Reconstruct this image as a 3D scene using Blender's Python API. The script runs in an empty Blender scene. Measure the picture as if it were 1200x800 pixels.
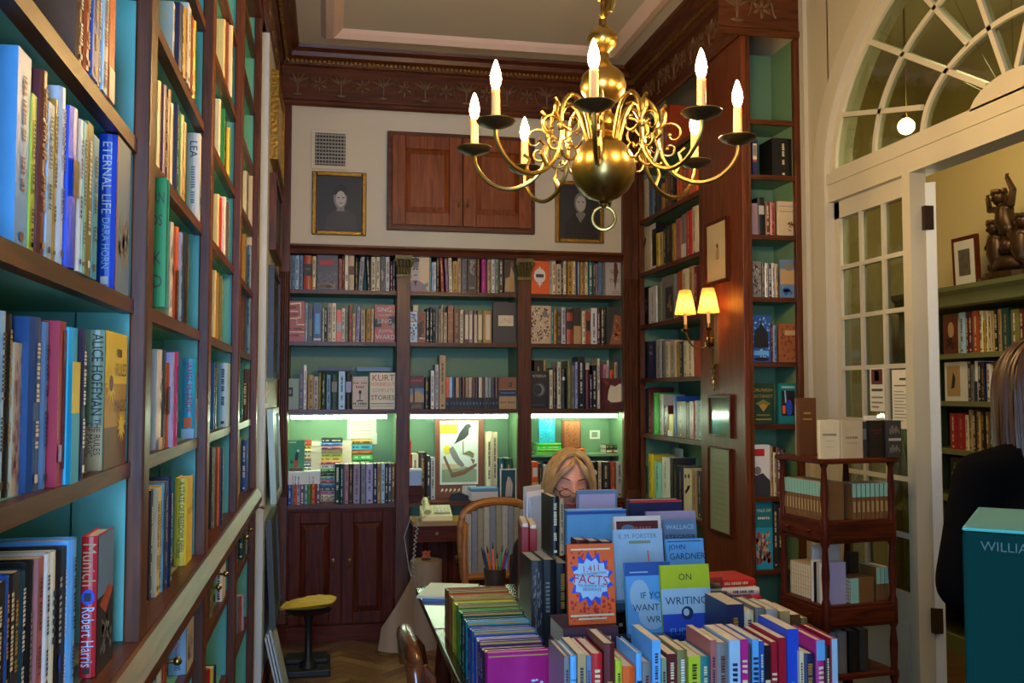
import bpy, math, random
from mathutils import Matrix, Vector
random.seed(7)
scn = bpy.context.scene
col = scn.collection
R = math.radians

# ---------------------------------------------------------------- camera
FPX, YAW, PITCH, EYE = 1113.5, .1915, .0526, 1.55
_c, _s = math.cos(YAW), math.sin(YAW)
FWD = Vector((_s*math.cos(PITCH), _c*math.cos(PITCH), math.sin(PITCH)))
RGT = Vector((_c, -_s, 0)); UPV = RGT.cross(FWD)
CAM = Vector((0, 0, EYE))
cd = bpy.data.cameras.new('camera'); co = bpy.data.objects.new('camera', cd); col.objects.link(co)
cd.sensor_width = 36; cd.lens = FPX/1200*36; cd.clip_start = .05
mw = Matrix((RGT, UPV, -FWD)).transposed().to_4x4(); mw.translation = CAM
co.matrix_world = mw
scn.camera = co

# ---------------------------------------------------------------- world, daylight, exposure
w = bpy.data.worlds.new('world'); scn.world = w; w.use_nodes = True
w.node_tree.nodes['Background'].inputs[0].default_value = (.42, .62, 1, 1)
w.node_tree.nodes['Background'].inputs[1].default_value = .6
scn.view_settings.view_transform = 'Standard'; scn.view_settings.look = 'None'
scn.view_settings.gamma = 1; scn.view_settings.use_curve_mapping = False
scn.view_settings.exposure = 0.33
scn.cycles.use_denoising = True
scn.cycles.max_bounces = 6; scn.cycles.diffuse_bounces = 4
scn.cycles.sample_clamp_indirect = 6

def area(name, loc, target, sx, sy, power, colr):
    l = bpy.data.lights.new(name, 'AREA'); l.shape = 'RECTANGLE'; l.size = sx; l.size_y = sy
    l.energy = power; l.color = colr
    o = bpy.data.objects.new(name, l); col.objects.link(o); o.location = loc
    o.rotation_euler = (Vector(target)-Vector(loc)).to_track_quat('-Z', 'Y').to_euler()
    return o
area('shop_window_daylight', (-.02, -1.12, 1.75), (.12, 3, 1.45), 1.2, 2.0, 225, (.33, .58, 1))
area('next_room_ceiling_light', (3.0, 3.4, 3.3), (3.05, 3.9, 0), .5, .9, 24, (1, .82, .5))

# ---------------------------------------------------------------- pixel measurements -> points on real planes
def ray(x, y): return FWD + RGT*((x-600)/FPX) - UPV*((y-400)/FPX)
def on_x(x, y, X): d = ray(x, y); return CAM + d*(X/d.x)
def on_y(x, y, Y): d = ray(x, y); return CAM + d*(Y/d.y)
def on_z(x, y, Z): d = ray(x, y); return CAM + d*((Z-EYE)/d.z)
def tanx(x): d = ray(x, 462); return d.x/d.y

# ---------------------------------------------------------------- materials
def lin(c):
    return tuple((v/255/12.92 if v/255 <= .04045 else ((v/255+.055)/1.055)**2.4) for v in c)
MC = {}
def mat(name, rgb, rough=.5, metal=0, var=.12, scale=9., bump=0, spec=.5, emit=None, estr=0, coat=0):
    if name in MC: return MC[name]
    m = bpy.data.materials.new(name); m.use_nodes = True; nt = m.node_tree; b = nt.nodes['Principled BSDF']
    c = lin(rgb)
    b.inputs['Roughness'].default_value = rough; b.inputs['Metallic'].default_value = metal
    b.inputs['Specular IOR Level'].default_value = spec; b.inputs['Coat Weight'].default_value = coat
    tc = nt.nodes.new('ShaderNodeTexCoord'); n = nt.nodes.new('ShaderNodeTexNoise')
    n.inputs['Scale'].default_value = scale; n.inputs['Detail'].default_value = 4
    nt.links.new(tc.outputs['Object'], n.inputs['Vector'])
    mx = nt.nodes.new('ShaderNodeMix'); mx.data_type = 'RGBA'
    mx.inputs[6].default_value = tuple(v*(1-var) for v in c)+(1,)
    mx.inputs[7].default_value = tuple(min(1, v*(1+var)) for v in c)+(1,)
    nt.links.new(n.outputs['Fac'], mx.inputs[0]); nt.links.new(mx.outputs[2], b.inputs['Base Color'])
    if bump:
        bp = nt.nodes.new('ShaderNodeBump'); bp.inputs['Strength'].default_value = bump; bp.inputs['Distance'].default_value = .01
        nt.links.new(n.outputs['Fac'], bp.inputs['Height']); nt.links.new(bp.outputs[0], b.inputs['Normal'])
    if emit:
        b.inputs['Emission Color'].default_value = lin(emit)+(1,); b.inputs['Emission Strength'].default_value = estr
    MC[name] = m; return m
def woodmat(name, a, b2, axis='z', rough=.42, scale=14., coat=.08, spec=.3):
    if name in MC: return MC[name]
    m = bpy.data.materials.new(name); m.use_nodes = True; nt = m.node_tree; b = nt.nodes['Principled BSDF']
    tc = nt.nodes.new('ShaderNodeTexCoord'); mp = nt.nodes.new('ShaderNodeMapping')
    sc = {'x': (.07, 1, 1), 'y': (1, .07, 1), 'z': (1, 1, .07)}[axis]
    mp.inputs['Scale'].default_value = sc
    n = nt.nodes.new('ShaderNodeTexNoise'); n.inputs['Scale'].default_value = scale*3; n.inputs['Detail'].default_value = 6
    n.inputs['Distortion'].default_value = 1.2
    nt.links.new(tc.outputs['Object'], mp.inputs[0]); nt.links.new(mp.outputs[0], n.inputs['Vector'])
    cr = nt.nodes.new('ShaderNodeValToRGB'); e = cr.color_ramp.elements
    e[0].position = .3; e[1].position = .72; e[0].color = lin(a)+(1,); e[1].color = lin(b2)+(1,)
    nt.links.new(n.outputs['Fac'], cr.inputs[0]); nt.links.new(cr.outputs[0], b.inputs['Base Color'])
    b.inputs['Specular IOR Level'].default_value = spec; b.inputs['Roughness'].default_value = rough; b.inputs['Coat Weight'].default_value = coat; b.inputs['Coat Roughness'].default_value = .2
    MC[name] = m; return m
def pagemat():
    if 'pages' in MC: return MC['pages']
    m = bpy.data.materials.new('book_pages'); m.use_nodes = True; nt = m.node_tree; b = nt.nodes['Principled BSDF']
    tc = nt.nodes.new('ShaderNodeTexCoord'); wv = nt.nodes.new('ShaderNodeTexWave'); wv.bands_direction = 'X'
    wv.inputs['Scale'].default_value = 160; wv.inputs['Distortion'].default_value = 2
    nt.links.new(tc.outputs['Object'], wv.inputs['Vector'])
    cr = nt.nodes.new('ShaderNodeValToRGB'); e = cr.color_ramp.elements
    e[0].color = lin((196, 184, 158))+(1,); e[1].color = lin((232, 222, 198))+(1,)
    nt.links.new(wv.outputs['Fac'], cr.inputs[0]); nt.links.new(cr.outputs[0], b.inputs['Base Color'])
    b.inputs['Roughness'].default_value = .8
    MC['pages'] = m; return m
def glassmat(name, rgb=(200, 215, 210), rough=.04, alpha=.28, bump=.25):
    if name in MC: return MC[name]
    m = bpy.data.materials.new(name); m.use_nodes = True; nt = m.node_tree
    for n in list(nt.nodes):
        if n.type != 'OUTPUT_MATERIAL': nt.nodes.remove(n)
    out = [n for n in nt.nodes if n.type == 'OUTPUT_MATERIAL'][0]
    t = nt.nodes.new('ShaderNodeBsdfTransparent'); t.inputs[0].default_value = lin(rgb)+(1,)
    g = nt.nodes.new('ShaderNodeBsdfGlossy'); g.inputs['Roughness'].default_value = rough
    n = nt.nodes.new('ShaderNodeTexNoise'); n.inputs['Scale'].default_value = 7
    tc = nt.nodes.new('ShaderNodeTexCoord'); nt.links.new(tc.outputs['Object'], n.inputs['Vector'])
    bp = nt.nodes.new('ShaderNodeBump'); bp.inputs['Strength'].default_value = bump; bp.inputs['Distance'].default_value = .02
    nt.links.new(n.outputs['Fac'], bp.inputs['Height']); nt.links.new(bp.outputs[0], g.inputs['Normal'])
    f = nt.nodes.new('ShaderNodeLayerWeight'); f.inputs[0].default_value = .5
    pw = nt.nodes.new('ShaderNodeMath'); pw.operation = 'POWER'; pw.inputs[1].default_value = 4.5
    nt.links.new(f.outputs['Facing'], pw.inputs[0])
    ad = nt.nodes.new('ShaderNodeMath'); ad.operation = 'MULTIPLY_ADD'; ad.inputs[1].default_value = .8; ad.inputs[2].default_value = .03+alpha*.12; ad.use_clamp = True
    nt.links.new(pw.outputs[0], ad.inputs[0])
    mx = nt.nodes.new('ShaderNodeMixShader')
    nt.links.new(ad.outputs[0], mx.inputs[0]); nt.links.new(t.outputs[0], mx.inputs[1]); nt.links.new(g.outputs[0], mx.inputs[2])
    nt.links.new(mx.outputs[0], out.inputs[0])
    MC[name] = m; return m

WOOD = lambda ax='z': woodmat('mahogany_'+ax, (56, 25, 10), (106, 54, 23), ax)
DWOOD = lambda ax='z': woodmat('dark_mahogany_'+ax, (54, 18, 9), (98, 40, 20), ax, spec=.12, coat=.02)
OAK = lambda ax='z': woodmat('golden_oak_'+ax, (120, 70, 26), (176, 112, 50), ax)
GREEN = lambda: mat('sage_green_paint', (104, 138, 102), .5, var=.06, scale=3)
DAYLITP = lambda: mat('turquoise_paint', (98, 176, 164), .5, var=.06, scale=3)  # same green paint with blue daylight put into its colour
WHITE = lambda: mat('cream_wall_paint', (204, 196, 172), .6, var=.04, scale=2)
TRIMW = lambda: mat('cream_trim_paint', (188, 182, 164), .45, var=.04, scale=3)
BRASS = lambda: mat('aged_brass', (150, 124, 70), .30, 1, var=.25, scale=14)
GOLD = lambda: mat('gilt', (150, 112, 44), .4, .8, var=.4, scale=60, bump=.5)
PAGE = pagemat
BLACK = lambda: mat('black_paint', (18, 17, 18), .4)

COL = dict(black=(22,22,24), charcoal=(52,52,54), grey=(120,118,114), light_grey=(176,172,166), silver=(188,190,194), white=(222,218,210),
 cream=(222,206,166), tan=(178,146,98), gold=(172,132,46), olive=(118,112,58), brown=(98,60,36), dark_brown=(56,36,26), copper=(146,84,46),
 rust=(168,66,30), orange=(226,92,22), red=(186,32,36), crimson=(158,20,44), maroon=(92,28,32), rose=(170,98,92), pink=(206,122,132), magenta=(186,34,128),
 purple=(82,48,112), plum=(70,42,62), lilac=(164,160,196), navy=(26,38,78), blue=(34,82,160), deep_blue=(22,66,112), royal_blue=(28,72,190), steel_blue=(92,126,160),
 sky_blue=(96,168,224), light_blue=(160,196,220), cyan=(40,160,186), teal=(24,116,120), dark_teal=(18,66,74), mint=(142,200,184), green=(38,138,72), bright_green=(58,180,58),
 dark_green=(30,62,42), sage=(132,148,116), lime=(180,196,40), yellow=(222,194,50), beige=(196,176,142), mauve=(140,118,134), bronze=(120,84,50), salmon=(216,120,100), emerald=(18,132,52))
def bookmat(c): return mat('jacket_'+c, COL[c], .38, var=.14, scale=16, spec=.45)

# ---------------------------------------------------------------- mesh helpers
class MB:
    def __init__(s): s.v = []; s.f = []
    def box(s, x0, x1, y0, y1, z0, z1, M=None):
        b = len(s.v)
        p = [(x0,y0,z0),(x1,y0,z0),(x1,y1,z0),(x0,y1,z0),(x0,y0,z1),(x1,y0,z1),(x1,y1,z1),(x0,y1,z1)]
        if M is not None: p = [tuple(M @ Vector(q)) for q in p]
        s.v += p
        s.f += [tuple(b+i for i in q) for q in ((3,2,1,0),(4,5,6,7),(0,1,5,4),(1,2,6,5),(2,3,7,6),(3,0,4,7))]
        return s
    def prism(s, poly, a0, a1, axis='z', M=None):
        """extrude 2-D polygon along an axis: z -> (x,y), y -> (x,z), x -> (y,z)"""
        b = len(s.v); n = len(poly)
        for a in (a0, a1):
            for (u, v) in poly:
                p = {'z': (u, v, a), 'y': (u, a, v), 'x': (a, u, v)}[axis]
                if M is not None: p = tuple(M @ Vector(p))
                s.v.append(p)
        s.f.append(tuple(b+i for i in range(n))[::-1]); s.f.append(tuple(b+n+i for i in range(n)))
        for i in range(n):
            j = (i+1) % n; s.f.append((b+i, b+j, b+n+j, b+n+i))
        return s
    def lathe(s, prof, seg=20, c=(0,0,0), M=None, a0=0, a1=2*math.pi):
        b = len(s.v); n = len(prof); full = abs(a1-a0-2*math.pi) < 1e-6; k = seg if full else seg+1
        for i in range(k):
            a = a0+(a1-a0)*i/seg
            for (r, z) in prof:
                p = (c[0]+r*math.cos(a), c[1]+r*math.sin(a), c[2]+z)
                if M is not None: p = tuple(M @ Vector(p))
                s.v.append(p)
        for i in range(seg):
            j = (i+1) % k
            for q in range(n-1): s.f.append((b+i*n+q, b+j*n+q, b+j*n+q+1, b+i*n+q+1))
        return s
    def tube(s, pts, r, seg=8, cap=True):
        pts = [Vector(p) for p in pts]; n = len(pts); b = len(s.v)
        rs = r if isinstance(r, (list, tuple)) else [r]*n
        prev = None
        for i, p in enumerate(pts):
            t = (pts[min(i+1, n-1)]-pts[max(i-1, 0)]).normalized()
            if prev is None:
                u = t.orthogonal().normalized()
            else:
                u = (prev-t*prev.dot(t)).normalized()
            prev = u; v = t.cross(u)
            for k in range(seg):
                a = 2*math.pi*k/seg
                s.v.append(tuple(p+(u*math.cos(a)+v*math.sin(a))*rs[i]))
        for i in range(n-1):
            for k in range(seg):
                j = (k+1) % seg
                s.f.append((b+i*seg+k, b+i*seg+j, b+(i+1)*seg+j, b+(i+1)*seg+k))
        if cap:
            s.f.append(tuple(b+k for k in range(seg))[::-1]); s.f.append(tuple(b+(n-1)*seg+k for k in range(seg)))
        return s
    def ell(s, c, r, seg=14, rings=9, M=None):
        prof = []
        b = len(s.v)
        for i in range(rings+1):
            t = math.pi*i/rings
            for k in range(seg):
                a = 2*math.pi*k/seg
                p = (c[0]+r[0]*math.sin(t)*math.cos(a), c[1]+r[1]*math.sin(t)*math.sin(a), c[2]-r[2]*math.cos(t))
                if M is not None: p = tuple(M @ Vector(p))
                s.v.append(p)
        for i in range(rings):
            for k in range(seg):
                j = (k+1) % seg
                s.f.append((b+i*seg+k, b+i*seg+j, b+(i+1)*seg+j, b+(i+1)*seg+k))
        return s
    def quad(s, *p):
        b = len(s.v); s.v += [tuple(q) for q in p]; s.f.append(tuple(range(b, b+len(p)))); return s
    def mesh(s, name):
        me = bpy.data.meshes.new(name); me.from_pydata(s.v, [], s.f); me.update(); return me
    def build(s, name, m, parent=None, world=True, smooth=False, bevel=0):
        return obj(name, s.mesh(name), m, parent, world, smooth, bevel)

WM = {}
def obj(name, me, m, parent=None, world=True, smooth=False, bevel=0):
    if m is not None:
        me.materials.clear(); me.materials.append(m)
    if smooth:
        for p in me.polygons: p.use_smooth = True
        try: me.set_sharp_from_angle(angle=R(42))
        except Exception: pass
    o = bpy.data.objects.new(name, me); col.objects.link(o)
    if parent is not None:
        o.parent = parent
        if world and parent.name in WM: o.matrix_parent_inverse = WM[parent.name].inverted()
    if bevel:
        bv = o.modifiers.new('bevel', 'BEVEL'); bv.width = bevel; bv.segments = 2; bv.limit_method = 'ANGLE'
    return o
def tag(o, label, cat, group=None, kind=None):
    o['label'] = label
    if cat: o['category'] = cat
    if group: o['group'] = group
    if kind: o['kind'] = kind
    return o
def struct(o, label=None):
    o['kind'] = 'structure'
    if label: o['label'] = label
    return o
def thing(name, label, cat, loc=(0,0,0), group=None, M=None):
    o = bpy.data.objects.new(name, None); col.objects.link(o); o.empty_display_size = .05
    mt = M if M is not None else Matrix.Translation(Vector(loc))
    o.matrix_world = mt; WM[o.name] = mt.copy()
    return tag(o, label, cat, group)

TXT = {}
def text_mesh(body, align='CENTER'):
    k = (body, align)
    if k in TXT: return TXT[k].copy()
    cu = bpy.data.curves.new('lettering', 'FONT'); cu.body = body; cu.align_x = align; cu.align_y = 'CENTER'
    cu.resolution_u = 2; cu.size = 1
    t = bpy.data.objects.new('lettering', cu)
    me = bpy.data.meshes.new_from_object(t)
    bpy.data.objects.remove(t)
    TXT[k] = me; return me.copy()
def text(name, body, size, m, parent, M, squash=1.0, world=False, fit=None):
    """lettering in the XY plane of matrix M, narrowed to fit a length"""
    me = text_mesh(body)
    if fit:
        xs = [v.co.x for v in me.vertices]; squash = min(squash, fit/max(1e-4, (max(xs)-min(xs))*size))
    me.transform(M @ Matrix.Diagonal((size*squash, size, 1, 1)))
    return obj(name, me, m, parent, world)
ORD = ['zeroth','first','second','third','fourth','fifth','sixth','seventh','eighth','ninth','tenth','eleventh','twelfth','thirteenth','fourteenth',
 'fifteenth','sixteenth','seventeenth','eighteenth','nineteenth','twentieth','twenty-first','twenty-second','twenty-third','twenty-fourth','twenty-fifth','twenty-sixth','twenty-seventh','twenty-eighth']

# ---------------------------------------------------------------- a book
# print that cannot be read in the photograph is drawn as strokes only
ILLEGIBLE = {'LOOK','TIMES','A TIME','STEIN','VENICE','AESOP','DEAD TRUTH','PENS','THE','UNTITLED','THUNDER','GIFT FROM','GIRL','OF WANTS','COLLECTED WORKS','HEIMSKRINGLA','REAMDE','BY EIGHTEEN','CARTOGRAPHER','LIGHT','WRITERS','BLOOMSBURY','BETWEEN THEM','PLAY','HUNGER','STORIES_','THE WRITERS','ATLANTIS','ESSAYS','A HISTORY OF BOOKS','HEARTS','THE ART OF','FICTION','T','O','L'}
def inkmat(c):
    c = c if isinstance(c, str) else c
    return mat('ink_'+c, COL[c], .5, var=.05)
NB = [0]
def book(loc, t, h, d, colr, label, rotz=0, lean=0, pitch=0, lay=False, hard=None, spine=(), cover=(), group='books', mark=True, M=None, name='book', labelled=True, back=()):
    """spine faces local -y, front cover local +x, z up; origin at the middle of the spine's foot"""
    NB[0] += 1
    if hard is None: hard = random.random() < .6
    if M is None:
        M = Matrix.Translation(Vector(loc)) @ Matrix.Rotation(R(rotz), 4, 'Z')
        if lean: M = M @ Matrix.Translation((t/2*(1 if lean > 0 else -1), 0, 0)) @ Matrix.Rotation(R(lean), 4, 'Y') @ Matrix.Translation((-t/2*(1 if lean > 0 else -1), 0, 0))
        if pitch: M = M @ Matrix.Rotation(R(pitch), 4, 'X')
        if lay: M = M @ Matrix.Rotation(R(90), 4, 'Y') @ Matrix.Translation((-t/2, 0, -h/2))
    r = thing(name, label, 'book', group=group, M=M)
    c = .0022 if hard else .0007
    bl = min(.005, t*.18) if hard else .0005
    n = 4 if hard else 1
    out = [(-t/2, d)]; inn = [(-t/2+c, d)]
    for i in range(n+1):
        u = -1+2*i/n; y = bl*(u*u)
        out.append((u*t/2, y)); inn.append((u*(t/2-c), y+c+(.002 if hard else .0005)))
    out.append((t/2, d)); inn.append((t/2-c, d))
    mb = MB(); N = len(out)
    for z in (0, h):
        mb.v += [(x, y, z) for x, y in out]+[(x, y, z) for x, y in inn]
    for i in range(N-1):
        mb.f.append((i, i+1, 2*N+i+1, 2*N+i)); mb.f.append((N+i+1, N+i, 3*N+i, 3*N+i+1))
        mb.f.append((i+1, i, N+i, N+i+1)); mb.f.append((2*N+i, 2*N+i+1, 3*N+i+1, 3*N+i))
    mb.f.append((0, 2*N, 3*N, N)); mb.f.append((N-1, 2*N-1, 4*N-1, 3*N-1))
    cv = mb.build('cover', bookmat(colr), r, False)
    e = .003 if hard else .0006
    MB().box(-t/2+c, t/2-c, bl+c+.002, d-e*1.3, e, h-e).build('pages', PAGE(), r, False)
    k = [0]
    def draw(items, plane):
        for it in items:
            k[0] += 1; off = .0004+.0003*k[0]
            if plane == 'spine':   # u across the spine left to right, v up
                P = lambda u, v: ((u-.5)*t, -off if hard else -off, v*h)
                F = Matrix(((1,0,0,0),(0,0,-1,-off),(0,1,0,0),(0,0,0,1)))
                org = lambda u, v: F @ Matrix.Translation(((u-.5)*t, v*h, 0))
            elif plane == 'back':
                P = lambda u, v: (-t/2-off, (1-u)*d, v*h)
                F = Matrix(((0,0,-1,-t/2-off),(-1,0,0,0),(0,1,0,0),(0,0,0,1)))
                org = lambda u, v: F @ Matrix.Translation((-(1-u)*d, v*h, 0))
            else:
                P = lambda u, v: (t/2+off, u*d, v*h)
                F = Matrix(((0,0,1,t/2+off),(1,0,0,0),(0,1,0,0),(0,0,0,1)))
                org = lambda u, v: F @ Matrix.Translation((u*d, v*h, 0))
            if it[0] == 'r':
                _, u0, v0, u1, v1, cc = it
                MB().quad(P(u0,v0), P(u1,v0), P(u1,v1), P(u0,v1)).build('printed_panel', inkmat(cc), r, False)
            elif it[0] == 'p':
                MB().quad(*[P(u, v) for u, v in it[1]]).build('printed_shape', inkmat(it[2]), r, False)
            elif it[0] == 'e':
                _, u, v, ru, rv, cc = it
                MB().quad(*[P(u+ru*math.cos(a*math.pi/8), v+rv*math.sin(a*math.pi/8)) for a in range(16)]).build('printed_shape', inkmat(cc), r, False)
            elif it[0] == 's':    # scatter of blotches: n, u0,v0,u1,v1, size, colour
                _, nn, u0, v0, u1, v1, sz, cc = it
                m2 = MB(); rr = random.Random(len(label)*7+nn)
                for q in range(nn):
                    u = rr.uniform(u0+sz, u1-sz); v = rr.uniform(v0+sz, v1-sz); s1 = sz*rr.uniform(.4, 1); ph = rr.random()*6
                    m2.quad(*[P(u+s1*rr.uniform(.6,1)*math.cos(ph+a*math.pi/3), v+s1*rr.uniform(.6,1)*.7*math.sin(ph+a*math.pi/3)) for a in range(6)])
                m2.build('printed_pattern', inkmat(cc), r, False)['kind'] = 'stuff'
            elif it[0] == 't':    # text, u, v, size(m), colour, rotation, squash
                _, tx, u, v, sz, cc = it[:6]; rot = it[6] if len(it) > 6 else 0; sq = it[7] if len(it) > 7 else 1
                fit = (it[8] if len(it) > 8 else .92)*(h if abs(rot) == 90 else (t if plane == 'spine' else d))
                if tx in ILLEGIBLE:
                    m2 = MB(); M_ = org(u, v) @ Matrix.Rotation(R(rot), 4, 'Z'); st = min(sz*.62, fit/len(tx)); x_ = -st*len(tx)/2
                    rr = random.Random(len(tx)+NB[0])
                    for chh in tx:
                        if chh != ' ': m2.quad(*[M_ @ Vector(q_) for q_ in ((x_+st*.1, -sz*.33, 0), (x_+st*rr.uniform(.55, .85), -sz*.33, 0), (x_+st*rr.uniform(.55, .85), sz*.33, 0), (x_+st*.1, sz*.33, 0))])
                        x_ += st
                    m2.build('worn_lettering', inkmat(cc), r, False)['kind'] = 'stuff'; continue
                text('lettering', tx, sz, inkmat(cc), r, org(u, v) @ Matrix.Rotation(R(rot), 4, 'Z'), sq, fit=fit)
    if spine: draw(spine, 'spine')
    elif mark and t > .008:
        cs = COL[colr]; lum = sum(cs)/3
        rr = random.Random(NB[0]); cc = rr.choice(['cream', 'gold', 'white']) if lum < 110 else rr.choice(['black', 'dark_brown', 'navy', 'maroon'])
        m2 = MB(); v = rr.uniform(.84, .92)*h; k[0] = 1
        y = -.0009; hw = min(t*.2, .0065)
        for L in (rr.uniform(.28, .45)*h, rr.uniform(.1, .22)*h):   # worn title and author strokes too small to read
            wl = 0
            while L > 0:
                l = rr.uniform(.0022, .0052); a_ = hw*rr.uniform(.75, 1)
                m2.quad((-hw, y, v-l), (a_, y, v-l), (a_, y, v), (-hw, y, v)); g_ = .0018; wl += 1
                if wl > 3 and rr.random() < .3: g_ = .006; wl = 0
                v -= l+g_; L -= l+g_
            v -= .018
        m2.quad((-hw, y, h*.05), (hw, y, h*.05), (hw, y, h*.05+hw*1.6), (-hw, y, h*.05+hw*1.6))
        m2.build('spine_print', inkmat(cc), r, False)['kind'] = 'stuff'
    if cover: draw(cover, 'cover')
    if back: draw(back, 'back')
    return r
# ================================================================ THE ROOM
YB = 6.1; YBK = 6.42; XR = 2.044; YC = 4.44; XW = 2.382; ZC = 3.72; XL = -.32; XLB = -.60; ZF = 3.36
fl = MB().box(-.75, 4.1, -1.32, 6.6, -.05, 0).build('floor', woodmat('floor_parquet', (58, 38, 20), (104, 74, 40), 'x', .3))
struct(fl)
# herringbone parquet blocks in the part of the floor that shows
PL, PW = .30, .075
pm = {}
for ax in ('a', 'b', 'c'):
    cA = {'a': ((92,64,34),(140,104,60)), 'b': ((112,80,44),(162,122,72)), 'c': ((74,50,27),(118,86,48))}[ax]
    pm[ax] = woodmat('parquet_'+ax, *cA, 'x', .28)
base = MB().box(-PL/2+.001, PL/2-.001, -PW/2+.001, PW/2-.001, 0, .006).mesh('plank')
meshes = {}
for ax in pm:
    me = base.copy(); me.materials.append(pm[ax]); meshes[ax] = me
npl = 0
for i in range(-4, 22):
    for j in range(-30, 34):
        for k in (0, 1):
            # herringbone lattice in a frame turned by 45 degrees
            cx = j*PW + i*PL + (PL/2 if k == 0 else PW/2)
            cyy = j*PW - i*PL + (PW/2 if k == 0 else PW+PL/2)
            X = .35+(cx-cyy)*.7071; Y = 4.1+(cx+cyy)*.7071
            if -.22 < X < 1.0 and 4.75 < Y < 6.0 and npl < 290:
                o = bpy.data.objects.new('plank', meshes[random.choice('abc')]); col.objects.link(o); o.parent = fl
                o.location = (X, Y, 0); o.rotation_euler = (0, 0, R(45) if k == 0 else R(135)); npl += 1
struct(MB().box(-.3, .9, 4.56, 4.70, .0, .008).build('trim_1', woodmat('floor_border', (128, 96, 48), (170, 132, 70), 'x')))

struct(MB().box(-.75, 4.1, -1.32, 6.6, ZC, ZC+.1).build('ceiling', mat('ceiling_plaster', (200, 192, 170), .7, var=.05, scale=2)))
struct(MB().box(XLB-.15, XLB, -1.32, 6.6, 0, ZC).build('wall_left', WHITE()))
struct(MB().box(-.75, 4.1, YBK+.02, YBK+.12, 0, ZC).build('wall_back', WHITE()))
# unseen partition added to shade the right side; front wall with the shop window
struct(MB().box(.12, XW+.12, -.47, -.35, 0, ZC).box(-.75, .12, -.47, -.35, 2.75, ZC).build('wall_partition', WHITE()))
mb = MB().box(-.75, -.62, -1.32, -1.22, 0, ZC).box(.62, 4.1, -1.32, -1.22, 0, ZC).box(-.62, .62, -1.32, -1.22, 0, .70).box(-.62, .62, -1.32, -1.22, 2.80, ZC)
struct(mb.build('wall_front', WHITE()))
struct(MB().box(4.0, 4.1, -1.3, 1.0, 0, ZC).build('wall_front_room_right', WHITE()))
wf = MB()
for x in (-.62, -.22, .18, .58): wf.box(x, x+.04, -1.30, -1.24, .70, 2.80)
for z in (.70, 1.73, 2.76): wf.box(-.62, .62, -1.30, -1.24, z, z+.04)
wn = struct(wf.build('window_1', TRIMW()))
# white upper back wall above the bookcase (a shallow panel between the pilasters)
struct(MB().box(-.26, 1.96, YB+.015, YBK+.02, 2.47, ZF+.02).build('wall_back_upper', WHITE()))
# left wall beyond the bookcase: white return and picture wall
mb = MB().box(XLB, -.305, 4.86, 4.90, 0, ZF).box(XLB, -.305, 4.90, YBK, 0, ZF)
struct(mb.build('wall_left_return', mat('pale_blue_white_paint', (200, 206, 206), .5, var=.03)))
struct(MB().box(-.33, -.292, 4.84, YB-.02, 0, .12).build('baseboard_left', DWOOD('y')))

# ceiling moulding frame
mb = MB()
fx0, fx1, fy0, fy1 = -.06, 1.84, -.2, 5.80
prof = [(0, 0), (.03, -.035), (.075, -.045), (.11, -.02), (.13, 0)]
def frame_strip(mb, prof, p, q, inward, z):
    """sweep a 2-D profile (out, down) along the straight line p-q"""
    p, q, n = Vector(p), Vector(q), Vector(inward); b = len(mb.v); k = len(prof)
    for e in (p, q):
        for (u, v) in prof: mb.v.append((e.x+n.x*u, e.y+n.y*u, z+v))
    for i in range(k):
        j = (i+1) % k; mb.f.append((b+i, b+j, b+k+j, b+k+i))
    mb.f.append(tuple(b+i for i in range(k))); mb.f.append(tuple(b+k+i for i in range(k))[::-1])
k = len(prof)
for (u, v) in prof: mb.v += [(fx0+u, fy0+u, ZC+v-.0005), (fx1-u, fy0+u, ZC+v-.0005), (fx1-u, fy1-u, ZC+v-.0005), (fx0+u, fy1-u, ZC+v-.0005)]
for i in range(k):
    j = (i+1) % k
    for c in range(4): mb.f.append((4*i+c, 4*i+(c+1) % 4, 4*j+(c+1) % 4, 4*j+c))
struct(mb.build('trim_2', mat('pinkish_plaster', (232, 204, 184), .6, var=.04), smooth=False))

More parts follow.
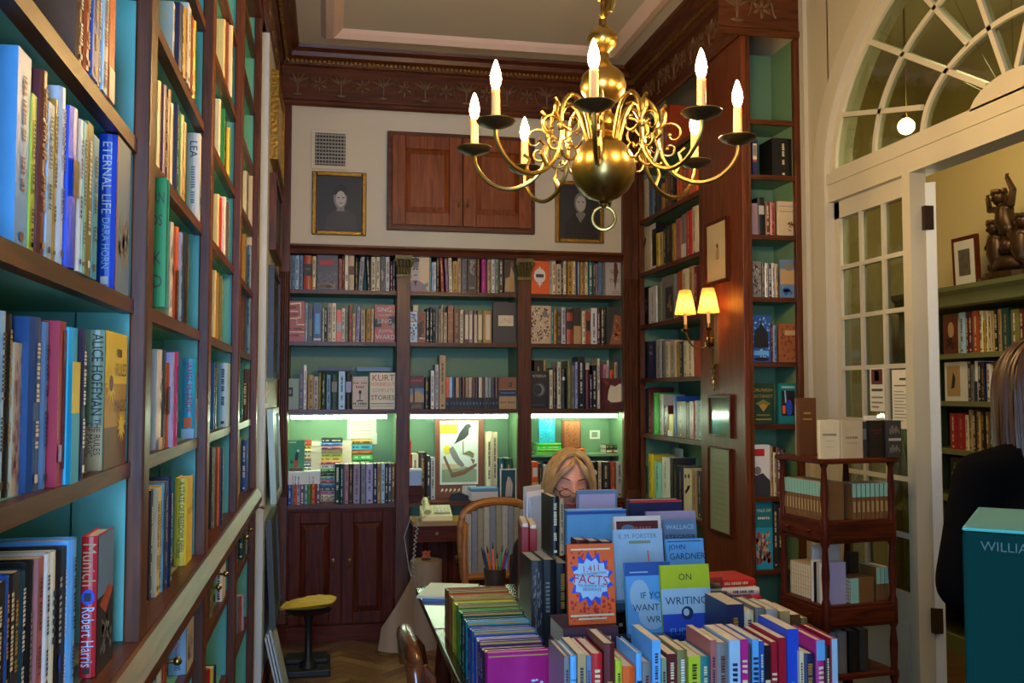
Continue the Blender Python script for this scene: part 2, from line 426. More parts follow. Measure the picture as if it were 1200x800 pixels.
# cornice: crown, frieze board, carved ornament and bead row for each run
def cornice(name, p, q, n, label):
    o = struct(MB().build(name, None)) if False else None
    p, q, n = Vector(p), Vector(q), Vector(n)
    mb = MB()
    frame_strip(mb, [(0, ZF-ZC), (.012, ZF-ZC), (.022, ZF-ZC+.01), (.022, ZF-ZC+.03), (.012, ZF-ZC+.04), (.012, -.11), (.03, -.10), (.04, -.08), (.075, -.06), (.085, -.035), (.12, -.02), (.125, 0), (0, 0)], p, q, n, ZC)
    root = struct(mb.build(name, WOOD('x' if abs(n.y) > .5 else 'y')), label)
    L = (q-p).length; d = (q-p).normalized()
    bd = MB(); m = int(L/.028)
    for i in range(m):
        c = p+d*((i+.5)*.028)+n*.05
        bd.box(-.008, .008, -.008, .008, -.01, .01, Matrix.Translation((c.x, c.y, ZC-.088)))
    b2 = bd.build('bead_row', GOLD(), root); b2['kind'] = 'stuff'
    cv = MB(); i = 0; s = .10
    while s < L-.1:                    # acanthus and urn motifs in low relief
        c = p+d*s+n*.012; ang = math.atan2(d.y, d.x)
        M = Matrix.Translation((c.x, c.y, ZC-.215)) @ Matrix.Rotation(ang, 4, 'Z')
        sg = -1 if (d.x*n.y-d.y*n.x) < 0 else 1
        if i % 2 == 0:
            cv.ell((0, 0, .0), (.012, .010, .065), 8, 5, M)
            for a in (-62, -34, 34, 62):
                M2 = M @ Matrix.Rotation(R(a), 4, 'Y') @ Matrix.Translation((0, 0, .04))
                cv.ell((0, 0, 0), (.012, .009, .045), 6, 4, M2)
            cv.ell((0, 0, -.07), (.04, .01, .012), 8, 4, M)
        else:
            for a in range(0, 360, 60):
                M2 = M @ Matrix.Rotation(R(a), 4, 'Y') @ Matrix.Translation((0, 0, .03))
                cv.ell((0, 0, 0), (.011, .008, .026), 6, 4, M2)
            for sx in (-.075, .075):
                cv.tube([M @ Vector((sx*(.4+.6*t), 0, .05*math.sin(t*5))) for t in (0, .25, .5, .75, 1)], .006, 5)
        i += 1; s += .135
    c2 = cv.build('carved_ornament', mat('carved_mahogany', (96, 66, 38), .45, var=.3, scale=30), root, smooth=True); c2['kind'] = 'stuff'
    return root
cornice('trim_3', (-.305, YB-.01), (XR, YB-.01), (0, -1), 'carved mahogany cornice with beading above the back wall')
cornice('trim_4', (XL, .8), (XL, 6.09), (1, 0), 'carved mahogany cornice above the left bookcase')
cornice('trim_5', (XR, YC-.0), (XR, YB), (-1, 0), 'carved mahogany cornice above the right bookcase')
cornice('trim_6', (XR-.12, YC), (XW, YC), (0, -1), 'short carved cornice above the narrow end shelves')

# ================================================================ LEFT BOOKCASE
POSTS = [.905, 1.825, 2.735, 3.64, 4.54]
LZ = [.22, .53, .83, 1.11, 1.425, 1.715, 2.005, 2.29, 2.575, 2.86, 3.13]
lb = thing('bookcase', 'tall mahogany bookcase with teal painted interior along the left wall', 'bookcase', (XL, 2.7, 0))
MB().box(XLB, XLB+.015, .8, 4.62, 0, ZF).build('back_panel', DAYLITP(), lb)
MB().box(XLB, XL, .8, 4.62, 0, .14).build('plinth', WOOD('y'), lb)
MB().box(XLB, XL, .8, 4.62, ZF-.06, ZF).build('top_rail', WOOD('y'), lb)
for y in POSTS:
    po = MB().box(XL-.03, XL, y-.030, y+.030, .14, ZF-.06).build('post', WOOD('z'), lb, bevel=.004)
    MB().box(XLB+.015, XL-.125, y-.014, y+.014, .14, ZF-.06).build('inner_panel', DAYLITP(), po)
    MB().box(XL-.12, XL-.03, y-.020, y+.020, .14, ZF-.06).build('side_board', DAYLITP(), po)
for i in range(4):
    y0, y1 = POSTS[i]+.021, POSTS[i+1]-.021
    for z in LZ:
        if z == 1.11: continue
        sh = MB().box(XLB+.016, XL-.046, y0, y1, z-.024, z).build('shelf', DAYLITP(), lb)
        MB().box(XL-.045, XL-.022, y0-.0, y1+.0, z-.026, z).build('shelf_edge', WOOD('y'), sh)
    led = MB().box(XLB+.016, XL-.046, y0, y1, 1.085, 1.11).build('shelf', mat('worn_shelf_top', (150, 152, 128), .25, var=.1), lb)
    mb = MB(); mb.prism([(XL-.045, 1.11), (XL-.02, 1.11), (XL+.03, 1.075), (XL+.03, 1.05), (XL+.012, 1.035), (XL-.045, 1.035)], y0-.07, y1+.07, 'y')
    MB().prism([(XL+.001, 1.11), (XL+.008, 1.107), (XL+.03, 1.075), (XL+.03, 1.05), (XL+.012, 1.035), (XL+.001, 1.035)], POSTS[i], POSTS[i+1], 'y').build('ledge_moulding', WOOD('y'), lb)
    MB().box(XL-.045, XL, y0, y1, 1.035, 1.11).build('ledge_rail', WOOD('y'), lb)
    for yk in (POSTS[i]+.16, POSTS[i+1]-.03):
        k = MB().tube([(XL+.0, yk, 1.022), (XL+.03, yk, 1.022)], .004, 8)
        k.ell((XL+.036, yk, 1.022), (.009, .009, .009), 10, 6); k.lathe([(.0, 0), (.012, 0), (.012, .004), (0, .004)], 10, (0, 0, 0), Matrix.Translation((XL+.001, yk, 1.022)) @ Matrix.Rotation(R(90), 4, 'Y'))
        k.build('brass_knob', BRASS(), lb, smooth=True)

# ================================================================ BACK BOOKCASE
BX = [(-.305, -.239), (.429, .516), (1.217, 1.308), (1.937, 2.044)]
bb = thing('bookcase', 'built-in mahogany bookcase of three bays across the back wall', 'bookcase', (.9, YB, 0))
MB().box(-.26, 1.96, YBK, YBK+.015, 0, 2.46).build('back_panel', GREEN(), bb)
for i, (a, b) in enumerate(BX):
    top = ZF if i in (0, 3) else 2.42
    po = MB().box(a, b, YB-.02, YB+.02, .12, top).build('pilaster', WOOD('z'), bb, bevel=.003)
    if i in (0, 3):
        fm = MB(); n = 5; wd = (b-a)/n
        for q in range(n): fm.prism([(a+wd*q+.002, YB-.02), (a+wd*(q+1)-.002, YB-.02), (a+wd*(q+.5), YB-.028)], .9, 2.3, 'z')
        fm.build('fluting', WOOD('z'), po)
    pa, pb = (a, b) if 0 < i < 3 else ((a+b)/2-.001, (a+b)/2+.001)
    if i == 0: pa, pb = a, b
    if i == 3: pa, pb = a, b
    MB().box(pa, pb, YB+.02, YBK, .12, 2.44).build('partition', GREEN(), po)
    MB().box(a-.01, min(b+.01, XR-.001), YB-.04, YB+.02, 0, .12).build('plinth_block', DWOOD('x'), po)
    if 0 < i < 3:
        cp = MB(); cx = (a+b)/2
        cp.box(a-.012, b+.012, YB-.045, YB+.0, 2.395, 2.42).box(a-.004, b+.004, YB-.032, YB, 2.28, 2.30)
        for q in range(5):
            xx = a+(b-a)*(q+.5)/5
            cp.ell((xx, YB-.026, 2.325), (.011, .012, .03), 7, 5)
            cp.ell((xx+(xx-cx)*.25, YB-.032, 2.368), (.012, .014, .028), 7, 5)
        for sx in (-1, 1): cp.ell((cx+sx*.05, YB-.035, 2.385), (.018, .016, .018), 8, 6)
        cp.build('capital', mat('tarnished_gilt_green', (92, 84, 40), .5, .3, var=.4, scale=40), po, smooth=True)
mb = MB(); frame_strip(mb, [(0, 0), (.05, 0), (.05, -.012), (.03, -.03), (.02, -.055), (0, -.055)], (-.239, YB+.0), (1.937, YB+.0), (0, -1), 2.475)
mb.box(-.239, 1.937, YB, YBK, 2.42, 2.475)
mb.build('top_moulding', WOOD('x'), bb)
BAYS = [(-.239, .429), (.516, 1.217), (1.308, 1.937)]
BZ = [2.195, 1.866, 1.437, .845]
for i, (a, b) in enumerate(BAYS):
    for z in BZ:
        d0 = YB+.012
        if z == .845: d0 = YB-.01
        sh = MB().box(a, b, d0+.02, YBK, z-.022, z).build('shelf', GREEN() if z != .845 else WOOD('x'), bb)
        MB().box(a, b, d0, d0+.02, z-.026, z).build('shelf_edge', WOOD('x'), sh)
# lower cupboard doors (left bay)
def panel_door(mb_name, x0, x1, y, z0, z1, parent, wm, knob_x, knob_z, fw=.07, knob=True):
    d = MB()
    d.box(x0, x0+fw, y, y+.025, z0, z1).box(x1-fw, x1, y, y+.025, z0, z1).box(x0+fw, x1-fw, y, y+.025, z0, z0+fw).box(x0+fw, x1-fw, y, y+.025, z1-fw, z1)
    o = d.build(mb_name, wm('z'), parent, bevel=.004)
    p = MB(); a, b, c, e = x0+fw, x1-fw, z0+fw, z1-fw; g = .035
    p.quad((a,y+.018,c),(b,y+.018,c),(b-g,y+.004,c+g),(a+g,y+.004,c+g)); p.quad((b,y+.018,c),(b,y+.018,e),(b-g,y+.004,e-g),(b-g,y+.004,c+g))
    p.quad((b,y+.018,e),(a,y+.018,e),(a+g,y+.004,e-g),(b-g,y+.004,e-g)); p.quad((a,y+.018,e),(a,y+.018,c),(a+g,y+.004,c+g),(a+g,y+.004,e-g))
    p.quad((a+g,y+.004,c+g),(b-g,y+.004,c+g),(b-g,y+.004,e-g),(a+g,y+.004,e-g)); p.box(a, b, y+.019, y+.024, c, e)
    p.build('raised_panel', wm('z'), o)
    if knob:
        k = MB().lathe([(0,0),(.011,0),(.011,.003),(.004,.006),(.004,.012),(0,.013)], 10, M=Matrix.Translation((knob_x, y, knob_z)) @ Matrix.Rotation(R(90), 4, 'X'))
        k.lathe([(0,-.05),(.006,-.045),(.008,-.035),(.003,-.022),(.002,-.004),(0,0)], 8, (knob_x, y-.012, knob_z))
        k.build('drop_pull', BRASS(), o, smooth=True)
    return o
a, b = BAYS[0]
MB().box(a, b, YB+.002, YB+.02, .10, .82).build('cupboard_frame', DWOOD('x'), bb)
MB().box(a-.02, b+.02, YB-.02, YB+.02, .0, .10).build('skirting', DWOOD('x'), bb)
mid = (a+b)/2
panel_door('cupboard_door', a+.012, mid-.004, YB-.022, .11, .80, bb, DWOOD, mid-.05, .50)
panel_door('cupboard_door', mid+.004, b-.012, YB-.022, .11, .80, bb, DWOOD, mid+.05, .50)
for xh in (a+.008, b-.008):
    for zh in (.24, .68):
        MB().tube([(xh, YB-.026, zh-.02), (xh, YB-.026, zh+.02)], .004, 8).build('hinge', BRASS(), bb, smooth=True)
# drop-front desk in the middle bay and cupboards in the right bay
a, b = BAYS[1]
MB().box(a, b, 5.80, YB-.0, .735, .76).build('desk_flap', mat('worn_desk_top', (150, 118, 64), .35, var=.2, scale=12), bb)
MB().box(a, b, 5.80, 5.815, .64, .735).build('drawer_front', DWOOD('x'), bb)
MB().lathe([(0,0),(.010,0),(.010,.003),(0,.003)], 12, M=Matrix.Translation((.66, 5.80, .69)) @ Matrix.Rotation(R(90), 4, 'X')).build('keyhole_plate', BRASS(), bb)
MB().box(a, b, YB-.0, YB+.02, .10, .735).build('cupboard_frame', DWOOD('x'), bb)
mid = (a+b)/2
panel_door('cupboard_door', a+.012, mid-.004, YB-.022, .11, .72, bb, DWOOD, mid-.05, .50)
panel_door('cupboard_door', mid+.004, b-.012, YB-.022, .11, .72, bb, DWOOD, mid+.05, .50)
MB().box(a, b, YB-.02, YB+.02, .0, .10).build('skirting', DWOOD('x'), bb)
a, b = BAYS[2]; mid = (a+b)/2
MB().box(a, b, YB+.002, YB+.02, .10, .82).build('cupboard_frame', DWOOD('x'), bb)
panel_door('cupboard_door', a+.012, mid-.004, YB-.022, .11, .80, bb, DWOOD, mid-.05, .50)
panel_door('cupboard_door', mid+.004, b-.012, YB-.022, .11, .80, bb, DWOOD, mid+.05, .50)
MB().box(a, b, YB-.02, YB+.02, .0, .10).build('skirting', DWOOD('x'), bb)
MB().box(a, b, YB+.10, YBK, 1.115, 1.13).build('half_shelf', GREEN(), bb)
# fluorescent tubes under the third shelf
for i, (a, b) in enumerate(BAYS):
    wch = ['left', 'middle', 'right'][i]
    t = thing('strip_light', 'glowing white fluorescent strip under the lowest shelf of the %s back bay' % wch, 'strip light', ((a+b)/2, YB+.05, 1.41), 'fluorescent strips under the back shelves')
    xe = b-.05 if i < 2 else b-.02
    MB().box(a+.01, xe, YB+.035, YB+.085, 1.400, 1.4105).build('fitting', TRIMW(), t)
    MB().tube([(a+.015, YB+.06, 1.388), (xe-.005, YB+.06, 1.388)], .0115, 10).build('tube', mat('tube_glow', (255,255,255), .5, emit=(226, 255, 214), estr=38), t, smooth=True)
# double cupboard above the bookcase
uc = thing('wall_cupboard', 'mahogany double-door cupboard with raised panels high on the back wall', 'cupboard', (.75, YB, 2.58))
p0, p1 = on_y(454, 149, YB-.0), on_y(626, 270, YB-.0)
x0, x1, z0, z1 = p0.x, p1.x, 2.585, 3.225
MB().box(x0, x1, YB-.03, YB+.014, z0, z1).build('frame', WOOD('x'), uc, bevel=.004)
mid = (x0+x1)/2
for (u, v, kx) in ((x0+.03, mid-.003, mid-.03), (mid+.003, x1-.03, mid+.03)):
    panel_door('cupboard_door', u, v, YB-.055, z0+.03, z1-.03, uc, lambda ax: woodmat('warm_mahogany_'+ax, (98, 44, 16), (146, 78, 32), ax), kx, z0+.2, fw=.085)
# vent grille
vg = thing('air_vent', 'square white air vent with dark grille on the back wall', 'vent', (0, YB, 2.95))
p0, p1 = on_y(364, 197, YB), on_y(408, 153, YB)
MB().box(p0.x, p1.x, YB+.004, YB+.0145, p0.z, p1.z).build('frame', WHITE(), vg, bevel=.003)
q0, q1 = on_y(369, 193, YB), on_y(405, 157, YB)
MB().box(q0.x, q1.x, YB+.001, YB+.0035, q0.z, q1.z).build('opening', BLACK(), vg)
n = 9
for k in range(n):
    z = q0.z+(q1.z-q0.z)*(k+.5)/n
    MB().box(q0.x, q1.x, YB-.004, YB+.0008, z-.004, z+.004).build('slat', mat('grille_grey', (150, 146, 132), .5), vg)
for k in range(10):
    x = q0.x+(q1.x-q0.x)*(k+.5)/10
    MB().box(x-.0025, x+.0025, YB-.006, YB-.0042, q0.z, q1.z).build('grille_bar', mat('grille_grey', (150, 146, 132), .5), vg)
# ================================================================ RIGHT BOOKCASE (faces the room) AND END SHELVES
RZ = [on_x(785, y, XR).z for y in (240, 307, 374, 442, 512)]
YP = 4.98
rb = thing('bookcase', 'mahogany bookcase with dark green interior along the right wall', 'bookcase', (XR, 5.5, 0))
MB().box(2.33, 2.345, YC+.28, YB+.02, 0, ZF).build('back_panel', GREEN(), rb)
MB().box(XR, 2.33, YB+.002, YB+.02, 0, ZF).build('end_panel', GREEN(), rb)
MB().box(XR, XR+.03, YC, YP, 0, ZF).build('panelled_pier', woodmat('pier_mahogany', (78, 32, 14), (124, 62, 26), 'z'), rb, bevel=.003)
MB().box(XR+.03, 2.33, YP-.03, YP-.005, 0, ZF).build('inner_panel', GREEN(), rb)
MB().box(XR, XR+.035, YP-.005, YP+.03, 0, ZF).build('stile', WOOD('z'), rb)
MB().box(XR, XR+.035, YB-.045, YB-.0, 0, ZF).build('stile', WOOD('z'), rb)
RZ2 = [3.04] + RZ + [.83, .48, .12]
for z in RZ2:
    sh = MB().box(XR+.03, 2.33, YP-.004, YB, z-.022, z).build('shelf', GREEN(), rb)
    MB().box(XR+.004, XR+.03, YP+.03, YB-.045, z-.026, z).build('shelf_edge', WOOD('y'), sh)
eb = thing('bookcase', 'narrow end bookcase with face-out books beside the white doorway', 'bookcase', (2.2, YC, 0))
MB().box(XR+.031, XW-.005, YC+.255, YC+.27, 0, ZF).build('back_panel', GREEN(), eb)
MB().box(XR+.031, XR+.045, YC+.03, YC+.255, 0, ZF).build('side_panel', GREEN(), eb)
MB().box(2.335, 2.377, YC+.03, YC+.255, 0, ZF).build('side_panel', GREEN(), eb)
MB().box(2.335, 2.379, YC, YC+.03, 0, ZF).build('stile', WOOD('z'), eb, bevel=.003)
MB().box(XR+.031, XR+.05, YC+.002, YC+.03, 0, ZF).build('stile', WOOD('z'), eb)
EZ = [on_y(905, y, YC).z for y in (140, 205, 275, 348, 424, 497, 582, 668)] + [.3]
for z in EZ:
    sh = MB().box(XR+.046, 2.334, YC+.03, YC+.254, z-.02, z).build('shelf', GREEN(), eb)
    MB().box(XR+.0505, 2.3345, YC+.006, YC+.029, z-.024, z).build('shelf_edge', WOOD('x'), sh)

# ================================================================ WHITE WALL WITH FANLIGHT DOORWAY
FY, FZ = 2.95, 2.60          # fanlight centre
def ell_pt(a, b, th): return (FY+a*math.cos(th), FZ+b*math.sin(th))
def ell_ring(mb, a0, b0, a1, b1, x0, x1, n=36, t0=0, t1=math.pi):
    for i in range(n):
        A, B = t0+(t1-t0)*i/n, t0+(t1-t0)*(i+1)/n
        mb.prism([ell_pt(a0, b0, A), ell_pt(a1, b1, A), ell_pt(a1, b1, B), ell_pt(a0, b0, B)], x0, x1, 'x')
mb = MB()
mb.box(XW, XW+.12, 4.24, 6.6, 0, ZC).box(XW, XW+.12, -.35, 1.66, 0, ZC)
n = 40
for i in range(n):
    A, B = math.pi*i/n, math.pi*(i+1)/n
    pa, pb = ell_pt(1.24, .85, A), ell_pt(1.24, .85, B)
    pa = (min(max(pa[0], 1.66), 4.24), pa[1]); pb = (min(max(pb[0], 1.66), 4.24), pb[1])
    mb.prism([pa, (pa[0], ZC), (pb[0], ZC), pb], XW, XW+.12, 'x')
mb.box(XW, XW+.12, 4.18, 4.24, FZ, ZC).box(XW, XW+.12, 1.66, 1.72, FZ, ZC)
struct(mb.build('wall_right', mat('beige_wall_paint', (180, 172, 148), .6, var=.04, scale=2)))
mb = MB(); ell_ring(mb, 1.235, .845, 1.28, .89, XW-.03, XW+.02); ell_ring(mb, 1.28, .89, 1.37, .97, XW-.016, XW+.02)
mb.box(XW-.03, XW+.02, 4.185, 4.23, 0, FZ).box(XW-.016, XW+.02, 4.23, 4.32, 0, FZ).box(XW-.03, XW+.02, 1.67, 1.715, 0, FZ)
mb.box(XW-.022, XW+.0, 4.385, 4.43, 0, ZC)
struct(mb.build('trim_7', TRIMW()))
mb = MB().box(XW-.02, XW+.10, 1.7, 4.245, 2.545, 2.60).box(XW-.012, XW+.10, 1.7, 4.245, 2.461, 2.545)
mb.box(XW-.012, XW+.063, 3.53, 3.585, 0, 2.461).box(XW-.012, XW+.063, 2.315, 2.37, 0, 2.461)
struct(mb.build('trim_8', TRIMW()))
# fanlight sash: structure window with glazing bars and separate panes
fan = MB(); ell_ring(fan, 1.195, .805, 1.236, .846, XW+.005, XW+.05)
fan.prism([ell_pt(.22, .10, math.pi*i/12) for i in range(13)], XW+.005, XW+.05, 'x')
fan.box(XW+.005, XW+.05, FY-1.2, FY+1.2, FZ, FZ+.02)
fw = struct(fan.build('window_2', TRIMW()), 'elliptical fanlight over the white doorway')
bars = MB(); ell_ring(bars, .86, .56, .884, .58, XW+.008, XW+.04); ell_ring(bars, .508, .29, .532, .31, XW+.008, XW+.04)
bars.build('glazing_bar', TRIMW(), fw)
SP = [((1.164, .318), (.509, .138)), ((.922, .557), (.096, .056)), ((.655, .71), (.218, .273)), ((.115, .404), (-.045, .083))]
SP = [((1.15, .27), (.52, .12)), ((.93, .555), (.13, .085)), ((.60, .70), (.22, .273)), ((.30, .80), (.03, .10))]
for sg in (1, -1):
    for (p, q) in SP:
        p, q = Vector((p[0]*sg, p[1])), Vector((q[0]*sg, q[1])); d = (p-q).normalized(); nn = Vector((-d.y, d.x))*.011
        MB().prism([(FY+(p+nn).x, FZ+(p+nn).y), (FY+(p-nn).x, FZ+(p-nn).y), (FY+(q-nn).x, FZ+(q-nn).y), (FY+(q+nn).x, FZ+(q+nn).y)], XW+.008, XW+.04, 'x').build('glazing_bar', TRIMW(), fw)
PG = glassmat('old_glass', (206, 212, 196), .05, .35, .12)
RINGS = [(.22, .10), (.52, .30), (.872, .57), (1.20, .81)]
for r in range(3):
    for i in range(8):
        A, B = math.pi*i/8, math.pi*(i+1)/8
        a0, b0 = RINGS[r]; a1, b1 = RINGS[r+1]
        pts = [ell_pt(a0, b0, A+(B-A)*k/4) for k in range(5)]+[ell_pt(a1, b1, B+(A-B)*k/4) for k in range(5)]
        MB().prism(pts, XW+.020, XW+.024, 'x').build('pane', PG, fw)
# side light: glazed leaf of 3 columns of panes
COLY = [3.585, 3.775, 3.985, 4.185]; ROWZ = [.70+.2375*k for k in range(8)]
sl = MB()
sl.box(XW+.02, XW+.06, 3.585, 3.61, 0, 2.461).box(XW+.02, XW+.06, 4.14, 4.245, 0, 2.461).box(XW+.02, XW+.06, 3.585, 4.24, 2.38, 2.47).box(XW+.02, XW+.06, 3.585, 4.19, 0, .70)
sl.box(XW+.012, XW+.02, 3.64, 4.11, .16, .58)
w2 = struct(sl.build('window_3', TRIMW()), 'glazed white side light beside the open door')
gy = [3.61, 3.785, 3.965, 4.14]; gz = [.70+(2.38-.70)*k/7 for k in range(8)]
for y in gy[1:3]: MB().box(XW+.022, XW+.05, y-.011, y+.011, .70, 2.38).build('glazing_bar', TRIMW(), w2)
for z in gz[1:7]: MB().box(XW+.0225, XW+.0495, 3.61, 4.14, z-.010, z+.010).build('glazing_bar', TRIMW(), w2)
for i in range(3):
    for j in range(7): MB().box(XW+.034, XW+.037, gy[i]+.005, gy[i+1]-.005, gz[j]+.005, gz[j+1]-.005).build('pane', PG, w2)
# open door leaf swung into the next room, hinges on the jamb
dl = MB().box(0, .70, 0, .04, .02, 2.42, Matrix.Translation((XW+.088, 3.500, 0)) @ Matrix.Rotation(R(57.5), 4, 'Z'))
BLUEW = mat('cool_white_paint', (196, 204, 208), .45, var=.04)
d1 = struct(dl.build('door_1', BLUEW, bevel=.003), 'white door standing open into the next room')
for z in (2.27, .62):
    h = MB().box(XW+.040, XW+.082, 3.505, 3.528, z-.05, z+.05).tube([(XW+.084, 3.514, z-.055), (XW+.084, 3.514, z+.055)], .008, 8)
    h.build('hinge', mat('dark_bronze_hinge', (52, 40, 32), .45, .6), d1)

# notices taped on the side light
def sheet(name, label, cat, X, px0, py0, px1, py1, m, kids=(), facing='x'):
    p, q = on_x(px0, py0, X), on_x(px1, py1, X); z0, z1 = q.z, (p.z+q.z)/2 if False else on_x((px0+px1)/2, py0, X).z
    t = thing(name, label, cat, (X, p.y, q.z))
    MB().box(X, X+.0012, q.y, p.y, z0, z1).build('paper', m, t)
    for (u0, v0, u1, v1, c) in kids:
        Y = lambda u: p.y+(q.y-p.y)*u
        MB().box(X-.0008, X-.0001, Y(u1), Y(u0), z0+(z1-z0)*v0, z0+(z1-z0)*v1).build('print', inkmat(c), t)
    return t
PAPER = mat('white_paper', (216, 212, 200), .7, var=.03)
rows = [(.1, .62-.055*k, .9 if k % 3 else .6, .635-.055*k, 'grey') for k in range(10)]
sheet('notice', 'white notice with small text taped to the side light glass', 'notice', XW+.018, 1045, 433, 1069, 503, PAPER, rows+[(.4, .82, .85, .86, 'charcoal'), (.1, .72, .85, .74, 'charcoal')])
sheet('flyer', 'narrow white flyer with a dark red portrait picture on the side light', 'flyer', XW+.018, 1019, 431, 1037, 482, PAPER,
      [(.12, .62, .88, .97, 'maroon'), (.35, .70, .65, .93, 'beige'), (.12, .46, .88, .52, 'charcoal'), (.12, .30, .88, .34, 'grey'), (.12, .18, .88, .22, 'grey'), (.12, .08, .6, .12, 'grey')])

# ================================================================ NEXT ROOM
YWALL = mat('yellow_cream_wall', (212, 196, 146), .6, var=.05, scale=2)
struct(MB().box(4.0, 4.1, 1.0, 6.6, 0, ZC).build('wall_next_room', YWALL))
struct(MB().box(XW+.12, 4.0, 1.0, 1.1, 0, ZC).build('wall_next_room_front', YWALL))
struct(MB().box(XW+.12, 4.0, 5.86, 5.95, 0, ZC).build('wall_next_room_back', YWALL))
OLIVE = mat('olive_green_paint', (112, 116, 72), .5, var=.08)
XN = 3.66
nb = thing('bookcase', 'olive painted bookcase with moulded top in the next room', 'bookcase', (3.8, 4.6, 0))
MB().box(3.97, 3.985, 3.2, 5.6, 0, 2.08).build('back_panel', mat('dark_olive', (60, 62, 40), .6), nb)
mb = MB(); frame_strip(mb, [(.06, 2.17), (.055, 2.145), (.03, 2.12), (.02, 2.06), (0, 2.05), (-.33, 2.05), (-.33, 2.17)], (XN, 3.2), (XN, 5.6), (-1, 0), 0)
mb.build('moulded_top', OLIVE, nb)
for y in (3.2, 5.56): MB().box(XN, 3.97, y, y+.04, 0, 2.05).build('side', OLIVE, nb)
NZ = [1.775, 1.493, 1.206, .924, .62, .32]
for z in NZ: MB().box(XN, 3.97, 3.24, 5.56, z-.03, z).build('shelf', OLIVE, nb)
MB().box(XN+.02, 3.97, 3.24, 5.56, 0, .10).build('plinth', OLIVE, nb)
# framed photograph on its top
p, q = on_x(1107, 277, 3.78), on_x(1136, 330, 3.78)
pf = thing('picture_frame', 'small dark framed photograph standing on the olive bookcase', 'picture', (3.78, (p.y+q.y)/2, 2.17))
M = Matrix.Translation((3.84, (p.y+q.y)/2, 2.172)) @ Matrix.Rotation(R(-2), 4, 'Y')
wd, hh = abs(p.y-q.y)/2*1.05, .33
MB().box(0, .02, -wd, wd, 0, hh, M).build('frame', DWOOD('z'), pf)
MB().box(-.002, -.0002, -wd+.025, wd-.025, .025, hh-.025, M).build('mat_board', PAPER, pf)
MB().box(-.004, -.0022, -wd*.45, wd*.45, .09, hh-.08, M).build('photograph', mat('grey_photo', (84, 80, 74), .6, var=.8, scale=30), pf)

# bronze group of putti on the bookcase top
st = thing('statue', 'dark bronze sculpture of three putti on the next room bookcase', 'statue', (3.78, 4.75, 2.17))
BRZ = mat('dark_bronze', (66, 46, 28), .38, .7, var=.5, scale=18)
c = on_x(1182, 326, 3.80)
sx, sy, sz = 3.80, c.y, 2.171
base = MB()
base.prism([(sx+.13*math.cos(a*.3927)*1.0, sy+.20*math.sin(a*.3927)) for a in range(16)], sz, sz+.03, 'z')
base.prism([(sx+.11*math.cos(a*.3927), sy+.17*math.sin(a*.3927)) for a in range(16)], sz+.03, sz+.055, 'z')
base.build('plinth', BRZ, st)
S = lambda y, z, x=0: (sx+x, sy-y, sz+z)        # y to the viewer's right
fg = MB()
def limb(m, pts, rs): 
    m.tube([S(*p) for p in pts], rs, 8)
    for p, r in zip(pts, rs): m.ell(S(*p), (r, r, r), 8, 6)
def putto(name, hip, sh, head, arms, legs, k=1.0):
    m = MB()
    m.tube([S(*hip), S(hip[0]*.6+sh[0]*.4, hip[1]*.6+sh[1]*.4, -.01), S(*sh)], [.052*k, .058*k, .048*k], 10)
    m.ell(S(*hip), (.055*k, .055*k, .05*k), 10, 7); m.ell(S(*sh), (.048*k, .058*k, .035*k), 10, 7)
    m.tube([S(*sh), S(*head)], [.024*k, .022*k], 8)
    m.ell(S(head[0], head[1]+.025*k), (.046*k, .042*k, .05*k), 12, 8)
    rr = random.Random(3)
    for q in range(14):                         # curls
        a = rr.random()*6.28; m.ell(S(head[0]+.036*k*math.cos(a), head[1]+.05*k+.016*rr.random(), .036*k*math.sin(a)), (.016*k,)*3, 6, 4)
    m.ell(S(head[0]-.01, head[1]+.015*k, -.045*k), (.012*k, .009*k, .012*k), 6, 4)
    for a in arms:
        limb(m, a, [.024*k, .019*k, .013*k]); e = a[-1]
        for f in range(4): m.tube([S(*e), S(e[0]+.008*(f-1.5), e[1]+.022, .0)], .004, 5)
    for l in legs: limb(m, l, [.038*k, .03*k, .02*k, .014*k][:len(l)]); 
    for l in legs:
        e = l[-1]; m.ell(S(e[0]-.015, e[1]-.004), (.014, .03, .011), 8, 5)
    return m.build(name, BRZ, st, smooth=True)
putto('putto', (0.01, .30), (-.02, .42), (-.055, .47), [[(-.06, .43), (-.14, .44), (-.155, .51)], [(.03, .44), (.055, .52), (.01, .60)]], [[(0, .28), (.01, .20), (.03, .12)], [(.03, .28), (.07, .2), (.05, .12)]])
putto('putto', (-.07, .12), (-.09, .26), (-.10, .30), [[(-.13, .26), (-.17, .22), (-.15, .27)], [(-.05, .26), (.01, .22), (.05, .24)]], [[(-.08, .11), (-.13, .10), (-.10, .045), (-.06, .06)], [(-.05, .11), (-.03, .08), (-.0, .06)]])
putto('putto', (.12, .13), (.11, .26), (.13, .30), [[(.07, .26), (.04, .2), (.06, .15)], [(.15, .26), (.2, .22), (.17, .18)]], [[(.11, .12), (.06, .10), (.03, .06)], [(.14, .12), (.16, .08), (.12, .06)]])
gl = MB().ell(S(.03, .2, -.02), (.05, .05, .05), 14, 10); gl.ell(S(.02, .10), (.08, .12, .06), 12, 8)
for k in range(10):
    gl.tube([S(.08+.01*k, .25+.012*(k % 4), .02), S(.10+.012*k, .31+.01*(k % 3), .01)], [.008, .002], 5)
gl.build('rocky_mound', BRZ, st, smooth=True)

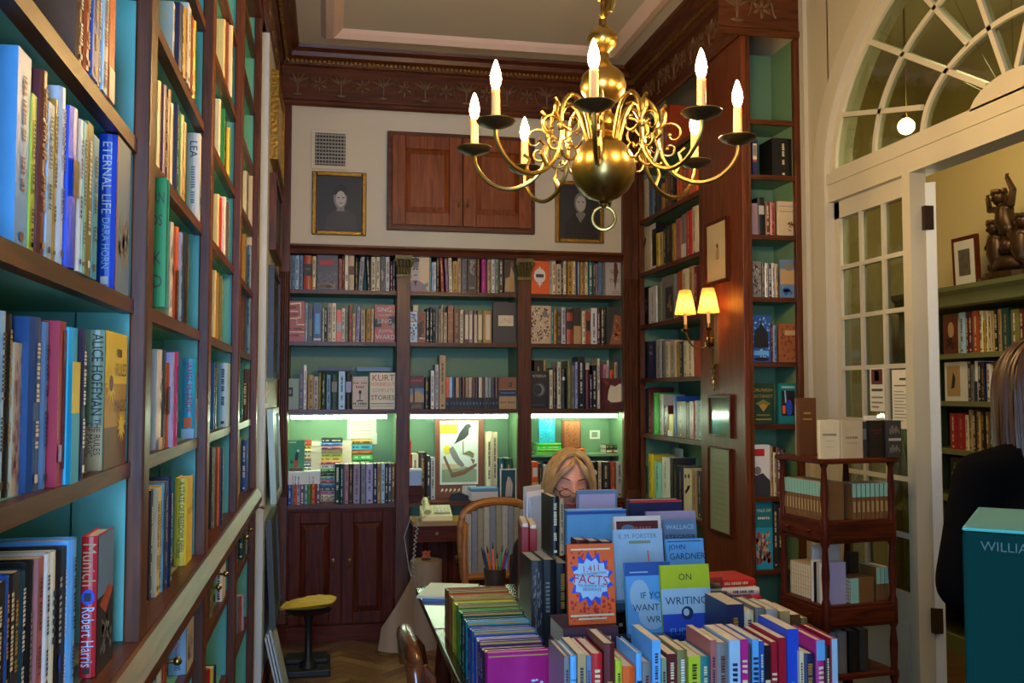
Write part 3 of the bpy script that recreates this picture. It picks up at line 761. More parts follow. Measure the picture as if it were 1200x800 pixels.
# ================================================================ CHANDELIER
ch = thing('chandelier', 'eight-arm brass chandelier with candle bulbs and large ball', 'chandelier', (.848, 2.857, ZC))
cx, cyy = .848, 2.857
PAT = mat('patinated_brass', (96, 84, 58), .35, .9, var=.3, scale=20)
MB().lathe([(0, 2.148), (.02, 2.149), (.05, 2.160), (.078, 2.184), (.096, 2.215), (.1025, 2.25), (.096, 2.287), (.078, 2.318), (.05, 2.342), (.026, 2.352)], 32, (cx, cyy, 0)).build('ball', BRASS(), ch, smooth=True)
MB().lathe([(0,2.128),(.008,2.127),(.014,2.133),(.012,2.140),(.018,2.147),(.0,2.149)], 14, (cx, cyy, 0)).build('finial', BRASS(), ch, smooth=True)
rg = MB(); rg.tube([(cx+.036*math.cos(a*R(15))*.94, cyy+.036*math.cos(a*R(15))*-.3, 2.094+.036*math.sin(a*R(15))) for a in range(25)], .006, 8)
rg.build('ring', BRASS(), ch, smooth=True)
# baluster stem
MB().lathe([(.026,2.352),(.034,2.360),(.028,2.370),(.034,2.378),(.05,2.386),(.052,2.406),(.044,2.418),(.028,2.426),(.024,2.446),(.03,2.458),(.05,2.470),(.068,2.494),(.074,2.518),(.068,2.538),(.066,2.550),(.05,2.566),(.03,2.582),(.022,2.594),(.018,2.622),(.026,2.630),(.044,2.646),(.05,2.666),(.044,2.686),(.026,2.702),(.014,2.710),(.012,2.734)], 26, (cx, cyy, 0)).build('stem', BRASS(), ch, smooth=True)
hk = MB()
for k in range(7):           # cast dolphin-scroll hook and chain links
    z = 2.76+k*.055
    hk.tube([(cx+.017*math.cos(a*R(30))*(1 if k % 2 else .3), cyy+.017*math.cos(a*R(30))*(.3 if k % 2 else 1), z+.03*math.sin(a*R(30))) for a in range(13)], .0065, 6)
hk.tube([(cx+.03*math.sin(t*.7)*(1-t/14), cyy, 2.74+t*.037) for t in range(12)], [.012-.0006*t for t in range(12)], 7)
hk.tube([(cx+.028, cyy, 2.76), (cx+.04, cyy, 2.81), (cx+.028, cyy, 2.86), (cx+.036, cyy, 2.90)], [.006, .010, .007, .003], 6)
hk.build('hanging_scroll', BRASS(), ch, smooth=True)
lk = MB(); k = 0; z = 3.17
while z < 3.66:
    lk.tube([(cx+.014*math.cos(a*R(45))*(1 if k % 2 else .15), cyy+.014*math.cos(a*R(45))*(.15 if k % 2 else 1), z+.026*math.sin(a*R(45))) for a in range(9)], .004, 6); k += 1; z += .04
lk.build('chain', BRASS(), ch, smooth=True)
MB().lathe([(0,3.66),(.03,3.665),(.05,3.69),(.055,3.719),(0,3.7195)], 20, (cx, cyy, 0)).build('ceiling_rose', BRASS(), ch, smooth=True)
GLOW = mat('candle_bulb_glow', (255, 240, 210), .4, emit=(255, 205, 128), estr=480)
CANDLE = mat('ivory_candle_sleeve', (240, 200, 130), .5, var=.06)
CANDLE.node_tree.nodes['Principled BSDF'].inputs['Subsurface Weight'].default_value = .3
RA = .415; A0 = math.atan2(-cyy, -cx)-.06
arm0 = None
arm = MB()
prof = [(.045, 2.43), (.062, 2.50), (.085, 2.555), (.125, 2.575), (.16, 2.545), (.17, 2.49), (.172, 2.44), (.19, 2.375), (.235, 2.325), (.295, 2.305), (.35, 2.318), (.39, 2.352), (.412, 2.39), (.415, 2.418)]
def smooth_path(p, n=3):
    out = []
    for i in range(len(p)-1):
        P0, P1, P2, P3 = [Vector(p[min(max(j, 0), len(p)-1)]) for j in (i-1, i, i+1, i+2)]
        for k in range(n):
            t = k/n; out.append(.5*((2*P1)+(-P0+P2)*t+(2*P0-5*P1+4*P2-P3)*t*t+(-P0+3*P1-3*P2+P3)*t**3))
    out.append(Vector(p[-1])); return out
arm.tube([(p.x, 0, p.y) for p in smooth_path(prof)], .0072, 8)
def scroll(x, z, r, a0, turns, sg, rad=.0048):
    pts = []
    for i in range(15):
        t = i/14; rr = r*(1-.8*t); a = a0+sg*turns*2*math.pi*t
        pts.append((x+rr*math.cos(a), 0, z+rr*math.sin(a)))
    arm.tube(pts, [rad*(1-.4*i/14) for i in range(15)], 6)
    arm.ell(pts[-1], (rad*1.3, rad*1.3, rad*1.3), 7, 5)
scroll(.125, 2.49, .055, 1.9, 1.1, -1); scroll(.215, 2.46, .045, 3.4, 1.0, -1); scroll(.135, 2.40, .04, .3, 1.0, -1)
scroll(.205, 2.415, .03, 2.5, 1.1, 1, .005)
arm.ell((.172, 0, 2.47), (.013, .011, .02), 8, 6); arm.ell((.19, 0, 2.52), (.010, .008, .022), 7, 5)
arm.tube([(.172, 0, 2.475), (.19, 0, 2.505), (.182, 0, 2.54), (.197, 0, 2.553)], [.009, .008, .005, .006], 6)
arm.tube([(.225, 0, 2.335), (.245, 0, 2.37), (.235, 0, 2.40), (.255, 0, 2.415)], [.008, .007, .005, .006], 6)
arm_me = arm.mesh('arm'); 
pan_me = MB().lathe([(0, 2.416), (.012, 2.418), (.03, 2.424), (.052, 2.434), (.058, 2.442), (.056, 2.445), (.045, 2.436), (.02, 2.43), (.015, 2.446), (0, 2.447)], 22, (RA, 0, 0)).mesh('drip_pan')
can_me = MB().lathe([(0, 2.447), (.0135, 2.447), (.0125, 2.535), (0, 2.537)], 14, (RA, 0, 0)).mesh('candle_sleeve')
bul_me = MB().lathe([(0, 2.537), (.008, 2.538), (.014, 2.552), (.0165, 2.566), (.0145, 2.584), (.009, 2.603), (.004, 2.618), (0, 2.624)], 12, (RA, 0, 0)).mesh('bulb')
for i in range(8):
    M = Matrix.Translation((cx, cyy, -.108)) @ Matrix.Rotation(A0+i*math.pi/4, 4, 'Z')
    for nm, me, m in (('arm', arm_me, BRASS()), ('drip_pan', pan_me, PAT), ('candle_sleeve', can_me, CANDLE), ('bulb', bul_me, GLOW)):
        m3 = me.copy(); m3.transform(M); obj(nm, m3, m, ch, smooth=True)

# ================================================================ WALL SCONCE
sc_y, sc_z = on_x(838, 400, XR).y, on_x(838, 400, XR).z
sn = thing('wall_sconce', 'brass two-arm wall sconce with pleated cream shades on the mahogany pier', 'wall lamp', (XR, sc_y, sc_z))
bp = MB()
bp.box(XR-.014, XR, sc_y-.022, sc_y+.022, sc_z-.12, sc_z+.16)
for k in range(5): bp.ell((XR-.014, sc_y+(k % 2-.5)*.012, sc_z+.18+k*.028), (.010, .020-.003*k, .018), 8, 5)
for k in range(5): bp.ell((XR-.012, sc_y+(k % 2-.5)*.010, sc_z-.13-k*.03), (.009, .018-.003*k, .018), 8, 5)
bp.ell((XR-.03, sc_y, sc_z), (.03, .022, .03), 12, 8)
bp.build('backplate', BRASS(), sn, smooth=True, bevel=0)
SHADE = bpy.data.materials.new('pleated_silk_shade'); SHADE.use_nodes = True
nt = SHADE.node_tree; pb = nt.nodes['Principled BSDF']; pb.inputs['Base Color'].default_value = lin((236, 206, 146))+(1,); pb.inputs['Roughness'].default_value = .8
tl = nt.nodes.new('ShaderNodeBsdfTranslucent'); tl.inputs[0].default_value = lin((250, 200, 120))+(1,)
mx = nt.nodes.new('ShaderNodeMixShader'); mx.inputs[0].default_value = .6
nt.links.new(pb.outputs[0], mx.inputs[1]); nt.links.new(tl.outputs[0], mx.inputs[2]); nt.links.new([n for n in nt.nodes if n.type == 'OUTPUT_MATERIAL'][0].inputs[0].links[0].from_socket if False else mx.outputs[0], [n for n in nt.nodes if n.type == 'OUTPUT_MATERIAL'][0].inputs[0])
for (tx, ty, nm) in ((-.13, .02, 'far'), (-.05, -.105, 'near')):
    ex, ey, ez = XR+tx-.03, sc_y+ty, sc_z+.06
    ar = MB(); ar.tube(smooth_path([(XR-.03, sc_y, sc_z), (XR-.03+tx*.3, sc_y+ty*.3, sc_z-.035), (XR-.03+tx*.75, sc_y+ty*.75, sc_z-.02), (ex, ey, ez-.01)]), .006, 7)
    ar.lathe([(0, -.012), (.012, -.008), (.02, .0), (.022, .006), (.012, .008), (.010, .03), (0, .031)], 12, (ex, ey, ez))
    a = ar.build('arm', BRASS(), sn, smooth=True)
    MB().lathe([(.009, .03), (.009, .10), (0, .101)], 10, (ex, ey, ez)).build('candle_sleeve', CANDLE, a, smooth=True)
    MB().lathe([(0, .101), (.012, .112), (.014, .126), (.008, .15), (0, .165)], 10, (ex, ey, ez)).build('bulb', mat('sconce_bulb_glow', (255,240,210), .4, emit=(255, 190, 105), estr=90), a, smooth=True)
    sh = MB(); nseg = 36
    for (r, z) in ((.056, .085), (.047, .13), (.036, .19), (.030, .215)):
        for k in range(nseg):
            rr = r*(1+.035*(1 if k % 2 else -1)); q = 2*math.pi*k/nseg; sh.v.append((ex+rr*math.cos(q), ey+rr*math.sin(q), ez+z))
    for l in range(3):
        for k in range(nseg): sh.f.append((l*nseg+k, l*nseg+(k+1) % nseg, (l+1)*nseg+(k+1) % nseg, (l+1)*nseg+k))
    sh.build('shade', SHADE, sn, smooth=True)
# ================================================================ BOOKS ON THE BACK SHELVES
ART = {}
def row_back(items, zi, desc, yf=YB+.035, grp='books on the back shelves'):
    """items: (colour, x0, x1, ytop, options) measured across the bay, left to right"""
    zb = BZ[zi]+.0005
    for n, it in enumerate(items):
        c, x0, x1, yt = it[:4]; o = it[4] if len(it) > 4 else {}
        y = yf+o.get('dy', random.uniform(-.004, .010))
        p, q = on_y(x0, yt, y), on_y(x1, yt, y)
        w_ = q.x-p.x-.0012; h = (p.z+q.z)/2-zb
        nm = o.get('n', c.replace('_', ' ')+' book')
        lab = '%s, %s from left on %s' % (nm, ORD[n+1], desc)
        if o.get('f'):       # face out
            t = o.get('t', .022)
            book((p.x+.0006, y+t/2, zb), t, h, w_, c, lab, rotz=-90, cover=o.get('art', ()), group=grp, hard=True, mark=False)
        else:
            ln = o.get('lean', 0)
            if ln: h = h/math.cos(R(ln))
            tw = w_ if not ln else max(.012, w_-abs(math.tan(R(ln)))*h*o.get('k', .75))
            bx = p.x+.0006+tw/2
            if ln > 0: bx = p.x+.0006+tw/2
            if ln < 0: bx = q.x-.0006-tw/2
            book((bx, y, zb), tw, h, min(o.get('d', .16), YBK-y-.01), c, lab, lean=ln, group=grp, spine=o.get('sp', ()))
F = lambda art=(), **k: dict(f=1, art=art, dy=0, **k)
# ---- left bay
row_back([('grey',339.5,342,299),('steel_blue',342,346.3,299),('light_blue',346.3,350.6,299),('steel_blue',350.6,355.5,299),
 ('rust',356,366,299,dict(sp=(('r',0,.40,1,.75,'black'),('t','THE',.5,.6,.014,'gold')),n='rust spined book with black band')),('cream',366.4,370.6,300),
 ('charcoal',371,396.3,299,F((('r',.15,.72,.8,.85,'red'),('s',60,.02,.02,.98,.6,.07,'grey'),('s',40,.05,.0,.95,.25,.07,'tan')),n='face-out dark speckled book with red label')),
 ('rose',397,401,303),('maroon',401,404.2,300),('cream',404.4,408.5,299,dict(sp=(('t','PENS',.5,.35,.016,'black',-90),))),('beige',408.7,415.5,299.5,dict(sp=(('r',0,.45,1,.7,'brown'),))),
 ('black',416,419.7,302),('light_grey',420,427,301,dict(lean=4)),('charcoal',429.5,434.5,301,dict(lean=-3)),('cream',435,440.6,301),('cream',441,445.5,301,dict(n='second cream book')),
 ('black',446,451.7,300,dict(sp=(('s',14,.1,.1,.9,.7,.12,'white'),))),('light_grey',452,456.6,301),('maroon',457.4,460.4,306),('dark_brown',460.5,463,305)], 0, 'top shelf, left back bay')
row_back([('rust',338.2,357.5,352.6,F((('p',((0,.9),(.7,.93),(.72,.60),(.5,.6),(.5,.57),(.78,.57),(.78,.97),(0,.94)),'cream'),('r',0,.73,.6,.755,'cream'),('r',0,.55,.5,.575,'cream'),('r',.5,.40,.53,.57,'cream'),('r',.5,.40,1,.43,'cream'),('r',0,.22,1,.245,'cream'),('t','LOOK',.22,.84,.022,'maroon'),('t','TIMES',.25,.66,.02,'maroon'),('t','A TIME',.45,.31,.022,'maroon'),('t','STEIN',.35,.14,.02,'maroon')),n='face-out red book with cream lines')),
 ('light_blue',357.8,360.8,355),('charcoal',361.4,366.6,357,dict(sp=(('r',.1,.15,.9,.6,'grey'),))),('deep_blue',367.5,377,354.5,dict(sp=(('r',.2,.2,.8,.72,'sky_blue'),('r',.05,.03,.95,.08,'white')),n='thick deep blue book')),('white',378,380,361),('dark_green',380,383.5,360),
 ('light_grey',384,389.4,355),('cream',389.5,394,355),('orange',394.5,400.2,363,dict(sp=(('r',0,.32,1,.62,'light_grey'),),n='orange book with grey band')),('white',400.5,404.5,361),('sage',404.6,407.6,361),('rose',409,413,357),('cream',413.5,416.6,367),
 ('lilac',417,422.4,359,dict(lean=2)),('tan',423,428,363),('gold',429,435,362),('cream',435.6,437.8,362),
 ('rust',438.4,463,357,F((('r',0,.40,.35,.62,'black'),('r',.7,.45,1,.7,'black'),('t','SING,',.52,.86,.042,'white'),('t','UNBURIED,',.52,.72,.018,'white'),('t','SING',.5,.55,.042,'white'),('t','JESMYN',.55,.29,.026,'white'),('t','WARD',.55,.13,.042,'white'),('e',.92,.45,.08,.07,'sage')),n='face-out rust book lettered SING'))], 1, 'second shelf, left back bay')
row_back([('sage',337.6,350.5,443.5,F((('r',0,.42,.45,.72,'black'),('e',.2,.57,.12,.08,'grey')),n='face-out sage book with black square')),('plum',351,355.5,434),('white',356,359.6,427.5),('tan',361,368,439),('silver',368,373,441),('olive',373.2,376.6,436),
 ('dark_green',377,382.2,437,dict(sp=(('s',16,.2,.05,.8,.95,.1,'cream'),))),('steel_blue',383,387.5,439),('dark_green',388,396,439,dict(sp=(('r',.1,.5,.9,.8,'grey'),),n='dark green book with grey patch')),('light_blue',397,404.6,435),('black',405,412,438,dict(sp=(('r',.05,.48,.95,.78,'lilac'),),n='black book with lilac patch')),
 ('beige',412.6,431.6,441,F((('t','GIFT FROM',.5,.8,.016,'rust'),('t','GIRL',.5,.68,.022,'rust'),('e',.5,.52,.09,.06,'black'),('r',.47,.28,.53,.5,'black'),('r',.3,.24,.7,.27,'black'),('t','OF WANTS',.5,.17,.018,'black'),('r',.1,.08,.9,.1,'grey')),n='face-out beige book with stick figure')),
 ('cream',433,463.2,436.5,F((('t','KURT',.53,.85,.056,'rust'),('t','VONNEGUT',.53,.68,.034,'orange',0,.9),('t','COMPLETE',.53,.51,.032,'tan',0,.9),('t','STORIES',.52,.31,.044,'maroon',0,.92),('r',.05,.14,.95,.16,'brown'),('r',.05,.07,.95,.09,'tan')),n='face-out cream book lettered STORIES'))], 2, 'third shelf, left back bay')
# books lying on the third row
for (x0, x1, c, nm) in ((372, 413, 'black', 'black book lying across the upright books, left back bay'), (418, 459, 'steel_blue', 'steel blue book lying behind the face-out books, left back bay')):
    p, q = on_y(x0, 433, YB+.1), on_y(x1, 433, YB+.1)
    book(((p.x+q.x)/2, YB+.075 if c == 'black' else YB+.16, BZ[2]+.245), .026, q.x-p.x, .16, c, nm, lay=True, group='books on the back shelves', mark=False)
# lower niche, left bay
zb = BZ[3]
row_back([('blue',337.6,342,553),('steel_blue',342,344.4,553),('orange',344.4,348,553),('lilac',348,352,553),('maroon',352,357,552.5),('teal',357,361,552.5),('green',361,364,552.5),('rust',364,371,552),('maroon',371,375.4,552,dict(n='last maroon book'))], 3, 'short front row, left niche', yf=YB+.0, grp='white-topped books in the left niche')
for o in [o for o in col.objects if o.get('group') == 'white-topped books in the left niche']:
    cv = [c for c in o.children if c.name.startswith('cover')][0]; zs = [v.co.z for v in cv.data.vertices]; xs = [v.co.x for v in cv.data.vertices]
    h = max(zs); MB().box(min(xs)-.0003, max(xs)+.0003, -.0006, .10, h*.62, h+.0005).build('white_wrapper', mat('white_wrap', (214, 220, 226), .6), o, False)
p, q = on_y(337.5, 516, YB+.02), on_y(356.5, 552, YB+.02)
p, q = on_y(337.5, 516, YB+.05), on_y(356.5, 552, YB+.05)
book((p.x, YB+.06, q.z+.0015), .02, p.z-q.z-.001, q.x-p.x, 'green', 'face-out green book with a small red figure standing on the short row', rotz=-90, mark=False, hard=True,
     cover=(('r',.05,.92,.5,.95,'white'),('r',.1,.0,.9,.1,'brown'),('p',((.4,.12),(.62,.12),(.64,.35),(.38,.35)),'rust'),('p',((.42,.35),(.6,.35),(.66,.62),(.54,.66),(.45,.55)),'black'),('e',.62,.66,.06,.05,'white'),('e',.25,.3,.1,.06,'dark_green')), group='books in the left niche')
def stack(x0, x1, ytop, ybot, yf, cols, desc, d=.15, spine_out=True, grp='books lying in stacks', zbot=None, n0=1):
    """flat pile, listed from the top down"""
    p, q = on_y(x0, ytop, yf), on_y(x1, ybot, yf); zt, z0 = p.z, zbot if zbot is not None else q.z
    t = (zt-z0)/len(cols); N = len(cols)
    for i, c in enumerate(cols):
        k = N-1-i; jx = random.uniform(-.003, .003)
        lab = '%s book %s from the top of %s' % (c.replace('_', ' '), ORD[i+n0], desc)
        M = Matrix.Translation(((p.x+q.x)/2+jx, yf+random.uniform(0, .006), z0+k*t)) @ Matrix.Rotation(R(90), 4, 'Y') @ Matrix.Translation((-t/2, 0, -(q.x-p.x)/2))
        if not spine_out: M = M @ Matrix.Translation((0, d, 0)) @ Matrix.Rotation(R(180), 4, 'Z')
        h = q.x-p.x
        if not spine_out: M = Matrix.Translation(((p.x+q.x)/2+jx, yf+d+random.uniform(0, .006), z0+k*t)) @ Matrix.Rotation(R(180), 4, 'Z') @ Matrix.Rotation(R(90), 4, 'Y') @ Matrix.Translation((-t/2, 0, -h/2))
        book(None, t-.0006, h, d, c, lab, M=M, group=grp, hard=None if spine_out else False, mark=spine_out)
stack(357, 364, 516, 591, YB+.16, ['red','yellow','cream','cream','tan','blue','cream','green','brown','cream','navy','rust','tan','green'], 'narrow pile behind the green book', zbot=zb+.0005, d=.14)
stack(364.6, 376, 517, 591, YB+.165, ['white','cream','white','cream','white','white','cream','white','cream','white','white'], 'pale page-edge pile in the left niche', spine_out=False, zbot=zb+.0005, d=.14)
stack(376.4, 400.4, 514, 591, YB+.12, ['black','sky_blue','pink','olive','lime','yellow','salmon','white','green','dark_green','mint','pink','steel_blue','charcoal','pink','cream','beige'], 'tall rainbow pile in the left niche', zbot=zb+.0005)
stack(401, 412, 517, 591, YB+.165, ['white','cream','white','cream','white','cream','white','cream','white','cream','white'], 'second page-edge pile in the left niche', spine_out=False, zbot=zb+.0005, d=.14)
stack(412.5, 435.6, 515, 591, YB+.165, ['gold','cyan','rust','bright_green','green','red','cream','brown','navy','tan','white','teal'], 'right-hand coloured pile in the left niche', zbot=zb+.0005, d=.14)
row_back([('dark_green',392.5,399,543.5),('dark_teal',399.2,402.4,543.5),('charcoal',402.5,404,544),('rose',404.2,408.6,544),('charcoal',408.8,414,543.5),('mauve',414.3,422,543.5),('black',422.1,423.3,544),('grey',423.5,428.4,543.5),('lilac',429,437.3,543.5),('navy',437.6,442.2,543),('tan',442.4,446.6,543),('light_blue',447,451,543),('dark_brown',451.3,455,543),('charcoal',455.1,459,543),('bronze',459.1,463,543)], 3, 'front row of the left niche', yf=YB+.0, grp='front row in the left niche')
# ---- middle bay
FIG = (('r',0,.88,1,1,'cream'),('e',.3,.72,.17,.15,'grey'),('p',((.12,.6),(.5,.6),(.46,.36),(.3,.28),(.14,.38)),'light_grey'),('p',((.12,.78),(.48,.78),(.5,.86),(.3,.9),(.12,.86)),'charcoal'),('r',.16,.57,.26,.6,'charcoal'),('r',.34,.57,.44,.6,'charcoal'),('r',.22,.42,.38,.445,'charcoal'),('p',((0,0),(.95,0),(.7,.22),(.42,.3),(.14,.3),(0,.2)),'mauve'),('p',((.2,.28),(.38,.28),(.3,.12)),'charcoal'),('p',((.6,.05),(.95,.15),(.9,.25),(.6,.15)),'grey'))
row_back([('beige',480,503.4,297,F(FIG,n='face-out beige book with portrait drawing')),('teal',503.6,505.4,297),('light_blue',506,508.4,307),('white',508.6,511,307),('black',511.2,515.4,301),('rust',515.5,521,299,dict(lean=-3)),('purple',521.2,526,301,dict(lean=-3)),('cream',525.6,530.4,300,dict(lean=-2)),('gold',530.6,536.4,306),('tan',536.6,540.4,300),('grey',541.2,547.6,299),
 ('black',548,558.6,299,dict(sp=(('s',24,.15,.35,.85,.95,.12,'light_grey'),('r',.2,.1,.8,.16,'grey')),n='wide black book with pale lettering')),('brown',559,562.4,299),('magenta',564.4,570,300.5),('tan',571,575.6,304),('white',576,580,303),('sage',580.2,584.6,303.5),('dark_brown',585,589.5,301),
 ('dark_brown',590,604.6,300,F((('p',((.1,.05),(.9,.05),(.85,.5),(.62,.75),(.5,.45),(.15,.4)),'tan'),('p',((.5,.1),(.85,.1),(.7,.6)),'gold'),('e',.7,.78,.12,.08,'bronze')),n='face-out dark brown book with gold figure'))], 0, 'top shelf, middle back bay')
row_back([('light_blue',479.2,499,365,F((('s',34,.0,.0,.5,1,.09,'white'),('s',24,.0,.0,.5,1,.07,'navy'),('r',.5,0,1,1,'copper'),('s',30,.5,0,1,1,.08,'brown'),('p',((.55,.1),(.8,.3),(.8,.7),(.5,.6)),'dark_brown'),('s',10,.55,.05,1,.3,.08,'white')),n='face-out blue and brown patterned book')),('black',499.4,503.4,361),('charcoal',503.6,507.4,360),('black',507.6,510,362,dict(n='second black book')),('grey',510.2,513.6,361),('tan',514,517,362),('cream',517.2,519,357),('beige',520,524,366),
 ('copper',525,531.4,358,dict(sp=(('r',0,.8,1,.83,'gold'),('r',0,.6,1,.62,'gold'),('r',0,.3,1,.32,'gold'),('r',0,.1,1,.12,'gold')),n='copper book with gilt bands')),('brown',532.4,538.4,361),('cream',539,543.4,363),('brown',544.4,549.4,364,dict(sp=(('r',.1,.12,.9,.88,'cream'),))),('mauve',549.6,554.2,364,dict(sp=(('r',.1,.12,.8,.88,'cream'),))),('plum',554.6,559.6,364,dict(sp=(('r',.2,.0,.95,.88,'beige'),))),('olive',560,565.4,364,dict(sp=(('r',.1,.1,.9,.88,'cream'),))),('gold',566,576,364,dict(sp=(('r',.3,.1,.85,.88,'cream'),),n='wide gold book with cream label')),
 ('charcoal',577,604.4,354,F((('r',.25,.42,.9,.68,'cream'),('s',20,.28,.46,.88,.64,.03,'tan')),n='tall face-out charcoal book with cream label'))], 1, 'second shelf, middle back bay')
p, q = on_y(484, 357, YB+.07), on_y(490, 401, YB+.07)
book(((p.x+q.x)/2, YB+.07, BZ[1]+.0005), q.x-p.x, p.z-q.z, .15, 'cream', 'cream book standing behind the blue and brown patterned book', group='books on the back shelves')
row_back([('black',479.6,497,440,F((('r',.0,.72,1,.97,'maroon'),('t','VENICE',.5,.85,.02,'rust'),('r',0,.2,1,.62,'steel_blue'),('p',((0,.2),(0,.35),(.3,.5),(.6,.55),(1,.4),(1,.2)),'tan'),('r',.25,.2,.38,.62,'dark_brown'),('p',((.1,.02),(.9,.02),(.8,.18),(.2,.12)),'bronze')),n='face-out black book with landscape picture')),('black',497.4,503.6,442),('white',505,509,434),('light_grey',510,514.2,427),('tan',515,522.4,416,dict(n='tall tan book'))], 2, 'third shelf, middle back bay')
cl = ['orange','light_blue','navy','tan','dark_brown','brown','tan','beige','brown','dark_brown','cream','brown','light_grey','sage','plum','brown']
xs = [522.6+ (584-522.6)*i/16 for i in range(17)]
row_back([(c, xs[i], xs[i+1]-.05, 442, dict(sp=(('r',0,0,1,.36,'black'),('s',4,.1,.05,.9,.3,.12,'steel_blue')), d=.13, n='%s topped small book' % c.replace('_',' '))) for i, c in enumerate(cl)]
  + [('tan',584.4,605.6,442,F((('r',0,.62,1,1,'copper'),('r',.5,.7,.72,.84,'black'),('s',12,0,.62,1,1,.08,'bronze'),('r',0,.40,1,.60,'navy'),('r',.1,.49,.9,.52,'steel_blue'),('t','DEAD TRUTH',.5,.2,.016,'brown')),n='face-out orange and navy book'))], 2, 'run of small books, middle bay', grp='small two-tone books in the middle bay')
# ---- right bay
row_back([('orange',621,644,305.5,F((('e',.5,.55,.30,.22,'white'),('p',((.5,.85),(.6,.7),(.4,.7)),'white'),('p',((.5,.2),(.6,.38),(.4,.38)),'white'),('r',.3,.5,.7,.6,'charcoal'),('t','AESOP',.5,.3,.012,'white')),n='face-out orange book with white medallion')),('light_grey',644.2,646.6,301),('cream',647,651.6,305),('beige',652,657.6,309.5),('navy',658,660,310),('cream',660.2,663.6,305),('gold',665,671,306),('cream',671.2,674.6,306,dict(n='third cream book')),('navy',675,678.6,304,dict(sp=(('r',.6,0,1,1,'light_blue'),))),('gold',680,684.6,307,dict(n='second gold book')),('cream',685.4,688.6,304,dict(n='fourth cream book')),('teal',690,694.6,307),('charcoal',695,697.6,306),('mauve',698,700.6,309.5),('steel_blue',701,705,307),('grey',706,708.4,304),
 ('light_grey',709,729.8,305,F((('p',((.55,.95),(.7,.9),(.72,.6),(.6,.3),(.56,.12),(.53,.3),(.48,.6),(.5,.9)),'maroon'),('t','G PE',.55,.68,.034,'charcoal'),('t','TIME',.52,.42,.034,'charcoal'),('r',.4,.1,.8,.12,'grey'),('r',.35,.05,.85,.07,'grey')),n='face-out pale book with maroon feather'))], 0, 'top shelf, right back bay')
row_back([('beige',621,645.6,358,F((('s',70,0,0,1,1,.07,'brown'),('s',40,0,0,1,1,.06,'cream'),('e',.72,.78,.14,.09,'grey')),n='face-out beige patterned book')),('teal',646,648.6,361),('gold',649,652.6,363),('charcoal',653,657.6,366),('silver',658,663,360),('rust',664,671.4,362,dict(sp=(('r',0,.42,1,.66,'black'),('r',0,.9,1,1,'black')),n='rust book with black bands')),('tan',672,680.6,360.5,dict(sp=(('r',0,.5,1,1,'black'),),n='tan book with black upper half')),('cream',682,686.6,364),('rust',687,691.6,365,dict(sp=(('r',0,.42,1,.72,'black'),),n='narrow rust book with black band')),('white',692.4,699.6,361,dict(lean=0)),('maroon',700,703.2,361),('dark_brown',704,708.6,360),
 ('charcoal',710,730,360,F((('p',((.2,0),(.98,0),(.95,.75),(.5,.8),(.4,.4)),'copper'),('s',26,.35,.05,.95,.7,.09,'rust'),('s',16,.35,.05,.95,.7,.06,'tan')),n='face-out charcoal book with copper shape'))], 1, 'second shelf, right back bay')
row_back([('black',621,643.2,434.5,F((('e',.5,.5,.34,.2,'charcoal'),('e',.5,.5,.26,.15,'grey'),('e',.42,.5,.2,.13,'black'),('t','RTERUS',.5,.86,.026,'light_grey'),('r',.1,.08,.8,.12,'charcoal')),n='face-out black book with round emblem')),('cream',644,647.6,433),('black',648,652,431),('cream',653,657.4,424,dict(n='taller cream book')),('black',657.6,663.4,432,dict(sp=(('e',.5,.75,.3,.05,'white'),))),('olive',665,669.4,423),('grey',669.6,673,428),('lilac',674,677,424),('black',677.2,685,418,dict(n='tall wide black book')),('maroon',686,690.6,425,dict(sp=(('r',0,.85,1,1,'beige'),))),('charcoal',691,694,439),('black',694.2,699.2,428,dict(n='narrow black book')),('cream',700,703,420,dict(n='thin tall cream book')),
 ('maroon',705.4,731,443,F((('p',((.25,.3),(.4,.2),(.7,.2),(.98,.25),(.98,.8),(.8,.82),(.6,.72),(.4,.78),(.3,.6)),'cream'),('s',24,0,0,1,.3,.08,'brown'),('s',14,0,.6,.4,1,.08,'rust')),n='face-out maroon book with cream shape'))], 2, 'third shelf, right back bay')
for (c, x0, x1, yt, nm) in (('black',626,636,422,'black book behind the round emblem book'),('gold',637,640,422,'thin gold book behind the round emblem book'),('pink',707,710.8,427,'pink book behind the maroon shape book'),('light_grey',711,714,422,'pale book behind the maroon shape book'),('orange',715,719,433,'orange book behind the maroon shape book'),('tan',720,724,424,'tan book behind the maroon shape book'),('steel_blue',726,728,416,'thin steel blue book behind the maroon shape book')):
    p, q = on_y(x0, yt, YB+.065), on_y(x1, yt, YB+.065)
    book(((p.x+q.x)/2, YB+.065, BZ[2]+.0005), q.x-p.x-.001, p.z-BZ[2]-.0005, .15, c, nm, group='books on the back shelves')
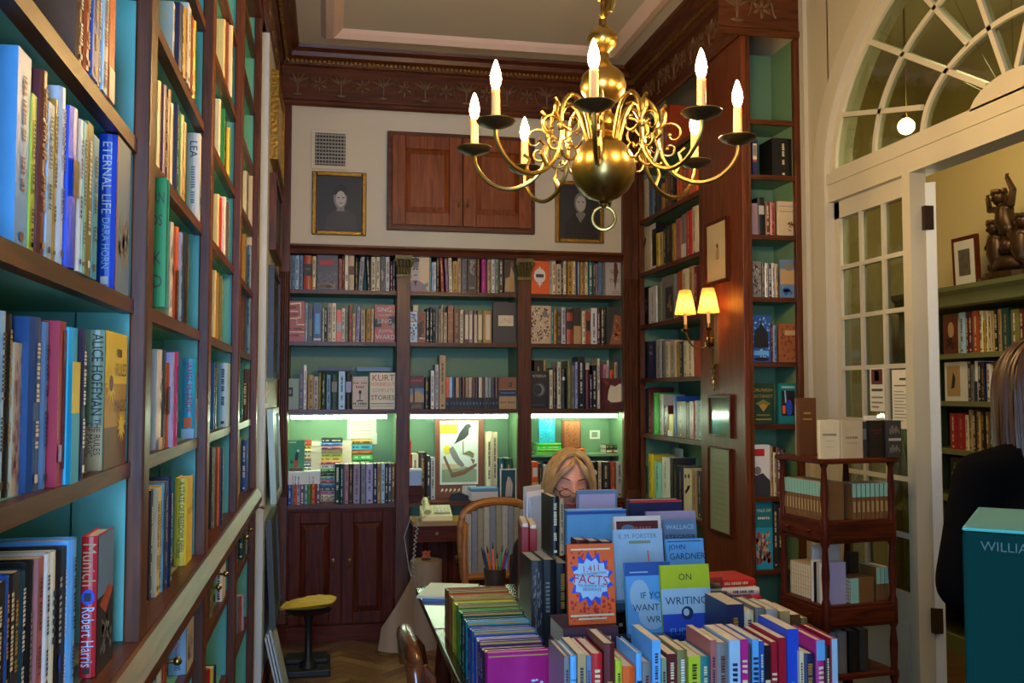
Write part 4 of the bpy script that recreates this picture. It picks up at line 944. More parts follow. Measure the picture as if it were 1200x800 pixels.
# right niche
stack(629, 658, 519.5, 537, YB+.12, ['bright_green','bright_green','bright_green','bright_green'], 'bright green pile in the right niche', zbot=1.1305)
p, q = on_y(632, 489, YB+.13), on_y(651, 519, YB+.13)
book((p.x, YB+.16, on_y(640, 519.5, YB+.12).z+.002), .02, p.z-q.z, q.x-p.x, 'cyan', 'turquoise patterned book standing on the bright green pile', rotz=-90, mark=False, hard=True, cover=(('s',60,.05,.05,.95,.95,.05,'teal'),('s',40,.05,.05,.95,.95,.04,'mint')), group='books in the right niche')
stack(660, 686, 526, 537, YB+.115, ['orange','salmon'], 'orange pile in the right niche', zbot=1.1305)
p, q = on_y(658.5, 492, YB+.13), on_y(681, 525, YB+.13)
book((p.x, YB+.15, on_y(670, 526, YB+.115).z+.002), .022, p.z-q.z, q.x-p.x, 'brown', 'face-out brown patterned book standing on the orange pile', rotz=-90, mark=False, hard=True, cover=(('r',.15,.04,.95,.96,'copper'),('s',60,.18,.06,.92,.94,.05,'brown'),('s',30,.18,.06,.92,.94,.04,'rust')), group='books in the right niche')
stack(710, 730, 521, 537, YB+.13, ['dark_green','bronze'], 'dark pile at the right end of the niche', zbot=1.1305)
row_back([('orange',623,631,541,dict(sp=(('r',.15,.6,.85,.85,'white'),('r',0,0,1,.45,'beige')),n='orange topped book')),('charcoal',631.5,636,543),('white',637,642,545),('black',643,650,542),('cream',651,658,543),('brown',659,667,542),('grey',668,676,543),('black',677,688,542),('white',689,692,541),('black',692.4,701,541,dict(sp=(('e',.5,.7,.35,.08,'white'),('e',.4,.3,.3,.07,'grey')),n='black and white book')),('cream',701.2,704.6,541),('charcoal',706,714,541),('rust',715.6,721.6,541),('light_grey',722,730,541)], 3, 'row below the half shelf, right bay', grp='books in the right niche')
# middle niche upright books
row_back([('red',479.2,482,516.5),('cream',483,490.4,532),('dark_brown',491,500,530),('black',500.4,504.4,534),('light_grey',505,510,536)], 3, 'left end of the middle niche', yf=YB+.13, grp='books in the middle niche')
row_back([('cream',570,577,506),('beige',577.2,583,506),('dark_teal',584,592,537),('dark_green',592.4,600,537)], 3, 'right end of the middle niche', yf=YB+.13, grp='books in the middle niche')
# ================================================================ BOOKS ON THE LEFT BOOKCASE
def row_left(items, bay, zi, desc, x_start):
    """items: (colour, x of the far spine edge, y of its top, options), near to far; spines face the room"""
    zb = LZ[zi]+.0005; ymax = POSTS[bay+1]-.024; yp = POSTS[bay]+.024
    y = max(yp, -.375/tanx(x_start)*-1 if False else (-.375)/tanx(x_start)-.03)
    grp = 'books on the left bookcase'
    for n, it in enumerate(items):
        c, x1, yt = it[:3]; o = it[3] if len(it) > 3 else {}
        t = tanx(x1)
        nm = o.get('n', c.replace('_', ' ')+' book'); lab = '%s, %s from left on %s' % (nm, ORD[n+1], desc)
        if 'face' in o:            # front cover faces the room, spine towards the camera
            x0, x2 = o['face']; xb = o.get('X', -.348); ys = xb/t; xa = tanx(x0)*ys
            ye = xb/tanx(x2); d = min(max(ye-ys, .11), .165)
            d = min(d, ymax-ys-.001)
            top = on_x(x1, yt, xb).z
            ys = max(ys, y+.001)
            book(((xa+xb)/2, ys, zb), max(.014, xb-xa), top-zb, d, c, lab, rotz=o.get('rz', 0), spine=o.get('sp', ()), cover=o.get('art', ()), group=grp, hard=True)
            y = ys+d; continue
        th = o.get('t', .026); yf = y+th; X = t*yf
        if X > -.338: yf = min(-.338/t, y+.05 if n else 9); X = max(min(t*yf, -.338), -.45); 
        if X > -.338: X = -.338
        if X < -.44: X = -.44; yf = max(y+.010, X/t)
        th = min(th+.012, yf-y-.001)
        if th < .008: th = .008; yf = y+.009
        if yf > ymax: continue
        top = on_x(x1, yt, X).z; h = min(max(top-zb, .15), LZ[zi+1]-.03-zb if zi+1 < len(LZ) else .25)
        book((X, yf-th/2, zb), th, h, min(.15, X-XLB-.02), c, lab, rotz=90, spine=o.get('sp', ()), group=grp)
        y = yf
V = lambda t_, u, v, s, c, L=.42: ('t', t_, u, v, s, c, -90, 1, L)
# nearest bay
row_left([('brown',88,-40),('rust',97,-38),('blue',107,-32),('dark_green',110,-30),('light_blue',118,-25),('orange',126,-20,dict(sp=(('r',0,0,1,.3,'white'),)))], 0, 6, 'top visible shelf, nearest left bay', 60)
row_left([('sky_blue',27,58,dict(t=.05,n='broad sky blue book')),('lime',35,105,dict(t=.02)),('maroon',49,77,dict(n='glossy maroon book')),('light_blue',56,116),('gold',61,110,dict(t=.016)),('silver',71,97),('royal_blue',87,124,dict(t=.03,n='royal blue picture book',sp=(('r',.1,.45,.9,.68,'black'),))),('white',92,135,dict(t=.018)),('mint',96,138,dict(t=.014)),('olive',103,140,dict(t=.02)),('cyan',110,156,dict(t=.02)),
 ('royal_blue',130,149,dict(face=(108,147),n='blue ETERNAL LIFE hardcover',sp=(V('ETERNAL LIFE',.5,.72,.021,'white',.46),V('DARA HORN',.5,.30,.017,'light_blue',.32),('r',.3,.04,.7,.09,'white')),art=(('r',0,0,1,1,'steel_blue'),('r',0,0,.08,1,'copper'),('s',30,.1,.1,.95,.6,.1,'grey'))))], 0, 5, 'second visible shelf, nearest left bay', 2)
row_left([('light_blue',8,365,dict(t=.03)),('black',14,368,dict(t=.02)),('beige',25,402,dict(t=.03,n='pink marbled book',sp=(('s',50,0,0,1,1,.1,'rose'),))),('deep_blue',50,373,dict(t=.045,n='wide deep blue book')),('steel_blue',58,378),('crimson',76,377,dict(t=.032,n='glossy crimson and gold book',sp=(('r',.6,.1,1,.95,'maroon'),('r',.1,.15,.6,.25,'lilac')))),('cyan',93,385,dict(t=.03,n='turquoise seascape book',sp=(('r',0,.45,1,.78,'yellow'),('r',0,.0,1,.45,'cyan')))),('navy',102,386,dict(t=.02)),
 ('sage',121,386,dict(face=(99,148),n='sunflower RULES OF MAGIC book',sp=(('r',0,0,1,.32,'tan'),V('ALICE HOFFMAN',.62,.68,.024,'black',.58),V('THE RULES',.7,.24,.014,'black',.26),V('OF MAGIC',.3,.22,.014,'black',.24)),
   art=(('r',0,0,1,1,'gold'),('r',0,.62,1,1,'yellow'),('r',0,0,1,.3,'brown'),('p',[(.25+(.24 if k % 2 else .11)*math.cos(k*.3),.62+(.17 if k % 2 else .08)*math.sin(k*.3)) for k in range(21)],'yellow'),('e',.25,.62,.09,.06,'brown'),('p',[(.75+(.22 if k % 2 else .1)*math.cos(k*.3),.3+(.13 if k % 2 else .06)*math.sin(k*.3)) for k in range(21)],'yellow'),('t','THE',.6,.85,.02,'dark_brown'),('t','RULES',.68,.72,.03,'dark_brown'),('t','MAGIC',.65,.45,.03,'dark_brown'))))], 0, 4, 'third visible shelf, nearest left bay', 2)
row_left([('black',13,676,dict(t=.04)),('blue',19,668,dict(t=.02)),('black',25,668),('charcoal',30,664),('dark_teal',38,662),('black',47,652,dict(sp=(V('HEIMSKRINGLA',.5,.5,.014,'grey'),))),('rose',57,648,dict(n='dusty rose book')),('white',65,644,dict(t=.022)),('cream',72,641,dict(t=.022,sp=(V('REAMDE',.5,.6,.02,'navy'),))),('black',79,639,dict(t=.022,sp=(V('BY EIGHTEEN',.5,.62,.016,'light_grey'),('e',.5,.3,.3,.06,'royal_blue')))),('charcoal',84,636,dict(t=.016)),('sky_blue',97,626,dict(t=.04,n='bright sky blue book')),
 ('red',118,626,dict(face=(99,134),n='red MUNICH hardcover',sp=(V('Munich',.5,.80,.028,'tan',.30),('e',.5,.57,.42,.055,'royal_blue'),('r',.3,.54,.7,.6,'black'),V('Robert Harris',.5,.29,.026,'light_blue',.42),('r',.3,.03,.7,.07,'black')),art=(('r',0,.55,1,1,'steel_blue'),('r',0,0,1,.55,'black'),('p',((.1,.5),(.7,.6),(.95,.55),(.5,.4)),'rust'),('s',30,.1,.05,.95,.45,.08,'grey'))))], 0, 3, 'ledge shelf, nearest left bay', 2)
# second bay
row_left([('white',197,-10),('navy',208,-12,dict(t=.04)),('gold',214,-4),('white',222,5,dict(t=.04)),('rust',225,16,dict(t=.02)),('yellow',228,20,dict(t=.02))], 1, 7, 'highest visible shelf, second left bay', 186)
row_left([('cream',183,85),('purple',190,90),('maroon',195,95),('cream',198,112,dict(n='orange-edged cream book')),('navy',204,112),('green',207,122),('tan',211,126),('gold',214,135),('white',229,145,dict(face=(214,233),n='white book lettered LEA',sp=(V('LEA',.5,.82,.028,'navy'),V('COLLECTED WORKS',.5,.42,.015,'steel_blue')),art=(('s',30,.1,.1,.9,.5,.1,'light_blue'),)))], 1, 6, 'shelf above the green book, second left bay', 180)
row_left([('white',201,258,dict(t=.03,n='spotted white book',sp=(('s',30,.1,.05,.9,.95,.1,'charcoal'),))),('orange',207,263,dict(sp=(('r',0,0,1,.55,'brown'),))),('light_blue',211,270),('black',219,272,dict(t=.05))], 1, 5, 'shelf behind the green book, second left bay', 196)
# green face-on book turned towards the camera
gy = 1.95; p, q = on_y(196, 215, gy), on_y(173, 345, gy)
gx1 = p.x; gw = .165
book((gx1-gw, gy+.015, LZ[5]+.0005), .03, .255, gw, 'emerald', 'green MODERN GODS hardcover turned to face the camera', rotz=-90, mark=False, hard=True, group='books on the left bookcase',
     cover=(('t','MODERN',.76,.84,.032,'dark_brown',0,1,.42),('t','GODS',.80,.665,.032,'dark_brown',0,1,.30),('r',.66,.53,.70,.55,'dark_brown'),('t','NICK',.77,.37,.036,'dark_brown',0,1,.34),('t','LAIRD',.74,.19,.036,'dark_brown',0,1,.44)))
row_left([('black',177,408),('white',191,410,dict(t=.05,n='broad white book',sp=(('s',14,.2,.3,.8,.9,.1,'grey'),('r',0,0,1,.12,'tan')))),('black',194,410,dict(t=.02)),('rust',199,425,dict(sp=(('r',0,.4,1,.72,'black'),))),('lilac',205,413),('magenta',211,413,dict(t=.022)),
 ('cyan',228,420,dict(face=(213,232),n='turquoise book with pink lettering',sp=(V('JAMES McBRIDE',.5,.64,.024,'crimson',.64),('r',.2,.14,.8,.26,'orange'),('r',0,0,1,.12,'light_blue')),art=(('r',0,.0,1,.5,'sky_blue'),('s',30,.1,.1,.9,.9,.1,'pink'))))], 1, 4, 'eye-level shelf, second left bay', 174)
row_left([('lilac',174,572,dict(sp=(('s',24,.1,.05,.9,.95,.12,'black'),))),('yellow',177,572,dict(t=.02)),('black',182,572),('cream',190,569,dict(t=.03)),('yellow',192,567,dict(t=.02)),('sky_blue',196,564),('charcoal',199,562),('navy',205,557,dict(t=.03)),
 ('yellow',221,559,dict(face=(207,226),n='yellow STATE OF FREEDOM book',sp=(V('A STATE OF FREEDOM',.55,.64,.019,'black',.64),V('NEEL',.6,.22,.014,'black',.16),V('MUKHERJEE',.3,.2,.012,'black',.22)),art=(('t','FREEDOM',.5,.6,.02,'olive'),)))], 1, 3, 'ledge shelf, second left bay', 172)
row_left([('white',173,772,dict(t=.02)),('black',183,770,dict(t=.05)),('light_blue',190,760,dict(t=.03)),('cream',197,758),('rust',202,754,dict(t=.02)),
 ('light_blue',223,727,dict(face=(203,231),n='pale blue BOOKS hardcover',sp=(V('BOOKS',.5,.84,.022,'navy',.22),V('ARE MADE',.5,.60,.018,'magenta',.22),V('OUT OF',.5,.40,.018,'purple',.16),V('BOOKS',.5,.20,.022,'navy',.2)),art=(('r',0,0,1,1,'light_grey'),('s',30,.1,.1,.9,.9,.12,'grey'))))], 1, 2, 'shelf under the ledge, second left bay', 172)
# third and fourth bays
row_left([('cream',258,-10),('copper',262,-6),('cream',267,5,dict(n='second cream book'))], 2, 8, 'top visible shelf, third left bay', 252)
row_left([('white',254,103),('green',259,115),('black',261,125),('yellow',265,138)], 2, 7, 'upper shelf, third left bay', 251)
row_left([('cream',254,222),('red',257,226),('white',262,225),('brown',265,232)], 2, 6, 'middle upper shelf, third left bay', 250)
row_left([('cream',252,315),('gold',255,318),('olive',259,322)], 2, 5, 'shelf above eye level, third left bay', 250)
row_left([('blue',252,424),('black',254,424),('light_blue',266,425,dict(face=(256,268),n='pale blue book turned face-out'))], 2, 4, 'eye-level shelf, third left bay', 249)
row_left([('black',251,523),('grey',254,524),('brown',257,524),('orange',259,523),('navy',263,523)], 2, 3, 'ledge shelf, third left bay', 246)
row_left([('light_blue',247,660),('brown',251,658),('olive',254,656),('white',264,652,dict(face=(256,266),n='white book turned face-out'))], 2, 2, 'shelf under the ledge, third left bay', 244)
row_left([('charcoal',248,772),('red',252,770),('yellow',256,768),('navy',259,766)], 2, 1, 'lower shelf, third left bay', 242)
row_left([('white',286,160),('grey',288,165)], 3, 7, 'upper shelf, fourth left bay', 284)
row_left([('gold',286,196),('black',295,195,dict(face=(287,297),n='black LUCKY BOY book turned face-out',sp=(V('LUCKY BOY',.5,.45,.022,'white',.6),)))], 3, 6, 'middle upper shelf, fourth left bay', 284)
row_left([('brown',286,272),('steel_blue',292,282,dict(face=(287,294),n='steel blue book turned face-out'))], 3, 5, 'shelf above eye level, fourth left bay', 283)
row_left([('teal',285,336),('white',282.5,432),('dark_brown',291,432,dict(face=(283,293),n='dark brown book turned face-out',sp=(V('A HISTORY OF BOOKS',.5,.5,.014,'cream'),)))], 3, 4, 'eye-level shelf, fourth left bay', 281)
row_left([('tan',283,512),('blue',290,515,dict(face=(284,293),n='bright blue book turned face-out'))], 3, 3, 'ledge shelf, fourth left bay', 281)
row_left([('white',281,606),('dark_teal',288,605,dict(face=(282,291),n='dark teal book turned face-out')),('silver',292,608)], 3, 2, 'shelf under the ledge, fourth left bay', 279)
row_left([('maroon',281,700),('steel_blue',284,702),('rust',287,706),('lilac',290,710)], 3, 1, 'lower shelf, fourth left bay', 279)

# ================================================================ BOOKS ON THE RIGHT BOOKCASE
def row_right(items, z, desc, xf=XR+.045):
    zb = z+.0005
    for n, it in enumerate(items):
        c, x0, x1, yt = it[:4]; o = it[4] if len(it) > 4 else {}
        X = xf+o.get('dx', 0); p, q = on_x(x0, yt, X), on_x(x1, yt, X)
        w_ = p.y-q.y-.0012; h = min(on_x((x0+x1)/2, yt, X).z-zb, .31)
        nm = o.get('n', c.replace('_', ' ')+' book'); lab = '%s, %s from left on %s' % (nm, ORD[n+1], desc)
        if o.get('f'):
            book((X+.012, p.y-.0006, zb), .022, h, w_, c, lab, rotz=180, cover=o.get('art', ()), group='books on the right bookcase', hard=True, mark=False)
        else:
            book((X, (p.y+q.y)/2, zb), w_, h, .15, c, lab, rotz=-90, spine=o.get('sp', ()), group='books on the right bookcase')
row_right([('maroon',752,757,128),('brown',757.5,762,124),('black',763,770,120),('cream',771,775,118),('rust',776,784,112)], 3.04, 'highest shelf, right bookcase')
row_right([('cream',749.5,760,211,dict(n='broad cream book')),('steel_blue',760.3,765,209),('charcoal',765.3,769.5,210),('gold',774,778.6,215),('brown',779,783.6,203),('black',785,790,203),('orange',793,799,199),('rust',799.3,806,196),('orange',807,815.5,193,dict(n='second orange book'))], RZ[0], 'shelf behind the chandelier, right bookcase')
row_right([('cream',749.5,762.6,265,dict(f=1,n='face-out cream book with dark figure',art=(('p',((.1,.1),(.4,.15),(.35,.5),(.6,.75),(.5,.8),(.2,.5)),'dark_brown'),))),('black',763,768.6,259,dict(sp=(('r',0,.88,1,1,'white'),('r',0,0,1,.1,'white')))),('yellow',769,772,273),('tan',772.3,776,272),('dark_green',777,780,268),('black',780.3,786,264),('gold',786.3,790,262),('rose',792,797.4,256),('grey',798,803.6,251,dict(sp=(('r',0,0,1,.35,'white'),))),('red',804,809,247),('cream',810,816.6,242)], RZ[1], 'third shelf, right bookcase')
row_right([('black',750.5,759.6,337,dict(sp=(('s',14,.1,.2,.9,.8,.1,'grey'),))),('white',760,768.8,336),('sage',770.4,775,330),('grey',775.4,790,323,dict(n='broad grey picture book',sp=(('r',.3,.05,.9,.75,'charcoal'),('s',10,.3,.1,.9,.7,.1,'tan')))),('rust',793,798,318),('cream',798.4,806,315),('tan',806.4,813,312),('maroon',813.3,817,312)], RZ[2], 'shelf behind the sconce, right bookcase')
row_right([('black',753,756.6,400),('navy',757,768.4,400,dict(f=1,n='face-out navy book with white title',art=(('t','The',.5,.85,.026,'white'),('t','War',.5,.68,.034,'white')))),('light_grey',768.8,774,398),('grey',774.3,778.6,399),('cream',779,784.6,400),('beige',785,790.6,399),('gold',792,796,400),('charcoal',796.3,799.6,400),('cream',800,806,400,dict(n='second cream book')),('cream',806.3,811,400,dict(n='third cream book')),('rust',812,819.5,399)], RZ[3], 'shelf below the sconce, right bookcase')
row_right([('charcoal',753.5,757.6,455),('maroon',758,764.6,454),('bright_green',766,771.4,460),('light_grey',772,776.4,462),('maroon',777,782,475,dict(n='shorter maroon book')),('yellow',782.3,788,485,dict(sp=(('r',0,0,1,.25,'white'),))),('blue',788.3,791.6,464),('brown',792,803,470,dict(n='broad brown book')),('charcoal',803.3,807.6,471),('rose',808,812.6,470),('light_grey',813.4,817,469),('mint',817.6,822,469)], RZ[4], 'shelf above the tall books, right bookcase')
row_right([('light_grey',745.6,749,520),('teal',749.4,758.4,545,dict(sp=(('r',0,0,1,.2,'light_grey'),))),('yellow',758.8,765,532),('mint',766,774,541),('white',775,784,536),('charcoal',785,788.4,534),('black',788.8,794,545),('navy',794.3,800,546),('cream',801,810,549,dict(n='cream book with black bird',sp=(('p',((.2,.5),(.7,.55),(.9,.65),(.5,.62),(.3,.42)),'black'),('s',8,.1,.7,.9,.95,.1,'charcoal')))),('tan',810.4,816,551),('charcoal',817,822,552)], .83, 'lower shelf of tall books, right bookcase')
p, q = on_x(746, 519, XR+.16), on_x(796, 519, XR+.16)
book((XR+.235, p.y-.05, .8305), .022, p.z-.832, p.y-q.y-.2, 'light_grey', 'large pale landscape book standing behind the tall books', rotz=180, mark=False, hard=True, cover=(('p',((0,.7),(.3,.78),(.6,.72),(1,.8),(1,.5),(0,.5)),'sage'),), group='books on the right bookcase')

# ================================================================ BOOKS ON THE END SHELVES
def row_y(items, zb, yf, dmax, desc, grp):
    for n, it in enumerate(items):
        c, x0, x1, yt = it[:4]; o = it[4] if len(it) > 4 else {}
        y = yf+o.get('dy', 0); p, q = on_y(x0, yt, y), on_y(x1, yt, y); w_ = q.x-p.x-.0012; h = (p.z+q.z)/2-zb
        nm = o.get('n', c.replace('_', ' ')+' book'); lab = '%s, %s from left on %s' % (nm, ORD[n+1], desc)
        if o.get('f'): book((p.x+.0006, y+.012, zb), o.get('t', .024), h, w_, c, lab, rotz=-90, cover=o.get('art', ()), group=grp, hard=True, mark=False)
        else: book(((p.x+q.x)/2, y, zb), w_, h, min(dmax, .15), c, lab, spine=o.get('sp', ()), group=grp, lean=o.get('lean', 0))
E_ = lambda items, i, desc: row_y(items, EZ[i]+.0005, YC+.03, .2, desc, 'books on the narrow end shelves')
E_([('navy',881,888,164,F((('r',.1,.45,.8,.9,'cream'),('r',.15,.55,.75,.85,'grey'),('r',.1,.38,.8,.44,'rust')),n='face-out navy book with pale picture')),('black',905,930,162,dict(n='black box-like book'))], 1, 'highest end shelf')
E_([('mauve',880,887.6,238,F((('s',20,0,0,1,1,.1,'rose'),),n='face-out mauve book')),('black',888,896,231,dict(sp=(('r',.1,.55,.9,.78,'light_grey'),))),('brown',897,902.2,237),('rose',902.5,908.6,237),('beige',911,933,236,F((('s',20,.5,.05,1,.5,.08,'bronze'),('r',.1,.85,.9,.87,'grey'),('r',.1,.7,.9,.72,'grey')),n='face-out beige book'))], 2, 'second end shelf')
E_([('grey',881,892,306,F((('s',40,0,0,1,1,.1,'black'),('s',20,0,0,1,1,.1,'light_grey')),n='face-out grey mottled book')),('charcoal',893,896,308),('white',896.3,900,308),('charcoal',900.3,904,309),('silver',904.3,908,308),('tan',908.4,912,309),('steel_blue',914,934.6,304,F((('r',0,.35,1,.75,'tan'),('e',.5,.82,.3,.12,'grey'),('s',16,.1,0,.9,.35,.1,'blue')),n='face-out tan and blue book'))], 3, 'third end shelf')
E_([('blue',880.5,902.6,369,F((('s',60,0,0,1,1,.05,'light_blue'),('p',((.1,.3),(.9,.3),(.85,.65),(.6,.75),(.5,.9),(.4,.75),(.15,.65)),'black'),('r',.1,.14,.9,.24,'sky_blue'),('e',.5,.06,.4,.04,'black')),n='face-out blue book with black figure')),('maroon',903,905.6,380),('steel_blue',906,910.4,381),('copper',912.6,935,379,F((('s',60,0,0,1,1,.07,'brown'),('r',.3,.7,.9,.82,'tan')),n='face-out copper brown book'))], 4, 'fourth end shelf')
E_([('dark_green',881,907,449,F((('t','DRUNKEN',.5,.83,.022,'gold'),('t','BOTANIST',.5,.68,.022,'gold'),('p',((.15,.5),(.5,.6),(.85,.5),(.5,.4)),'olive'),('p',((.3,.45),(.5,.5),(.7,.45),(.5,.3)),'gold'),('r',.2,.2,.8,.24,'olive'),('r',.15,.1,.85,.13,'gold')),n='face-out dark green book with gilt ornament')),('teal',912,934.6,449,F((('r',.15,.2,.85,.82,'black'),('e',.55,.4,.16,.2,'royal_blue'),('r',.2,.25,.35,.45,'orange'),('p',((.3,.82),(.36,.82),(.4,.55),(.34,.5)),'light_blue'),('r',.15,.88,.85,.93,'mint')),n='face-out teal book with black picture'))], 5, 'fifth end shelf')
E_([('white',881,902,521,F((('r',.02,.78,.7,.92,'red'),('p',((0,0),(1,0),(1,.3),(.6,.45),(.2,.4),(0,.5)),'charcoal'),('e',.3,.5,.2,.08,'grey')),n='face-out white book with red label')),('tan',902.5,906,523),('cream',906.3,909.6,530),('brown',910,915,524),('charcoal',915.5,921,526)], 6, 'sixth end shelf')
E_([('cyan',882,905,588,F((('r',0,.62,1,1,'teal'),('t','TALE OF',.55,.87,.020,'white'),('t','HEARTS',.55,.76,.018,'white'),('s',50,0,0,1,.62,.1,'rust'),('s',30,0,.1,1,.62,.08,'beige')),n='face-out teal TALE book with red flowers')),('charcoal',906,911,590),('black',911.5,916,588)], 7, 'seventh end shelf')
for k, (c, w_, rz) in enumerate((('grey', .15, 12), ('beige', .14, -8), ('light_grey', .16, 20), ('brown', .13, -15), ('charcoal', .15, 5))):
    M = Matrix.Translation((2.19, YC+.05, EZ[8]+.001+k*.025)) @ Matrix.Rotation(R(rz), 4, 'Z') @ Matrix.Rotation(R(90), 4, 'Y') @ Matrix.Translation((-.012, 0, -.09))
    book(None, .024, .18, .15, c, '%s pamphlet in the untidy heap on the lowest end shelf' % c.replace('_', ' '), M=M, hard=False, group='heap of pamphlets', mark=False)

# ================================================================ BOOKS IN THE NEXT ROOM
def row_next(items, z, desc):
    X = XN+.02; zb = z+.0005
    for n, it in enumerate(items):
        c, x0, x1, yt = it[:4]; o = it[4] if len(it) > 4 else {}
        p, q = on_x(x0, yt, X), on_x(x1, yt, X); w_ = p.y-q.y-.001; h = on_x((x0+x1)/2, yt, X).z-zb
        lab = '%s, %s from left on %s' % (o.get('n', c.replace('_', ' ')+' book'), ORD[n+1], desc)
        if o.get('f'): book((X+.012, p.y, zb), .022, h, w_, c, lab, rotz=180, cover=o.get('art', ()), group='books in the next room', hard=True, mark=False)
        else: book((X, (p.y+q.y)/2, zb), w_, h, .15, c, lab, rotz=-90, spine=o.get('sp', ()), group='books in the next room')
row_next([('maroon',1104,1122,368,dict(f=1,n='face-out maroon book',art=(('e',.55,.6,.2,.2,'tan'),('s',16,.1,.05,.9,.5,.1,'black')))),('light_blue',1123,1130,366),('maroon',1131,1134,366),('plum',1134.4,1138.6,365),('rust',1139,1146,364,dict(n='bright rust book')),('cream',1146.5,1151,364),('gold',1151.3,1154,375),('cream',1154.3,1157,364,dict(n='second cream book')),('beige',1157.3,1161,364),('tan',1161.3,1163.5,364),('black',1164,1169,364),('tan',1169.3,1172.6,362,dict(n='second tan book')),('dark_teal',1173,1182,361),('olive',1183,1193,362,dict(n='broad olive book')),('maroon',1194,1199,362,dict(n='last maroon book')),('brown',1199.5,1206,361),('cream',1206.5,1213,361),('navy',1213.5,1222,360)], NZ[0], 'top shelf, next room')
row_next([('white',1106,1133,424,dict(f=1,n='face-out white book with black brush figure',art=(('r',.12,.12,.7,.9,'tan'),('p',((.3,.3),(.45,.35),(.5,.6),(.4,.75),(.35,.55)),'black')))),('charcoal',1134,1137,426),('grey',1137.3,1140.4,427),('white',1141,1145,423,dict(sp=(('r',0,0,1,.5,'navy'),))),('black',1145.5,1149,424),('navy',1149.3,1153,425),('white',1155,1160.6,426),('brown',1161,1165,424),('bronze',1165.4,1168.6,424),('dark_brown',1169,1173.4,425),('grey',1174,1178,424),('cream',1178.4,1182.6,422),('brown',1183,1188,421,dict(n='second brown book')),('tan',1188.4,1192,421),('bronze',1192.4,1198,421,dict(n='second bronze book')),('cream',1198.4,1206,420)], NZ[1], 'second shelf, next room')
row_next([('crimson',1112,1121,484),('crimson',1121.3,1130,484,dict(n='second crimson book')),('cream',1131,1134,486),('tan',1134.4,1138.6,480),('dark_brown',1139,1143,481),('tan',1143.4,1148,482,dict(n='second tan book')),('black',1148.4,1154,482),('bronze',1154.4,1158.6,482),('charcoal',1159,1164,483),('tan',1164.4,1168,490),('brown',1168.4,1176,480)], NZ[2], 'third shelf, next room')
row_next([('black',1113,1127,536,dict(f=1,n='face-out black book with green lettering',art=(('s',40,.05,.05,.95,.95,.07,'sage'),))),('light_blue',1128,1137,536),('dark_brown',1137.4,1140,538),('brown',1140.4,1148,538),('white',1149,1154,541),('tan',1154.4,1160,540)], NZ[3], 'fourth shelf, next room')
# lamp of the next room, seen through the old glass
g = on_x(1062, 148, 3.15)
gl = thing('globe_lamp', 'glowing globe pendant lamp seen through the fanlight glass', 'lamp', (g.x, g.y, g.z))
MB().ell(g, (.045, .045, .045), 16, 10).build('globe', mat('globe_glow', (255, 240, 210), .4, emit=(255, 214, 140), estr=80), gl, smooth=True)
MB().tube([(g.x, g.y, g.z+.045), (g.x, g.y, ZC)], .006, 8).lathe([(0, .042), (.02, .043), (.02, .06), (0, .07)], 12, tuple(g)).build('rod', BRASS(), gl, smooth=True)

# ================================================================ FRAMED PICTURES
def frame_on_y(label, x0, y0, x1, y1, Y, fr, m, inner, fw=.028):
    p, q = on_y(x0, y0, Y), on_y(x1, y1, Y); X0, X1, Z0, Z1 = p.x, q.x, q.z, on_y((x0+x1)/2, y0, Y).z
    t = thing('picture_frame', label, 'picture', (X0, Y, Z0))
    f = MB().box(X0, X0+fw, Y-.028, Y-.001, Z0, Z1).box(X1-fw, X1, Y-.028, Y-.001, Z0, Z1).box(X0+fw, X1-fw, Y-.028, Y-.001, Z0, Z0+fw).box(X0+fw, X1-fw, Y-.028, Y-.001, Z1-fw, Z1)
    f.build('frame', fr, t, bevel=.006)
    MB().box(X0+fw, X1-fw, Y-.012, Y-.002, Z0+fw, Z1-fw).build('picture', m, t)
    W, H = X1-X0-2*fw, Z1-Z0-2*fw
    for i, (poly, c) in enumerate(inner):
        MB().quad(*[(X0+fw+u*W, Y-.0125-.0005*i, Z0+fw+v*H) for u, v in poly]).build('printed_shape', inkmat(c), t)
    return t
def oval(u, v, a, b, n=14): return [(u+a*math.cos(2*math.pi*k/n), v+b*math.sin(2*math.pi*k/n)) for k in range(n)]
DARKPH = mat('dark_photo', (34, 38, 44), .5, var=.3, scale=8)
frame_on_y('gilt framed dark portrait photograph below the air vent', 366, 202, 429, 277, YB+.014, GOLD(), DARKPH,
  [([(.18,0),(.9,0),(.86,.28),(.66,.40),(.4,.38),(.22,.25)], 'charcoal'), (oval(.52,.60,.15,.2), 'grey'), ([(.44,.36),(.62,.36),(.6,.48),(.46,.48)], 'grey'), ([(.36,.66),(.68,.66),(.66,.82),(.52,.86),(.38,.8)], 'black'), (oval(.53,.585,.11,.15), 'light_grey'), ([(.45,.6),(.5,.6),(.5,.62),(.45,.62)], 'charcoal'), ([(.56,.6),(.61,.6),(.61,.62),(.56,.62)], 'charcoal'), ([(.49,.5),(.58,.5),(.56,.515),(.5,.515)], 'charcoal')])
frame_on_y('gilt framed dark portrait photograph partly behind the chandelier', 650, 213, 707, 286, YB+.014, GOLD(), DARKPH,
  [([(.12,0),(.95,0),(.92,.34),(.7,.48),(.35,.48),(.15,.3)], 'black'), (oval(.52,.68,.15,.19), 'grey'), (oval(.53,.66,.12,.15), 'light_grey'), ([(.4,.46),(.52,.30),(.66,.46),(.6,.5),(.46,.5)], 'grey'), ([(.45,.68),(.5,.68),(.5,.7),(.45,.7)], 'charcoal'), ([(.56,.68),(.61,.68),(.61,.7),(.56,.7)], 'charcoal')])
